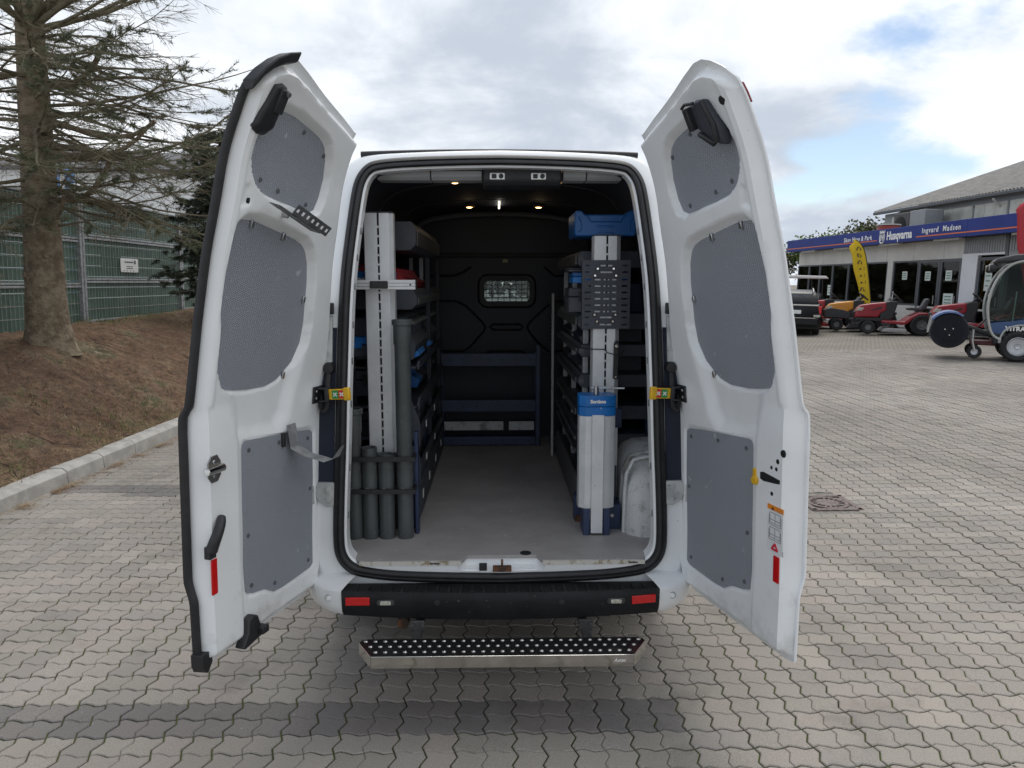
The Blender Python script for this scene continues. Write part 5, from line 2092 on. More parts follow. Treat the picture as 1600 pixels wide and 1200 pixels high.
# case on the top: blue with raised corners
cb = empty("blue_tool_case", (.527, .80, 2.083))
tag(cb, "blue plastic tool case with raised corners lying on the top tray", "case")
pf = [(-.150, 0), (.150, 0), (.157, .012), (.157, .118), (.150, .128), (.122, .128), (.104, .108), (-.104, .108), (-.122, .128), (-.150, .128), (-.157, .118), (-.157, .012)]
MB().prism(pf, -.17, .16, 'y').build("case_shell", M_BLUE, cb, bevel=.007)
rd = MB()
rd.tube([(-.098, -.171, .107), (-.075, -.172, .072), (.075, -.172, .072), (.098, -.171, .107)], .004, 6)
for s_ in (-1, 1):
    rd.tube([(s_ * .14, -.171, .10), (s_ * .122, -.171, .06), (s_ * .125, -.171, .03), (s_ * .14, -.171, .02)], .003, 6)
for z in (.045, .053):
    rd.tube([(-.045, -.1705, z), (.045, -.1705, z)], .002, 5)
rd.build("case_ribs", M_BLUE, cb, smooth=60)
MB().prism([(-.045, .0), (-.038, .018), (.038, .018), (.045, .0)], -.178, -.165, 'y').build("case_grip", M_BLUE, cb, bevel=.003)
me = text_mesh("Sortimo", .022, .0012, bold=.0004, spacing=1.15)
mk("case_lettering", me, M_BLUE, cb, smooth=0, loc=(.01, -.171, .09), rot=(pi / 2, 0, 0))
flat_case("blue_box", "flat blue box lying behind the slotted black plate", "box", (.525, .84, 1.845), (.31, .2, .055), M_BLUE2, M_BLUE)
for k in range(2):
    flat_case("black_box", ("shallow charcoal box on the tray behind the top of the slotted plate", "tall charcoal box behind the lower half of the slotted plate")[k], "box", (.525, .90, (1.905, 1.69)[k]), (.34, .22, (.02, .13)[k]), M_TRAY, M_TRAY2)


def profile(name, label, x0, x1, y, z0, z1):
    """wide anodised section of two halves with a slotted groove between"""
    r_ = empty(name, ((x0 + x1) / 2, y, z0))
    tag(r_, label, "aluminium profile")
    w, h = (x1 - x0) / 2, z1 - z0
    xs0 = -.004 - .02 * 0
    MB().prism([(-w, .015), (-w + .006, 0), (-.005, 0), (-.005, .075), (-w, .075)], 0, h, 'z').build("profile_half", M_ALU, r_, bevel=.0012)
    MB().prism([(.005, 0), (w - .022, 0), (w, .022), (w, .075), (.005, .075)], 0, h, 'z').build("profile_half", M_ALU, r_, bevel=.0012)
    MB().box(-.0045, .0045, .012, .05, .002, h - .002).build("groove", M_HOLE, r_)
    d = MB()
    k = 0.03
    while k < h - .03:
        d.box(-.0045, .0045, .003, .010, k, k + .010)
        k += .045
    o = d.build("groove_bridges", M_ALU, r_)
    o["kind"] = "stuff"
    MB().box(-w, w, .0, .08, h + .0005, h + .006).build("end_cap", M_BLACK, r_)
    return r_


profile("slotted_profile", "tall white aluminium profile with a dashed groove behind the row of pipes", -.672, -.528, .44, 1.0, 2.18)
profile("slotted_profile", "white aluminium profile carrying the black slotted plate", .458, .598, .56, .605, 2.08)

o = MB().box(-.665, -.535, .45, .51, .601, .998).build("profile_socket", M_BLACK, bevel=.004)
tag(o, "black upright socket holding the tall white profile behind the pipes", "socket")
# crossbar clamped to the left profile
r_ = empty("clamp_rail", (-.572, .398, 1.838))
tag(r_, "short silver aluminium rail clamped across the tall white profile", "rail")
for a, b_ in ((-.023, -.010), (-.0085, .006), (.0075, .023)):
    MB().box(-.155, .155, -.014, .014, a, b_).build("rail_rib", M_ALU, r_, bevel=.002)
MB().box(-.152, .152, -.008, .012, -.022, .022).build("rail_web", M_ALU, r_)
MB().obox((-.02, -.018, .0), (.085, .016, .036)).build("rail_clamp", M_BLACK, r_, bevel=.004)
MB().obox((.156, 0, 0), (.004, .03, .05)).build("rail_end", M_BLACK, r_)
MB().obox((-.156, 0, 0), (.004, .03, .05)).build("rail_end", M_BLACK, r_)
MB().cyl((.13, -.0145, .0), (.13, -.0165, .0), .005, n=10).build("rail_screw", M_BLACK, r_)

# grey pipes in their holder
def pipe(label, x, z1, r, collar, marks=False):
    p = empty("plastic_pipe", (x, .335, .6))
    tag(p, label, "pipe")
    h = z1 - .6
    pr = [(r - .004, 0.0), (r, 0.0)]
    if collar:
        pr += [(r, h - .125), (r + .004, h - .11), (r + .004, h - .030), (r + .010, h - .026), (r + .011, h - .004), (r + .007, h), (r, h - .001), (r, h - .10), (r - .004, h - .12)]
    else:
        pr += [(r, h), (r - .004, h)]
    pr += [(r - .004, 0.0)]
    MB().lathe(pr, (0, 0, 0), 'z', 28).build("pipe_wall", M_PIPE, p, smooth=30)
    if marks:
        m_ = MB()
        for k in range(int(h / .012)):
            m_.obox((.006, -r - .0002, .03 + k * .012), (.009 if k % 2 else .006, .0008, .003))
        o = m_.build("print_marks", M_BLACK, p)
        o["kind"] = "stuff"
    return p


pipe("grey pipe with socket end beside the yellow door strap, shorter collared one", -.728, 1.247, .0385, True)
pipe("short open grey pipe standing in the second slot of the black holder", -.652, 1.055, .0385, False)
pipe("short grey pipe with a printed ruler strip below the white profile", -.571, 1.022, .0385, False, True)
pipe("tallest grey pipe with a collared top standing beside the dark rack", -.480, 1.675, .0385, True)
hd = empty("pipe_holder", (-.61, .33, .6))
tag(hd, "black two-level pipe holder gripping the four grey pipes", "holder")
for z in (.395, .235):
    mb = MB()
    mb.box(-.17, .185, -.052, -.042, z, z + .022)
    mb.box(-.17, .185, .045, .055, z, z + .022)
    for x in (-.1715, -.082, 0.0, .085, .178):
        mb.box(x - .003, x + .003, -.0415, .0445, z + .001, z + .021)
    mb.build("holder_band", M_BLACK, hd)
mb = MB().box(.172, .190, .046, .10, .0, .52)
mb.build("holder_post", M_NAVY, hd, bevel=.003)

# slotted black plate
pl = empty("slotted_plate", (.524, .5505, 1.615))
tag(pl, "black slotted mounting plate bolted to the white profile", "plate")
mb = MB()
W, Hh, T = .244, .345, .006
rows = [.022, .058, .088, .12, .152, .184, .216, .248, .285, .318]
z_prev = 0
for rz in rows:
    sh_ = .008
    mb.box(-W / 2, W / 2, 0, T, z_prev, rz - sh_ / 2)
    z_prev = rz + sh_ / 2
    slots = [(-.108, -.078), (-.058, -.028), (-.014, .016), (.030, .060), (.078, .108)]
    if rz in (.022, .318, .285, .058):
        slots = [(-.108, -.085), (-.03, .03), (.082, .108)]
    x = -W / 2
    for a, b_ in slots:
        mb.box(x, a, 0, T, rz - sh_ / 2, rz + sh_ / 2)
        x = b_
    mb.box(x, W / 2, 0, T, rz - sh_ / 2, rz + sh_ / 2)
mb.box(-W / 2, W / 2, 0, T, z_prev, Hh)
mb.box(-W / 2, -W / 2 + .004, T, T + .03, 0, Hh)
mb.box(W / 2 - .004, W / 2, T, T + .03, 0, Hh)
mb.build("plate", M_TRAY2, pl, smooth=0)
for x, z in ((-.045, .038), (.035, .038), (-.045, .302), (.035, .302), (-.058, .072), (.048, .072), (-.058, .268), (.048, .268)):
    b_ = MB().obox((x, -.002, z), (.018, .003, .018)).build("bolt_washer", M_BLACK, pl)
    MB().cyl((x, -.009, z), (x, -.003, z), .0055, n=10).build("bolt", M_CHROME, b_)

# black lever and cable on the right profile
r_ = empty("lever_bar", (.578, .545, 1.36))
tag(r_, "black lever bar bolted upright on the white profile above the blue cap", "lever")
MB().prism([(-.013 + .004 * 0, 0), (.013, 0), (.016, .18), (.010, .193), (-.006, .193), (-.011, .18)], -.006, .004, 'y').build("lever_arm", M_BLACK, r_, bevel=.003)
MB().cyl((.002, -.013, .168), (.002, -.006, .168), .0085, n=14).build("lever_bolt", M_CHROME, r_, bevel=.001)
MB().cyl((.0, -.010, .010), (.0, -.006, .010), .004, n=10).build("lever_screw", M_CHROME, r_)
o = MB().tube([(.40, .62, 1.515), (.45, .55, 1.512), (.525, .552, 1.510), (.532, .55, 1.495), (.58, .536, 1.482), (.612, .56, 1.488), (.63, .62, 1.50)], .0028, 6).build("black_cable", M_BLACK)
tag(o, "thin black cable looped round the white profile under the slotted plate", "cable")

# support leg with the blue cap
jk = empty("support_leg", (.465, .37, .6))
tag(jk, "aluminium support leg with a blue lettered cap and steel handle", "support leg")
hexo = [(-.092, .03), (-.088, 0), (-.060, -.022), (.055, -.022), (.088, 0), (.092, .03), (.085, .11), (-.085, .11)]
MB().prism(hexo, .135, .60, 'z').build("leg_casing", M_ALU, jk, bevel=.002)
MB().prism([(x * 1.02, y * 1.03) for x, y in hexo], .6005, .645, 'z').build("lower_collar", M_BLUE2, jk, bevel=.003)
MB().prism([(x * 1.03, y * 1.04) for x, y in hexo], .647, .70, 'z').build("cap", M_BLUE2, jk, bevel=.004)
me = text_mesh("Sortimo", .023, .0008, bold=.0012)
mk("cap_lettering", me, M_WPLAST, jk, smooth=0, loc=(0.0, -.0245, .673), rot=(pi / 2, 0, 0))
MB().prism([(-.029, -.036), (.029, -.036), (.029, -.023), (-.029, -.023)], .012, .608, 'z').build("front_strip", M_ALU, jk, bevel=.0015)
MB().cyl((-.004, .03, .70), (-.004, .03, .742), .013, n=16).build("screw_spindle", M_STEEL, jk, bevel=.002)
MB().cyl((-.03, .03, .733), (.135, .02, .733), .0055, n=10).build("handle_bar", M_STEEL, jk, bevel=.001)
for x0_, x1_ in ((-.066, -.034), (.034, .066)):
    MB().box(x0_, x1_, -.032, .10, .0, .135).build("foot", M_NAVY, jk, bevel=.003)
MB().box(.066, .135, .06, .17, .0, .13).build("foot_bracket", M_NAVY, jk, bevel=.003)
MB().cyl((.09, .05, .075), (.09, .06, .075), .009, n=8).build("foot_bolt", M_STEEL, jk)
MB().box(.10, .135, .20, .24, .13, .50).build("rear_strut", M_ALU, jk, bevel=.002)
MB().box(.102, .155, .195, .245, .50, .60).build("strut_clamp", M_NAVY, jk, bevel=.003)
o = MB().prism([(.378, .60), (.455, .60), (.455, .745), (.395, .75), (.378, .735)], .57, .63, 'y').build("post_foot", M_NAVY, bevel=.004)
tag(o, "navy steel post foot beside the support leg on the load floor", "post foot")
o = MB().prism([(.380, .6), (.452, .6), (.45, .618), (.42, .628), (.38, .635)], .55, .569, 'y').build("rusty_block", M_RUST, bevel=.003)
tag(o, "small rusty orange block at the base of the navy post foot", "block")

# white wheel housing and ribbed side liner
M_WORN = mat("scratched white paint", (0.62, 0.63, 0.62), 0.5, col2=(0.30, 0.28, 0.25), vscale=9, lo=.50, hi=.68, speck=((0.16, 0.14, 0.12), 120, 0.66), bump=.5, bscale=22, bdist=.012)
for s_ in (1,):
    wh = MB()
    rings = []
    for y, hh, xi in ((.30, .10, .70), (.34, .26, .645), (.44, .36, .625), (.62, .41, .62), (.9, .42, .62), (1.2, .36, .63), (1.45, .18, .66)):
        prof = [(.83, .6), (.83, .6 + hh * 1.02), (xi + .09, .6 + hh), (xi + .035, .6 + hh * .93), (xi + .006, .6 + hh * .78), (xi, .6 + hh * .5), (xi - .004, .6)]
        rings.append([(s_ * x, y, z) for x, z in prof])
    wh.loft(rings)
    o = wh.build("wheel_housing", M_WORN, VAN, smooth=60)
    rb_ = MB()
    for y in (.42, .52):
        rb_.tube([(s_ * x, y - .03, z) for x, z in ((.622, .60), (.624, .80), (.632, .90), (.665, .97), (.73, .985), (.80, .99))], .012, 6)
    rb_.build("housing_ribs", M_WORN, o, smooth=60)
MB().box(.735, .80, .24, .32, 1.395, 1.415).build("wall_bracket", M_WHITE, VAN, bevel=.003)
ll = MB()
for k in range(9):
    y = .55 + k * .05
    ll.box(.600, .606, y, y + .04, .602, .90)
o = ll.build("ribbed_liner", M_TRAY, VAN)
o["kind"] = "stuff"

# shelf unit in front of the bulkhead
su = empty("bulkhead_shelf", (-.085, 2.4, .6))
tag(su, "navy steel shelf unit standing across the front bulkhead", "shelf")
for x in (-.385, .368):
    for y in (-.02, .30):
        MB().box(x - .015, x + .015, y - .01, y + .015, 0, .70 + (0 if y > 0 else .08)).build("post", M_NAVY, su, bevel=.002)
for z0, z1 in ((.62, .715), (.27, .36), (.01, .075)):
    b_ = MB().box(-.369, .352, -.028, -.018, z0, z1).build("front_rail", M_NAVY, su, bevel=.002)
    MB().box(-.369, .352, -.017, .29, z0, z0 + .01).build("shelf_board", M_NAVY, su)
    h_ = MB()
    for k in range(7):
        h_.cyl((-.30 + .1 * k, -.0295, (z0 + z1) / 2), (-.30 + .1 * k, -.0282, (z0 + z1) / 2), .005, n=8)
    o = h_.build("rail_holes", M_HOLE, b_)
    o["kind"] = "stuff"
for a, b_ in ((-.365, .105), (.15, .35)):
    MB().box(a, b_, .20, .21, .08, .15).build("white_panel", M_WORN, su)
# perforated partition beside the aisle
pt_ = empty("partition_panel", (.372, 2.06, .6))
tag(pt_, "tall perforated partition panel with a pale edge at the end of the aisle", "panel")
MB().box(-.012, .006, -.012, .012, 0.0, 1.17).build("edge_trim", mat("pale trim", (.42, .42, .40), .5, .2, var=.1), pt_, bevel=.002)
pm = MB()
for k in range(40):
    z = .02 + k * .029
    pm.box(-.003, .0, .0125, .28, z, z + .017)
for y in (.0125, .1, .19, .275):
    pm.box(.0003, .003, y, y + .02, 0, 1.17)
o = pm.build("perforated_sheet", M_TRAY2, pt_)
o["kind"] = "stuff"


# ------------------------------------------------------------------ fence, trees and house on the bank side
TILT = RAD(1.35)          # the yard under the van falls sideways a little against what stands plumb
M_GALV = mat("weathered galvanised post", (0.36, 0.37, 0.38), 0.55, 0.35, var=.3, vscale=14)
M_STRIP = mat("green privacy strip", (0.082, 0.135, 0.104), 0.7, var=.3, vscale=1.6)
M_WIRE = mat("fence wire", (0.30, 0.35, 0.33), 0.5, 0.3, var=.2)
FX = -7.2
fence = empty("privacy_fence", (FX, 1.8, 1.08), (0, TILT, 0))
tag(fence, "green privacy strip fence on galvanised posts along the top of the bank", "fence")
FH = 2.15
posts = [0, 4, 8, 12, 16, 20, 24]
fz = lambda y: 0.02 * max(0, min(y + 1.8 - 8, 8))
for y in posts:
    z = fz(y)
    MB().box(-.03, .05, y - .075, y - .012, z - .3, z + FH + .03).build("post", M_GALV, fence, bevel=.006)
    MB().box(-.03, .05, y + .012, y + .075, z - .3, z + FH + .03).build("post", M_GALV, fence, bevel=.006)
strip_me = None
for y0, y1 in zip(posts[:-1], posts[1:]):
    z = fz((y0 + y1) / 2)
    for zz in (0.0, .68, 1.44, FH - .03):
        MB().box(-.02, .035, y0 + .077, y1 - .077, z + zz, z + zz + .035).build("rail", M_GALV, fence, bevel=.004)
        if zz in (.68, 1.44):
            MB().box(-.02, .03, y0 + .077, y1 - .077, z + zz + .05, z + zz + .08).build("rail", M_GALV, fence, bevel=.004)
    n = 11
    for k in range(n):
        a = z + .037 + k * (FH - .06) / n
        if strip_me is None:
            mbx = MB()
            segs = 40
            L_ = 4 - .16
            for q in range(segs + 1):
                yy = L_ * q / segs
                xx = .004 * (1 if q % 2 else -1)
                mbx.v += [(xx, yy, 0), (xx, yy, .186), (xx - .003, yy, .186), (xx - .003, yy, 0)]
            for q in range(segs):
                b0 = 4 * q
                mbx.f += [(b0, b0 + 4, b0 + 5, b0 + 1), (b0 + 2, b0 + 6, b0 + 7, b0 + 3), (b0 + 1, b0 + 5, b0 + 6, b0 + 2)]
            o = mbx.build("strip", M_STRIP, fence, smooth=0)
            strip_me = o.data
        else:
            o = bpy.data.objects.new("strip", strip_me)
            COL.objects.link(o)
            o.parent = fence
        o.location = (-.004, y0 + .08, a)
    w = MB()
    k = y0 + .10
    while k < y1 - .09:
        w.box(.010, .014, k - .0032, k + .0032, z, z + FH + .05)
        k += .098
    for k in range(12):
        a = z + .03 + k * (FH - .06) / 11.2
        w.box(.0142, .0185, y0 + .08, y1 - .08, a, a + .005)
    o = w.build("wire_mesh", M_WIRE, fence, smooth=0)
    o["kind"] = "stuff"
# notice on the fence
sg_ = empty("notice_board", (FX + .045, 11.45, 2.17), (0, TILT, 0))
tag(sg_, "small white notice board with a dark heading fixed to the green fence", "sign")
MB().prism([(y, z) for y, z in rrect(-.34, .34, -.13, .13, .03, 3)], 0, .012, 'x').build("board", M_WPLAST, sg_, bevel=.002)
tx = MB()
for y0, y1, z0, z1 in ((.17, .24, .03, .10), (-.20, .14, .05, .075), (-.14, .12, -.03, -.015), (-.14, .12, -.065, -.05), (-.25, -.21, -.11, -.095), (-.12, -.08, -.11, -.095), (0.0, .04, -.11, -.095), (.12, .16, -.11, -.095)):
    tx.box(.0122, .0135, y0, y1, z0, z1)
o = tx.build("print", mat("sign ink", (.10, .09, .10), .6, var=.1), sg_, smooth=0)
o["kind"] = "stuff"

# bark and needles
M_BARK = mat("spruce bark", (0.135, 0.102, 0.066), 0.95, col2=(0.26, 0.21, 0.145), vscale=7, lo=.36, hi=.66, bump=1.0, bscale=16, bdist=.05, speck=((0.24, 0.23, 0.18), 60, 0.66))
M_TWIG = mat("dead twig bark", (0.12, 0.098, 0.064), 0.95, col2=(0.18, 0.16, 0.105), vscale=5)
M_NEED = mat("spruce needles", (0.070, 0.086, 0.046), 0.8, col2=(0.125, 0.135, 0.075), vscale=3)
M_NEED2 = mat("dark conifer needles", (0.014, 0.024, 0.014), 0.8, col2=(0.030, 0.042, 0.022), vscale=2)


def grow(p0, d, L, r, n, droop, lift, rg):
    """a bent limb: points and radii"""
    pts, rad_ = [Vector(p0)], [r]
    d = Vector(d).normalized()
    p = Vector(p0)
    for k in range(1, n + 1):
        t = k / n
        d = d + Vector((rg.uniform(-.10, .10), rg.uniform(-.10, .10), rg.uniform(-.08, .08) - droop * (1 - t) + lift * t))
        d.normalize()
        p = p + d * (L / n)
        pts.append(p.copy())
        rad_.append(r * (1 - .80 * t))
    return pts, rad_


def needles(mb, a, b_, rg, n, ln, w):
    ax = (b_ - a)
    if ax.length < 1e-5:
        return
    axn = ax.normalized()
    for k in range(n):
        p = a + ax * rg.random()
        v = Vector((rg.gauss(0, 1), rg.gauss(0, 1), rg.gauss(0, .7) + .2))
        v = (v - axn * v.dot(axn))
        if v.length < 1e-4:
            continue
        v = (v.normalized() * .8 + axn * .6).normalized() * ln * rg.uniform(.7, 1.3)
        s = axn.cross(v).normalized() * w
        mb.add([p - s, p + s, p + v], [(0, 1, 2)])


def limb(wood, need, p0, d, L, r, rg, twigs, droop, lift, green, sub=5, tw=.55, nl=.055, nw=.0045, nn=10):
    pts, rr = grow(p0, d, L, r, 9, droop, lift, rg)
    wood.tube(pts, rr, 6)
    for k in range(twigs):
        t = .12 + .86 * rg.random()
        f = t * 9
        i = min(8, int(f))
        p = pts[i].lerp(pts[i + 1], f - i)
        ax = (pts[i + 1] - pts[i]).normalized()
        side = ax.cross(Vector((0, 0, 1)))
        if side.length < .1:
            side = Vector((1, 0, 0))
        side.normalize()
        sgn = 1 if rg.random() < .5 else -1
        dd = ax * rg.uniform(.3, 1.0) + side * sgn * rg.uniform(.4, 1.0) + Vector((0, 0, rg.uniform(-.55, .3)))
        l2 = tw * rg.uniform(.35, 1.1) * (1.15 - .6 * t) * (L / 2.4) ** .5
        p2, r2 = grow(p, dd, l2, max(.0036, r * .2 * (1.2 - t)), 4, .10, .10, rg)
        wood.tube(p2, r2, 4, caps=False)
        isg = need is not None and rg.random() < green(t)
        for q in range(sub):
            f2 = rg.uniform(.25, 1) * 4
            i2 = min(3, int(f2))
            a = p2[i2].lerp(p2[i2 + 1], f2 - i2)
            dx = (p2[i2 + 1] - p2[i2]).normalized()
            e_ = (dx + Vector((rg.uniform(-.9, .9), rg.uniform(-.9, .9), rg.uniform(-.6, .5)))).normalized()
            b_ = a + e_ * l2 * rg.uniform(.2, .5)
            wood.cyl(a, b_, .0026, .0013, 3, caps=False)
            if isg:
                needles(need, a, b_, rg, nn, nl, nw)
        if isg:
            for i2 in range(4):
                needles(need, p2[i2], p2[i2 + 1], rg, nn, nl, nw)


# bare spruce on the bank
TX, TY = -6.06, 6.85
spruce = empty("spruce_tree", (TX, TY, bank_z(TX, TY) - .15), (0, TILT, 0))
tag(spruce, "tall half-bare spruce with many dead branches standing on the brown bank", "tree")
tr = MB()
rings = []
rg = random.Random(21)
for k in range(46):
    z = 4.5 * k / 45
    r = float(np.interp(z, [0, .12, .35, .9, 2.0, 4.0, 4.45, 4.5], [.37, .31, .27, .235, .21, .165, .155, .14]))
    ring_ = []
    for q in range(22):
        a = 2 * pi * q / 22
        flare = 1 + .14 * max(0, 1 - z / .6) * sin(a * 4 + 1.3)
        nz = 1 + .05 * mnoise.noise(Vector((cos(a) * 2, sin(a) * 2, z * 2.2)))
        ring_.append((r * flare * nz * cos(a), r * flare * nz * sin(a), z))
    rings.append(ring_)
tr.loft(rings)
for (a, z) in ((-.9, 1.30), (-1.2, .92), (-1.9, 1.5), (-.6, 1.9), (-1.5, 2.1), (-2.2, 1.05)):
    rr = float(np.interp(z, [0, .35, .9, 2.0], [.37, .27, .235, .21]))
    c, s = cos(a), sin(a)
    tr.cyl((c * rr * .8, s * rr * .8, z), (c * (rr + .03), s * (rr + .03), z + .01), .04, .03, 10)
tr.build("trunk", M_BARK, spruce, smooth=70)
nd_ = MB()
for i in range(118):
    z = 1.75 + 2.75 * (i / 118) ** .85 + rg.uniform(-.08, .08)
    az = rg.uniform(-pi, pi)
    if i % 2 == 0:
        az = rg.uniform(-1.15, .75)           # reach out over the yard
    L = rg.uniform(1.4, 3.2)
    r = rg.uniform(.012, .030)
    up = rg.uniform(-.30, .22)
    if i > 98:                               # leaders round the sawn top
        up = rg.uniform(.3, 1.1)
        L = rg.uniform(1.5, 2.8)
        r = rg.uniform(.022, .045)
    wood = MB()
    p0 = (cos(az) * .15, sin(az) * .15, min(z, 4.4))
    d = (cos(az), sin(az), up)
    gmode = rg.random()
    if z > 2.6 and gmode < .42:
        gr_ = lambda t: .5 if t > .55 else .03
    elif z < 2.9 and gmode < .55:
        gr_ = lambda t: .42 if t > .35 else .06
    else:
        gr_ = lambda t: .06
    if z < 1.8:
        L *= .6
    limb(wood, nd_, p0, d, L, r, rg, rg.randint(16, 28), rg.uniform(.02, .11), rg.uniform(.02, .17), gr_, sub=6, tw=.62)
    o = wood.build("branch", M_TWIG, spruce, smooth=60, recalc=False)
for az, z, L, r, dz in ((-.25, 2.02, 1.3, .042, .0), (-.45, 3.45, 1.25, .045, -.05), (-.15, 2.65, 1.5, .036, -.1), (.1, 3.05, 1.5, .04, -.15), (-2.6, 1.62, 1.1, .03, .08), (-.75, 1.72, .75, .026, .05)):
    wood = MB()
    pts, rr = grow((cos(az) * .15, sin(az) * .15, z), (cos(az), sin(az), dz), L, r, 8, .06, .26, rg)
    rr = [r * (1 - .35 * k / 8) for k in range(9)]
    wood.tube(pts, rr, 8)
    wood.build("sawn_limb", M_BARK, spruce, smooth=60)
o = nd_.build("crown", M_NEED, spruce, smooth=0, recalc=False)

# dense dark conifer further along
DX, DY = -5.45, 11.6
con = empty("dark_conifer", (DX, DY, bank_z(DX, DY) - .1), (0, TILT, 0))
tag(con, "dense dark conifer hanging over the fence beside the open door", "tree")
rg = random.Random(5)
MB().tube([(0, 0, 0), (.03, 0, 2), (0, .05, 3.9)], [.16, .12, .02], 10).build("trunk", M_BARK, con, smooth=60)
wood, need = MB(), MB()
for i in range(170):
    z = .95 + 3.1 * rg.random()
    az = rg.uniform(-pi, pi)
    L = rg.uniform(.6, 1.2) * float(np.interp(z, [.5, 1.3, 2.5, 4], [.9, 1.1, 1.0, .55]))
    limb(wood, need, (0, 0, z), (cos(az), sin(az), rg.uniform(-.35, .15)), L, .014, rg, 12, .08, .05, lambda t: 1.0 if t > .2 else .5, sub=4, tw=.42, nl=.07, nw=.006, nn=7)
wood.build("branches", M_TWIG, con, smooth=0, recalc=False)["kind"] = "stuff"
need.build("crown", M_NEED2, con, smooth=0, recalc=False)

# house with a grey roof and a blue-white panel behind the fence
hs_ = empty("pale_house", (-18.5, 34, .8), (0, TILT, 0))
tag(hs_, "pale house with a dark pitched roof glimpsed through the bare branches", "house")
MB().box(-6, 5, 0, 9, 0, 6.6).build("wall", mat("pale render wall", (.62, .62, .60), .8, var=.08), hs_)
rfm = MB()
rfm.add([(-6.4, -.5, 6.45), (5.4, -.5, 6.45), (5.4, 4.5, 8.0), (-6.4, 4.5, 8.0), (-6.4, 9.5, 6.45), (5.4, 9.5, 6.45), (-6.4, -.5, 6.3), (5.4, -.5, 6.3), (5.4, 9.5, 6.3), (-6.4, 9.5, 6.3)],
        [(0, 1, 2, 3), (3, 2, 5, 4), (0, 6, 7, 1), (4, 5, 8, 9), (1, 7, 8, 5, 2), (0, 3, 4, 9, 6), (6, 9, 8, 7)])
rfm.build("roof", mat("dark tile roof", (.12, .12, .13), .8, var=.3, vscale=6), hs_)
for x in (-3.5, -.5, 2.5):
    w_ = MB().box(x - .6, x + .6, -.06, .02, 1.3, 2.6).build("window", mat("white frame", (.75, .75, .75), .5, var=.03), hs_)
    MB().box(x - .5, x + .5, -.07, -.061, 1.4, 2.5).build("pane", M_GLASS, w_)
pn = empty("pylon_sign", (-12.75, 19.2, 1.1), (0, TILT, 0))
tag(pn, "blue and white pylon sign rising above the fence behind the spruce", "sign")
MB().box(-.42, .30, -.1, .1, 0, 4.0).build("pylon", mat("pylon blue", (.10, .26, .55), .5, var=.1), pn, bevel=.02)
MB().box(-.02, .10, -.115, -.101, .2, 3.98).build("white_stripe", M_WPLAST, pn)
MB().box(.301, .42, -.1, .1, 0, 3.6).build("white_edge", M_WPLAST, pn)


# ------------------------------------------------------------------ shop building across the yard
PHI = RAD(-87.2)


def tilted(loc, rz):
    m_ = Matrix.Rotation(TILT, 3, 'Y') @ Matrix.Rotation(rz, 3, 'Z')
    return loc, m_.to_euler()


l_, e_ = tilted((14.0, 32.7, .17), PHI)
SHOP = empty("shop_building", l_, e_)
tag(SHOP, "single-storey garden machinery shop with a long blue fascia and glass front", "building")
M_FASC = mat("blue fascia", (0.020, 0.040, 0.215), 0.6, var=.12, vscale=1.2, spec=.25)
M_ORL = mat("orange line", (0.62, 0.13, 0.04), 0.5, var=.05)
M_WALL = mat("off white cladding", (0.58, 0.57, 0.54), 0.7, var=.1, vscale=2.5)
M_WALL2 = mat("bright white wall", (0.70, 0.71, 0.74), 0.6, var=.05, vscale=2)
M_FRAME = mat("anthracite frame", (0.055, 0.062, 0.075), 0.45, var=.1)
M_RIB = mat("grey ribbed cladding", (0.27, 0.285, 0.30), 0.55, .2, var=.1)
M_ROOF = bpy.data.materials.new("fibre cement roof")
M_ROOF = mat("fibre cement sheet", (0.15, 0.143, 0.135), 0.9, col2=(0.225, 0.214, 0.20), vscale=3.5, bump=.4, bscale=40)
U1 = 24.0
MB().box(-.30, 12.606, 0, .12, 3.12, 3.66).build("fascia_panel", M_FASC, SHOP, bevel=.01)
MB().box(12.614, U1, 0, .12, 3.12, 3.66).build("fascia_panel", M_FASC, SHOP, bevel=.01)
MB().box(-.18, -.30, .12, .6, 3.12, 3.66).build("fascia_end", M_FASC, SHOP)
for a, b_ in ((-.28, 7.55), (10.0, U1)):
    MB().box(a, b_, -.008, -.001, 3.235, 3.275).build("fascia_line", M_ORL, SHOP)
MB().box(-.28, U1, .1205, 4.5, 3.14, 3.30).build("flat_roof", mat("roof felt", (.08, .08, .085), .9, var=.2), SHOP)
for u in (1.6, 4.6, 8.1, 11.4, 15):
    MB().box(u - .65, u + .65, .14, .30, 3.06, 3.135).build("soffit_lamp", M_WALL, SHOP, bevel=.01)


def put_text(body, size, u0, u1, z, par, m, y=-.004, sx=None, bold=0.0, spacing=1.0):
    me = text_mesh(body, size, .006, bold=bold, spacing=spacing)
    xs = [v.co.x for v in me.vertices]
    k = (u1 - u0) / (max(xs) - min(xs))
    me.transform(Matrix.Diagonal((k, 1, 1, 1)))
    xs = [v.co.x for v in me.vertices]
    o = mk("lettering", me, m, par, smooth=0)
    o.rotation_euler = (pi / 2, 0, 0)
    o.location = (u0 - min(xs), y, z)
    return o


put_text("Husqvarna", .42, 8.20, 9.75, 3.375, SHOP, M_WPLAST, bold=.012)
put_text("Ingvard  Madsen", .25, 10.32, 12.30, 3.435, SHOP, M_WPLAST, bold=.004, spacing=1.25)
put_text("Skov Have & Park", .25, 5.10, 7.20, 3.385, SHOP, M_WPLAST, bold=.004, spacing=1.2)
lg = MB()
c0, zc_ = 7.90, 3.37


def lt(pts, r=.024):
    lg.tube([(c0 + a, -.012, zc_ + b_) for a, b_ in pts], r, 6)


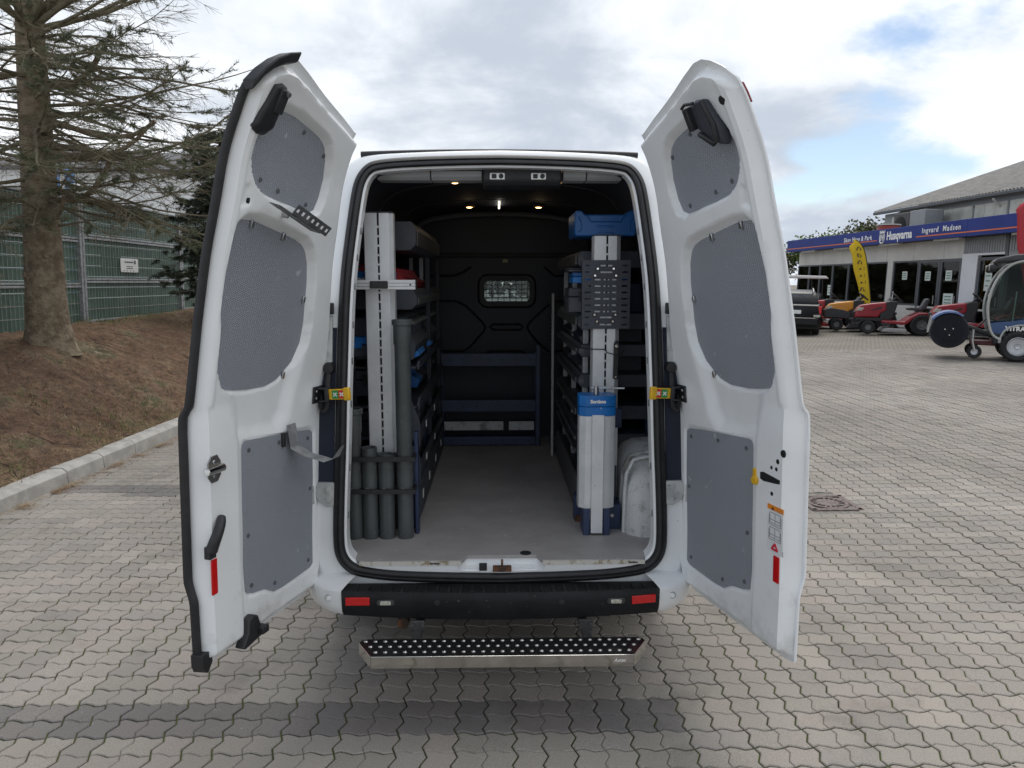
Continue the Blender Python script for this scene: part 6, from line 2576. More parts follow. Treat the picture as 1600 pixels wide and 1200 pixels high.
lt([(-.135, .10), (-.15, -.05), (-.12, -.17), (-.05, -.225), (.05, -.225), (.12, -.17), (.15, -.05), (.135, .10)], .028)
lt([(-.06, .10), (-.06, -.13)])
lt([(.06, .10), (.06, -.13)])
lt([(-.06, -.01), (.06, -.01)])
lt([(-.15, .13), (-.10, .16), (0, .14), (.10, .16), (.15, .13)], .022)
for a, b_ in ((-.16, .235), (-.08, .225), (0, .245), (.08, .225), (.16, .235)):
    lt([(a * .9, .15), (a, b_)], .02)
lg.build("crown_emblem", M_WPLAST, SHOP, smooth=60)

M_SHOPGLASS = glass_like("shop window glass", (.80, .84, .85), 1.32)
# sales room seen through the glass
MB().box(-.2, 20, .75, 4.4, -.05, .01).build("shop_floor", mat("shop floor", (.16, .16, .16), .4, var=.2), SHOP)
MB().box(-.2, 20, 4.38, 4.42, 0, 3.1).build("shop_back_wall", mat("shop back wall", (.06, .06, .06), .8, var=.4, vscale=1.5), SHOP)
rg = random.Random(8)
gm_ = [mat("goods grey", (.35, .35, .36), .5, var=.2), mat("goods orange", (.65, .2, .02), .5, var=.2), mat("goods red", (.35, .03, .03), .5, var=.2), mat("goods timber", (.32, .20, .07), .6, var=.2), mat("goods white", (.8, .8, .78), .5, var=.1), mat("goods black", (.03, .03, .03), .5, var=.2)]
for k in range(46):
    u = rg.uniform(0, 14.5)
    w_, h_, d_ = rg.uniform(.2, .8), rg.uniform(.3, 1.7), rg.uniform(.2, .6)
    y_ = rg.uniform(.74, 1.1) if k % 2 else rg.uniform(1.2, 3.4)
    h_ = h_ * (.8 if k % 2 else 1.0) + (.5 if k % 2 else 0)
    MB().box(u, u + w_, y_, y_ + d_, .012, .012 + h_).build("display_goods", gm_[k % 6], SHOP, bevel=.03)
MB().box(9.95, 10.2, .9, 1.1, .012, 2.25).build("display_goods", gm_[3], SHOP)
# front wall, windows and doors (set back under the fascia)
Y0 = .60
MB().box(-.2, 11.70, Y0, Y0 + .1, 2.49, 3.135).build("upper_band", M_WALL, SHOP)
for k in range(7):
    MB().box(.5 + k * 1.7, .512 + k * 1.7, Y0 - .004, Y0 - .0005, 2.50, 3.13).build("band_joint", M_RIB, SHOP)
MB().box(2.0, 7.45, Y0 - .02, Y0 + .1, .0, .88).build("low_wall", M_WALL2, SHOP)
MB().box(7.81, 9.38, Y0 - .02, Y0 + .1, .0, .86).build("low_wall", M_WALL, SHOP)
MB().box(7.46, 7.80, Y0 - .03, Y0 + .1, .0, 2.487).build("pillar", M_WALL, SHOP)
MB().box(11.71, 12.44, Y0 - .03, Y0 + .1, .0, 2.55).build("white_pier", M_WALL2, SHOP)
MB().box(11.71, 13.62, Y0 - .035, Y0 + .1, 2.552, 2.62).build("white_lintel", M_WALL2, SHOP)
MB().box(-.22, 2.0, Y0, Y0 + .1, .0, .40).build("low_wall", M_WALL, SHOP)


def bay(u0, u1, z0, z1, name="window", fw=.055, pane=True):
    w_ = empty(name, (u0, Y0, 0), parent=SHOP)
    for a, b_, c, d in ((0, fw, z0, z1), (u1 - u0 - fw, u1 - u0, z0, z1)):
        MB().box(a, b_, -.015, .06, c, d).build("frame", M_FRAME, w_)
    for c, d in ((z0, z0 + fw), (z1 - fw, z1)):
        MB().box(fw, u1 - u0 - fw, -.015, .06, c, d).build("frame", M_FRAME, w_)
    MB().box(fw, u1 - u0 - fw, .02, .03, z0 + fw, z1 - fw).build("pane", M_SHOPGLASS, w_)
    return w_


for a, b_, z0 in ((-.2, .95, .42), (.96, 1.99, .42), (2.01, 3.17, .89), (3.19, 4.52, .89), (4.54, 5.87, .89), (5.90, 7.44, .89), (7.82, 9.38, .87)):
    bay(a, b_, z0, 2.485)
for a, b_ in ((9.40, 10.58), (10.60, 11.68), (12.47, 13.60)):
    d_ = bay(a, b_, .02, 2.485, "glass_door", .10)
    MB().box(.10, b_ - a - .10, -.014, .05, .80, .86).build("door_rail", M_WALL, d_)
    MB().box(.10, b_ - a - .10, -.014, .05, .18, .24).build("door_rail", M_WALL, d_)
    MB().cyl((b_ - a - .14, -.06, .95), (b_ - a - .14, -.06, 1.25), .015, n=8).build("door_handle", M_STEEL, d_)
bay(13.75, 16.5, .02, 2.485)
bay(16.6, 20.0, .02, 2.485)
MB().box(20.05, U1, Y0, Y0 + .1, 0, 3.13).build("end_wall", M_WALL2, SHOP)
MB().box(13.62, 13.74, Y0 - .03, Y0 + .1, 0, 3.13).build("steel_post", M_FRAME, SHOP)
# ribbed cladding over the doors
rb_ = MB()
u = 11.74
while u < 13.6:
    rb_.box(u, u + .075, Y0 - .03, Y0 - .012, 2.63, 3.13)
    u += .11
o = rb_.build("cladding_ribs", M_RIB, SHOP)
o["kind"] = "stuff"
MB().box(11.71, 13.62, Y0 - .0118, Y0 + .1, 2.625, 3.134).build("ribbed_cladding", M_RIB, SHOP)
rb_ = MB()
u = 13.78
while u < 20:
    rb_.box(u, u + .075, Y0 - .03, Y0 - .012, 2.63, 3.13)
    u += .11
o = rb_.build("cladding_ribs", M_RIB, SHOP)
o["kind"] = "stuff"
MB().box(13.75, 20, Y0 - .0118, Y0 + .1, 2.49, 3.134).build("ribbed_cladding", M_RIB, SHOP)
# notices stuck inside the doors, seen as pale sheets
M_PAPER = mat("paper sheet", (.62, .68, .64), .7, var=.1)
for u, z, w_, h_ in ((8.55, 1.95, .30, .30), (9.92, 1.92, .30, .32), (11.05, 1.93, .32, .34), (11.12, 1.12, .50, .42), (12.95, 1.75, .30, .62), (3.0, 1.35, .38, .45)):
    p_ = MB().box(u - w_ / 2, u + w_ / 2, Y0 + .010, Y0 + .0185, z - h_ / 2, z + h_ / 2).build("paper_notice", M_PAPER, SHOP)
    t_ = MB()
    for k in range(3):
        zz = z + h_ * (.25 - .25 * k)
        t_.box(u - w_ * .35, u + w_ * .35, Y0 + .007, Y0 + .0098, zz - .018, zz + .018)
    o = t_.build("notice_print", mat("notice green ink", (.10, .22, .16), .6, var=.1), p_)
    o["kind"] = "stuff"
# goods inside seen through the glass
M_YW = mat("timber yellow", (.35, .22, .05), .6, var=.2)
# the hall behind
MB().box(.2, 34, 4.5, 4.7, 3.3, 5.0).build("hall_wall", M_RIB, SHOP)
MB().box(.2, .4, 4.7, 22, 0, 4.9).build("hall_gable", M_WALL, SHOP)
MB().add([(.3, 4.5, 4.9), (.3, 23, 4.9), (.3, 13.7, 8.4)], [(0, 1, 2)]).build("hall_gable_top", M_WALL, SHOP, smooth=0)
for u in range(0, 17):
    a = .9 + u * 1.9
    w_ = MB().box(a, a + 1.75, 4.44, 4.499, 3.95, 4.80).build("hall_window", M_WALL, SHOP)
    for k in range(3):
        MB().box(a + .04 + k * .575, a + .56 + k * .575, 4.43, 4.4395, 4.0, 4.75).build("hall_pane", mat("pale glass", (.50, .50, .45), .3, var=.2, vscale=2), w_)
MB().box(-.1, 34, 4.05, 4.2, 4.98, 5.11).build("gutter", M_FRAME, SHOP, bevel=.02)
for u in (3.5, 8, 12.4, 17):
    MB().tube([(u, 4.12, 4.9), (u, 4.3, 4.75), (u, 4.45, 4.6)], .05, 8).build("gutter_outlet", M_WALL, SHOP, smooth=60)
rf = MB()
n_ = int(34 / .045)
prev = None
slope = [(4.1, 5.14), (8.0, 6.56), (13.7, 8.6)]
vs = []
for k in range(n_):
    u = -.15 + k * .045
    w_ = .028 * sin(2 * pi * u / .18)
    for y, z in slope:
        vs.append((u, y, z + w_))
rf.v = vs
for k in range(n_ - 1):
    for q in range(2):
        a = k * 3 + q
        rf.f.append((a, a + 3, a + 4, a + 1))
rf.build("hall_roof", M_ROOF, SHOP, smooth=60)
MB().add([(-.15, 13.7, 8.5), (34, 13.7, 8.5), (34, 23.5, 5.0), (-.15, 23.5, 5.0)], [(0, 1, 2, 3)]).build("hall_roof_back", M_ROOF, SHOP, smooth=0)
MB().box(8.3, 8.9, 6.4, 7.0, 5.9, 8.2).build("chimney", mat("brown brick", (.20, .12, .06), .9, var=.3, vscale=8), SHOP)
# roof plant
ac = empty("air_unit", (3.15, 3.2, 3.30), parent=SHOP)
MB().box(0, 1.15, 0, .8, .1, 1.42).build("unit_case", M_DGREY, ac, bevel=.03)
MB().lathe([(.0, -.02), (.40, -.02), (.44, -.005)], (.5, -.0, .85), 'y', 28).build("fan_grille", M_HOLE, ac)
MB().box(1.17, 2.2, 0, .8, .1, 1.45).build("unit_duct", M_RIB, ac, bevel=.02)
MB().tube([(2.4, .2, .1), (2.6, .2, .8), (3.2, .5, .35), (3.6, .5, .9)], .025, 6).build("roof_cable", M_BLACK, ac)
MB().lathe([(0, .85), (.42, .85), (.45, .80), (.45, .3), (.40, .25)], (4.85, 2.0, 3.22), 'z', 24).build("red_vent", mat("vent red", (.28, .03, .02), .5, var=.15), SHOP)
MB().lathe([(0, .92), (.47, .90), (.47, .851), (.0, .851)], (4.85, 2.0, 3.22), 'z', 24).build("vent_cap", M_WALL, SHOP)

# trees beyond the shop
def leafy(name, label, loc, H, R, seed, m):
    t = empty(name, loc)
    tag(t, label, "tree")
    rg = random.Random(seed)
    tk = MB()
    tk.tube([(0, 0, 0), (.1, .05, H * .4), (0, 0, H * .8)], [H * .035, H * .025, H * .008], 8)
    lf = MB()
    for k in range(26):
        az, el = rg.uniform(0, 6.28), rg.uniform(-.2, 1.3)
        rr = R * rg.uniform(.5, 1.0)
        c = Vector((cos(az) * cos(el) * rr, sin(az) * cos(el) * rr, H * .62 + sin(el) * rr * .75))
        tk.tube([(0, 0, H * .45), tuple(c * .6 + Vector((0, 0, H * .2))), tuple(c)], [H * .012, H * .007, H * .003], 5)
        for q in range(170):
            p = c + Vector((rg.gauss(0, 1), rg.gauss(0, 1), rg.gauss(0, .75))) * R * .20
            a = Vector((rg.uniform(-1, 1), rg.uniform(-1, 1), rg.uniform(-1, 1))).normalized() * R * .055
            b_ = a.cross(Vector((rg.uniform(-1, 1), rg.uniform(-1, 1), rg.uniform(-1, 1)))).normalized() * R * .035
            lf.add([p - a, p + b_, p + a, p - b_], [(0, 1, 2, 3)])
    tk.build("trunk", M_BARK, t, smooth=60)
    lf.build("crown", m, t, smooth=0, recalc=False)


M_LEAF = mat("light green leaves", (0.11, 0.16, 0.03), 0.7, col2=(0.15, 0.17, 0.04), vscale=.8)  # fresh green leaf colour, mixed by noise
M_LEAF2 = mat("olive leaves", (0.07, 0.085, 0.035), 0.7, col2=(0.11, 0.10, 0.05), vscale=.8)
leafy("garden_tree", "light green bushy tree rising behind the far end of the blue fascia", (22.3, 48, 0), 5.6, 1.9, 3, M_LEAF)
leafy("garden_tree", "thin olive tree beside the gable of the hall roof", (28.0, 52, 0), 6.6, 2.6, 4, M_LEAF2)
leafy("garden_tree", "olive tree just left of the hall, tallest over the fascia", (25.6, 50, 0), 5.8, 2.2, 5, M_LEAF2)
leafy("garden_tree", "low pale tree between the open door and the bushy tree", (19.2, 50, 0), 4.6, 1.9, 6, M_LEAF2)
leafy("hedge_tree", "dark green tree beside the end wall of the shop", (14.2, 38, 0), 3.1, 1.4, 8, M_LEAF)
# wooded skyline that closes the yard far behind the van
tb = MB()
rg = random.Random(77)
for k in range(9000):
    x = rg.uniform(-75, 13)
    top = 5.5 + 2.2 * mnoise.noise(Vector((x * .12, 3, 1))) + 1.2 * mnoise.noise(Vector((x * .5, 7, 1)))
    p_ = Vector((x, 85 + rg.uniform(-3, 3) - .12 * x, top * rg.random() ** .6))
    a_ = Vector((rg.uniform(-1, 1), rg.uniform(-1, 1), rg.uniform(-1, 1))).normalized() * .55
    b_ = a_.cross(Vector((rg.uniform(-1, 1), rg.uniform(-1, 1), rg.uniform(-1, 1)))).normalized() * .4
    tb.add([p_ - a_, p_ + b_, p_ + a_, p_ - b_], [(0, 1, 2, 3)])
o = tb.build("treeline", M_LEAF2, smooth=0, recalc=False)
tag(o, "distant belt of green trees closing the yard behind the van", None, kind="stuff")


# ------------------------------------------------------------------ machines in front of the shop
def wheel(par, x, y, r, w, mrim, rimr=.55, name="wheel"):
    o = empty(name, (x, y, r), parent=par)
    h = w / 2
    MB().lathe([(r * rimr, -h * .8), (r * .86, -h), (r * .97, -h * .8), (r, -h * .3), (r, h * .3), (r * .97, h * .8), (r * .86, h), (r * rimr, h * .8)], (0, 0, 0), 'y', 26).build("tyre", M_TYRE, o, smooth=40)
    lug = MB()
    for k in range(22):
        a = 2 * pi * k / 22
        for q in (-1, 1):
            R = Matrix.Rotation(-a, 3, 'Y') @ Matrix.Rotation(q * .5, 3, 'X')
            lug.obox(Matrix.Rotation(-a, 3, 'Y') @ Vector((r * 1.0, q * h * .45, 0)), (r * .06, h * .85, r * .07), R)
    lug.build("tread_lugs", M_TYRE, o)["kind"] = "stuff"
    for s_ in (-1, 1):
        MB().lathe([(0, s_ * h * .45), (r * .16, s_ * h * .5), (r * .20, s_ * h * .3), (r * rimr * .82, s_ * h * .35), (r * rimr * .95, s_ * h * .82), (r * rimr, s_ * h * .8)], (0, 0, 0), 'y', 24).build("rim", mrim, o, smooth=40)
    return o


M_MRED = mat("mower red paint", (0.30, 0.018, 0.028), 0.3, var=.08, coat=.3)
M_MRED2 = mat("bright red paint", (0.42, 0.02, 0.03), 0.3, var=.08, coat=.3)
M_MYEL = mat("mower amber paint", (0.68, 0.27, 0.01), 0.32, var=.08, coat=.3)
M_DGREY = mat("dark grey moulding", (0.045, 0.045, 0.05), 0.5, var=.2)
M_SILV = mat("silver deck paint", (0.42, 0.42, 0.42), 0.4, .4, var=.2, vscale=14)


def mower(label, loc, heading, mhood, mbody, mdeck, mside=None, paper=False):
    l_, e_ = tilted(loc, heading)
    t = empty("ride_on_mower", l_, e_)
    tag(t, label, "mower", "ride-on mowers parked before the shop")
    mr_ = mat("grey mower rim", (.20, .20, .20), .5, .2, var=.2)
    wheel(t, 0, .42, .33, .26, mr_, .45)
    wheel(t, 0, -.42, .33, .26, mr_, .45)
    wheel(t, 1.52, .40, .205, .17, mr_, .45)
    wheel(t, 1.52, -.40, .205, .17, mr_, .45)
    hood = [(1.93, .50), (1.93, .58), (1.86, .80), (1.76, .90), (1.45, .96), (1.02, 1.02), (1.00, .74), (1.16, .66), (1.22, .52)]
    MB().prism(hood, -.27, .27, 'y').build("hood", mhood, t, bevel=.05, seg=3)
    if mside:
        MB().prism([(1.94, .44), (1.90, .70), (1.72, .76), (1.3, .70), (1.1, .62), (1.1, .40)], -.285, .285, 'y').build("side_panel", mside, t, bevel=.02)
    MB().prism([(1.90, .42), (1.90, .50), (1.10, .50), (1.10, .40)], -.255, .255, 'y').build("chassis", M_BLACK, t, bevel=.01)
    MB().box(1.86, 1.945, -.22, .22, .55, .70).build("grille", M_BLACK, t, bevel=.02)
    for s_ in (-1, 1):
        MB().prism([(1.90, .72), (1.82, .83), (1.66, .82), (1.72, .72)], s_ * .235, s_ * .276, 'y').build("headlight", M_LENS, t, bevel=.01)
        if not mside:
            MB().prism([(1.52, .73), (1.18, .86), (1.12, .84), (1.16, .80), (1.40, .74)], s_ * .268, s_ * .2725, 'y').build("side_vent", M_BLACK, t)
    MB().prism([(1.20, .45), (1.17, .75), (1.02, 1.02), (.90, 1.06), (.68, 1.04), (.72, .85), (.82, .45)], -.25, .25, 'y').build("dashboard", M_BLACK, t, bevel=.03)
    MB().cyl((.86, 0, 1.02), (.72, 0, 1.16), .035, n=10).build("steering_column", M_BLACK, t)
    sw = MB()
    R = rotm(0, RAD(-40), 0)
    pts = [tuple(R @ Vector((.19 * cos(a), .19 * sin(a), 0)) + Vector((.70, 0, 1.18))) for a in [2 * pi * k / 22 for k in range(23)]]
    sw.tube(pts, .018, 7, caps=False)
    for a in (0, 2.1, 4.2):
        sw.cyl((.70, 0, 1.17), tuple(R @ Vector((.19 * cos(a), .19 * sin(a), 0)) + Vector((.70, 0, 1.18))), .014, n=6)
    sw.build("steering_wheel", M_BLACK, t, smooth=60)
    fd = [(1.14, .43), (1.14, .37), (.55, .31), (.40, .36), (.28, .50), (.12, .62), (-.15, .645), (-.30, .60), (-.30, .68), (-.10, .72), (.12, .70), (.32, .58), (.50, .42)]
    MB().prism(fd, -.50, .50, 'y').build("fender", mbody, t, bevel=.02)
    MB().prism([(.3, .40), (.3, .62), (-.30, .62), (-.34, .40)], -.24, .24, 'y').build("rear_body", M_BLACK, t, bevel=.02)
    st = empty("seat", (0, 0, 0), parent=t)
    MB().prism([(.38, .78), (.40, .84), (.30, .88), (.0, .84), (-.06, .80), (-.02, .76)], -.22, .22, 'y').build("cushion", M_DGREY, st, bevel=.03)
    MB().prism([(-.02, .78), (.02, .86), (-.10, 1.14), (-.18, 1.17), (-.22, 1.12), (-.12, .80)], -.21, .21, 'y').build("backrest", M_DGREY, st, bevel=.035)
    MB().prism([(1.15, .08), (1.05, .20), (.45, .20), (.36, .07)], -.55, .55, 'y').build("cutting_deck", mdeck, t, bevel=.025)
    MB().prism([(.66, .20), (.80, .40), (.76, .40), (.60, .20)], -.3, .3, 'y').build("deck_lift", M_BLACK, t)
    if paper:
        p_ = MB().box(.83, .835, -.06, .06, 1.24, 1.36).build("price_tag", M_WPLAST, t)
        MB().cyl((.84, 0, 1.05), (.835, 0, 1.25), .012, n=6).build("tag_stick", M_WPLAST, t)
    return t


g_ = lambda x, y: (x, y, gz(x))
mower("red ride-on mower with silver deck and white tag at its steering wheel", g_(13.46, 20.24), RAD(160), M_MRED, M_MRED, M_SILV, None, True)
mower("amber and black ride-on mower half hidden behind the red silver-decked one", g_(13.2, 21.9), RAD(160), M_MYEL, M_DGREY, M_BLACK, M_DGREY)
mower("bright red ride-on mower with red deck beside the black car", g_(12.95, 23.6), RAD(162), M_MRED2, M_MRED2, M_MRED2)
mower("red ride-on mower mostly hidden behind the sweeper brush", g_(14.85, 18.3), RAD(158), M_MRED, M_MRED, M_DGREY)

# compact tractor with sweeper
l_, e_ = tilted(g_(11.45, 12.95), RAD(150))
T = empty("compact_tractor", l_, e_)
tag(T, "compact blue tractor with a silver-framed glass cab and a raised sweeper brush", "tractor")
M_TBLUE = mat("tractor blue", (0.012, 0.055, 0.17), 0.3, var=.08, coat=.4)
M_TSIL = mat("silver cab frame", (0.42, 0.42, 0.40), 0.4, .3, var=.08)
M_TINT = glass_like("tinted cab glass", (.40, .50, .46), 1.3)
M_TGREEN = mat("green tinted glass", (.3, .4, .35), .05, var=.1)
for x in (0, -1.55):
    wheel(T, x, .52, .325, .28, M_RIM, .62)
    wheel(T, x, -.52, .325, .28, M_RIM, .62)
# silver side frame of the cab
for s_ in (-1, 1):
    fr_ = MB()
    yy = s_ * .60
    path = [(.32, .45), (.50, .55), (.60, .9), (.63, 1.25), (.55, 1.68), (.38, 1.98), (.20, 2.12), (-.10, 2.17), (-1.35, 2.20)]
    fr_.tube([(x, yy, z) for x, z in chaikin(path, 2)], .028, 8)
    fr_.tube([(x, yy, z) for x, z in ((-1.35, 2.20), (-1.50, 1.6), (-1.52, .9))], .035, 8)
    fr_.tube([(x, yy, z) for x, z in chaikin([(.47, .55), (.30, .43), (.36, .38), (.33, .52), (.25, .70), (.0, .80), (-.25, .74), (-.38, .60), (-.45, .42)], 2)], .022, 8)
    fr_.build("cab_frame", M_TSIL, T, smooth=60)
    MB().prism([(.52, .60), (.56, .80), (.42, .83), (.15, .86), (-.1, .92), (-1.5, .95), (-1.5, .62), (-.38, .62), (-.22, .76), (0, .80), (.22, .74), (.33, .58)], yy - s_ * .02, yy, 'y').build("door_panel", M_TBLUE, T, bevel=.005)
    gl_ = MB()
    ol = [(.57, .84), (.61, 1.1), (.60, 1.40), (.50, 1.73), (.34, 2.0), (.18, 2.10), (-.15, 2.14), (-1.33, 2.16), (-1.48, 1.6), (-1.49, .96), (-.1, .93), (.2, .87)]
    gl_.add([(x, yy - s_ * .012, z) for x, z in ol], [tuple(range(len(ol)))])
    gl_.build("side_glass", M_TINT, T, smooth=0)
me = text_mesh("VITRA", .13, .003, bold=.006)
o = mk("lettering", me, M_WPLAST, T, smooth=0)
o.rotation_euler = (pi / 2, 0, pi)
o.location = (.08, .607, .70)
MB().tube([(.52, -.55, .8), (.54, -.55, 1.4), (.34, -.55, 2.0)], .03, 8).build("cab_pillar", M_TSIL, T, smooth=60)
MB().add([(.53, -.58, .6), (.53, .58, .6), (.61, .58, 1.2), (.61, -.58, 1.2)], [(0, 1, 2, 3)]).build("front_glass", M_CLEAR, T, smooth=0)
MB().add([(.61, -.58, 1.21), (.61, .58, 1.21), (.36, .58, 2.0), (.36, -.58, 2.0)], [(0, 1, 2, 3)]).build("front_glass", M_CLEAR, T, smooth=0)
MB().prism([(.62, 2.10), (.54, 2.20), (.2, 2.29), (-1.4, 2.32), (-1.5, 2.22), (-1.45, 2.16), (.0, 2.16)], -.62, .62, 'y').build("cab_roof", M_DGREY, T, bevel=.04)
for s_ in (-1, 1):
    h_ = MB().lathe([(0, .07), (.07, .06), (.095, .02), (.085, -.06), (.0, -.08)], (.60, s_ * .52, 2.0), 'x', 20).build("work_lamp", M_BLACK, T, smooth=40)
    MB().lathe([(0, .012), (.07, .008), (.075, 0)], (.665, s_ * .52, 2.0), 'x', 20).build("lamp_glass", M_LENS, h_, smooth=40)
MB().box(-1.5, .45, -.56, .56, .36, .55).build("floor_pan", M_BLACK, T, bevel=.02)
MB().prism([(-.55, .75), (-.20, .78), (-.18, .88), (-.55, .90), (-.72, 1.45), (-.80, 1.43), (-.72, .80)], -.25, .25, 'y').build("driver_seat", M_DGREY, T, bevel=.03)
sw = MB()
R = rotm(0, RAD(-35), 0)
sw.tube([tuple(R @ Vector((.18 * cos(a), .18 * sin(a), 0)) + Vector((.02, 0, 1.25))) for a in [2 * pi * k / 20 for k in range(21)]], .015, 6, caps=False)
sw.cyl((.22, 0, .7), (.03, 0, 1.24), .03, n=8)
sw.build("steering_wheel", M_BLACK, T, smooth=60)
MB().tube([(.12, .3, .8), (.10, .3, 1.5)], .012, 6).build("grab_rail", mat("pale green rail", (.35, .5, .42), .4, var=.1), T)
# sweeper
BR = empty("sweeper", (1.30, 0, .60), parent=T)
brush = MB()
rgb = random.Random(4)
prof = []
for q in range(13):
    y = -.65 + 1.3 * q / 12
    prof.append((.375 + (.012 if q % 2 else -.006), y))
brush.lathe([(.02, -.66)] + prof + [(.02, .66)], (0, 0, 0), 'y', 60)
for side in (-.664, .664):
    for k in range(70):
        a = 2 * pi * k / 70
        r1_ = .37 + rgb.uniform(-.02, .015)
        brush.cyl((.06 * cos(a), side, .06 * sin(a)), (r1_ * cos(a + .1), side + rgb.uniform(-.004, .004), r1_ * sin(a + .1)), .012, .005, 4, caps=False)
brush.build("brush", mat("brush bristle", (.012, .014, .022), .7, var=.3, vscale=30), BR, smooth=30)
for side in (-.672, .672):
    for k in range(3):
        a = 2 * pi * k / 3 + .4
        MB().cyl((.09 * cos(a), side - .004, .09 * sin(a)), (.09 * cos(a), side + .004, .09 * sin(a)), .014, n=10).build("bolt", M_CHROME, BR)
cv = MB()
arc = [RAD(q) for q in range(-5, 126, 13)]
cv.loft([[(.44 * cos(a), -.70, .44 * sin(a)), (.44 * cos(a), .70, .44 * sin(a)), (.40 * cos(a), .70, .40 * sin(a) - .0), (.40 * cos(a), -.70, .40 * sin(a))] for a in arc[3:]])
cv.build("brush_hood", mat("worn blue hood", (.09, .15, .33), .4, col2=(.35, .40, .50), vscale=9, lo=.55, hi=.68), BR, smooth=40)
for s_ in (-1, 1):
    MB().tube([(.36, s_ * .68, .30), (.42, s_ * .68, -.05)], .02, 6).build("hood_stay", M_TSIL, BR)
    MB().tube([(-.35, s_ * .3, .1), (-.75, s_ * .3, -.05), (-1.0, s_ * .28, -.12)], .05, 8).build("lift_arm", M_BLACK, BR, smooth=60)
    cw = wheel(BR, -.52, s_ * .50, .14, .09, M_RIM, .5, "caster")
    cw.location = (-.52, s_ * .50, -.44)
    MB().tube([(-.52, s_ * .56, -.42), (-.46, s_ * .56, -.20), (-.46, s_ * .54, .05)], .025, 6).build("caster_fork", M_TSIL, BR, smooth=60)
MB().box(-.95, -.45, -.30, .30, -.30, -.20).build("hitch_frame", mat("hitch dark red", (.10, .012, .016), .5, var=.3), BR, bevel=.02)
MB().tube([(-.5, .2, .0), (-.7, .25, .3), (-.9, .2, .25), (-1.0, .15, .0)], .02, 6).build("hose", M_BLACK, BR, smooth=60)

# feather flags
def feather(name, label, loc, H, w, m, yaw, lean, marks):
    l_, e_ = tilted(loc, yaw)
    t = empty(name, l_, e_)
    tag(t, label, "flag")
    sh_ = .16 if H < 3.5 else .04
    mast = chaikin([(x - sh_ * z, 0, z) for x, z in ((0, 0), (.03, H * .5), (.0, H * .85), (-lean * .5, H * .97), (-lean, H))], 2)
    MB().tube(mast, .014, 6).build("mast", M_BLACK, t, smooth=60)
    fl_ = MB()
    N_ = 24
    rows = []
    SH = .16 if H < 3.5 else .04
    for k in range(N_ + 1):
        f = k / N_
        z = H * (.16 + .84 * f)
        xr = float(np.interp(z / H, [0, .5, .85, .97, 1], [.0, .03, .0, -lean * .5, -lean]))
        wd_ = w * float(np.interp(f, [0, .1, .6, .9, 1.0], [.45, .55, .92, .95, .12]))
        rows.append([(xr - SH * z - wd_ * q / 6, .03 * sin(q * .9 + k * .35) * (q / 6), z) for q in range(7)])
    for r_ in rows:
        fl_.v += r_
    for k in range(N_):
        for q in range(6):
            a = k * 7 + q
            fl_.f.append((a, a + 1, a + 8, a + 7))
    cl_ = fl_.build("cloth", m, t, smooth=180)
    cl_.modifiers.new("thick", 'SOLIDIFY').thickness = .006
    marks(t, H, w)
    MB().box(-.25, .25, -.25, .25, 0, .04).build("foot_plate", M_DGREY, t)
    return t


def yellow_marks(t, H, w):
    mk_ = MB()
    rg = random.Random(2)
    for k in range(9):
        z = H * (.90 - .075 * k)
        x = -w * .45 - .16 * z
        y = -.055
        if k in (3, 4, 5):
            mk_.obox((x, y, z), (.05, .004, .06))
            mk_.obox((x + .12, y, z + .02), (.012, .004, .12))
        else:
            mk_.obox((x - .04, y, z), (.035, .004, .14), rotm(0, RAD(18 * (-1) ** k), 0))
            mk_.obox((x + .06, y, z - .03), (.03, .004, .09), rotm(0, RAD(-12), 0))
            mk_.obox((x, y, z + .05), (.07, .004, .025))
    o = mk_.build("black_print", M_BLACK, t)
    o["kind"] = "stuff"


def red_marks(t, H, w):
    for k, (body, z) in enumerate((("RO", .60), ("RO", .34))):
        me = text_mesh(body, .34, .004, bold=.01)
        o = mk("lettering", me, M_WPLAST, t, smooth=0)
        o.rotation_euler = (pi / 2, -pi / 2, 0)
        o.location = (-w * .5, -.07, H * z)


M_FY = mat("yellow flag cloth", (.72, .50, .015), .7, var=.06)
M_FR = mat("red flag cloth", (.46, .035, .045), .7, var=.08)
feather("feather_flag", "yellow feather flag with black print rising behind the mowers", g_(13.25, 22.7), 3.15, .50, M_FY, RAD(-28), .30, yellow_marks)
feather("feather_flag", "red feather flag with white letters standing behind the tractor cab", g_(14.58, 16.2), 3.98, .85, M_FR, RAD(-38), .2, red_marks)

# black estate car, tail to the camera
l_, e_ = tilted(g_(9.78, 21.3), RAD(68))
CAR = empty("parked_car", l_, e_)
tag(CAR, "black estate car parked with its tail towards the van beside the mowers", "car")
M_CARP = mat("black car paint", (.010, .010, .012), .3, var=.1, spec=.3)
# local x forward, tail at x=-.4
sec = []
for x, hw, zt, zs in ((-.55, .80, .98, .70), (-.50, .85, 1.02, .74), (-.40, .86, 1.04, .78), (.3, .88, 1.05, .8), (1.6, .89, 1.0, .8), (2.6, .87, .95, .75), (3.6, .85, .80, .65), (3.85, .78, .70, .55)):
    sec.append([(x, -hw, .32), (x, -hw, zs), (x, -hw * .93, zt), (x, hw * .93, zt), (x, hw, zs), (x, hw, .32), (x, hw * .9, .24), (x, -hw * .9, .24)])
MB().loft(sec).build("body", M_CARP, CAR, smooth=50)
gh = []
for x, hw, z0, z1 in ((-.42, .78, 1.0, 1.06), (-.12, .70, 1.0, 1.38), (.2, .66, 1.0, 1.47), (1.3, .66, 1.0, 1.50), (1.9, .66, 1.0, 1.40), (2.7, .74, .94, .98)):
    gh.append([(x, -.80, z0), (x, -hw, z1 - .03), (x, -hw * .9, z1), (x, hw * .9, z1), (x, hw, z1 - .03), (x, .80, z0)])
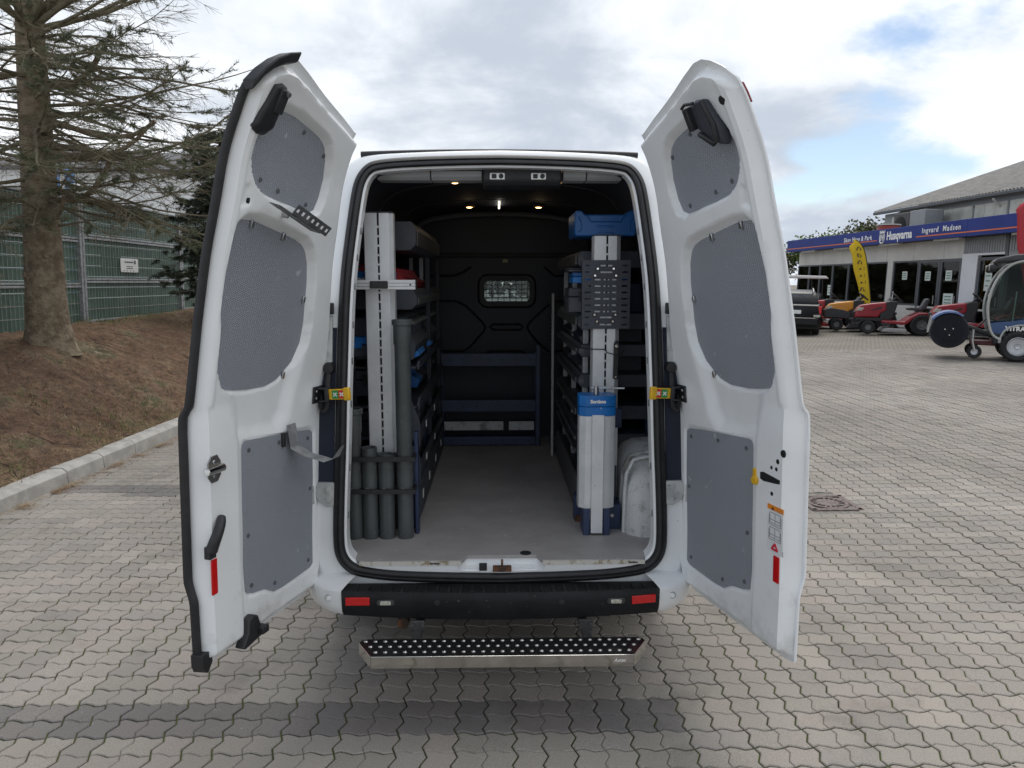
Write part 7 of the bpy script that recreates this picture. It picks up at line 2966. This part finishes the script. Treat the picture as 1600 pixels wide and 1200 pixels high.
MB().loft(gh).build("cabin", M_CARP, CAR, smooth=50)
MB().add([(-.40, -.66, 1.07), (-.40, .66, 1.07), (-.135, .60, 1.37), (-.135, -.60, 1.37)], [(0, 1, 2, 3)]).build("rear_window", mat("tinted car glass", (.05, .055, .06), .08, var=.5, vscale=2, spec=.3), CAR, smooth=0)
for s_ in (-1, 1):
    MB().add([(-.20, s_ * .777, 1.03), (.1, s_ * .71, 1.36), (1.25, s_ * .70, 1.42), (2.2, s_ * .765, 1.05)], [(0, 1, 2, 3)]).build("side_window", mat("tinted car glass", (.1, .1, .1), .05), CAR, smooth=0)
    MB().tube([(-.1, s_ * .60, 1.42), (0, s_ * .60, 1.50), (1.2, s_ * .60, 1.55), (1.6, s_ * .60, 1.48)], .018, 6).build("roof_rail", M_TSIL, CAR, smooth=60)
    MB().loft([[(-.57 + .03, s_ * .66, z), (-.53, s_ * .86, z), (-.30, s_ * .89, z), (-.40, s_ * .66, z)] for z in (.72, .98)]).build("tail_lamp", M_REFL, CAR, bevel=.015)
    MB().obox((-.555, s_ * .74, .66), (.06, .20, .08)).build("reverse_lamp", M_LENS, CAR, bevel=.01)
    for x in (.25, 2.95):
        wheel(CAR, x, s_ * .76, .31, .2, M_RIM, .62)
MB().box(-.68, -.50, -.80, .80, .34, .60).build("bumper", M_CARP, CAR, bevel=.05)
MB().box(-.69, -.675, -.70, .70, .585, .605).build("bumper_trim", M_CHROME, CAR)
MB().box(-.585, -.57, -.26, .26, .72, .84).build("number_plate", M_WPLAST, CAR, bevel=.005)

# golf buggy behind it
l_, e_ = tilted(g_(11.35, 25.2), RAD(178))
GB = empty("golf_buggy", l_, e_)
tag(GB, "white-roofed golf buggy standing behind the black car", "golf buggy")
M_BUG = mat("buggy grey body", (.42, .43, .42), .45, var=.1)
for x in (-.75, .75):
    for s_ in (-1, 1):
        wheel(GB, x, s_ * .48, .23, .2, M_RIM)
MB().prism([(-1.1, .35), (-1.1, .75), (-.3, .80), (-.25, .40), (.35, .35), (.55, .85), (.85, .85), (1.15, .55), (1.15, .3), (-1.1, .28)], -.55, .55, 'y').build("tub", M_BUG, GB, bevel=.03)
MB().box(-.75, -.25, -.5, .5, .81, .92).build("bench", M_DGREY, GB, bevel=.03)
MB().prism([(-.8, .92), (-.7, .92), (-.82, 1.3), (-.9, 1.3)], -.5, .5, 'y').build("bench_back", M_DGREY, GB, bevel=.03)
for s_ in (-1, 1):
    MB().tube([(.62, s_ * .5, .85), (.45, s_ * .52, 1.85)], .018, 6).build("roof_post", M_BLACK, GB)
    MB().tube([(-.9, s_ * .5, .8), (-.85, s_ * .52, 1.85)], .018, 6).build("roof_post", M_BLACK, GB)
MB().prism([(-1.05, 1.86), (-.95, 1.96), (.55, 1.97), (.68, 1.90), (.68, 1.86)], -.60, .60, 'y').build("roof", M_WPLAST, GB, bevel=.02)
MB().add([(.615, -.48, .88), (.615, .48, .88), (.47, .48, 1.80), (.47, -.48, 1.80)], [(0, 1, 2, 3)]).build("windscreen", M_CLEAR, GB, smooth=0)
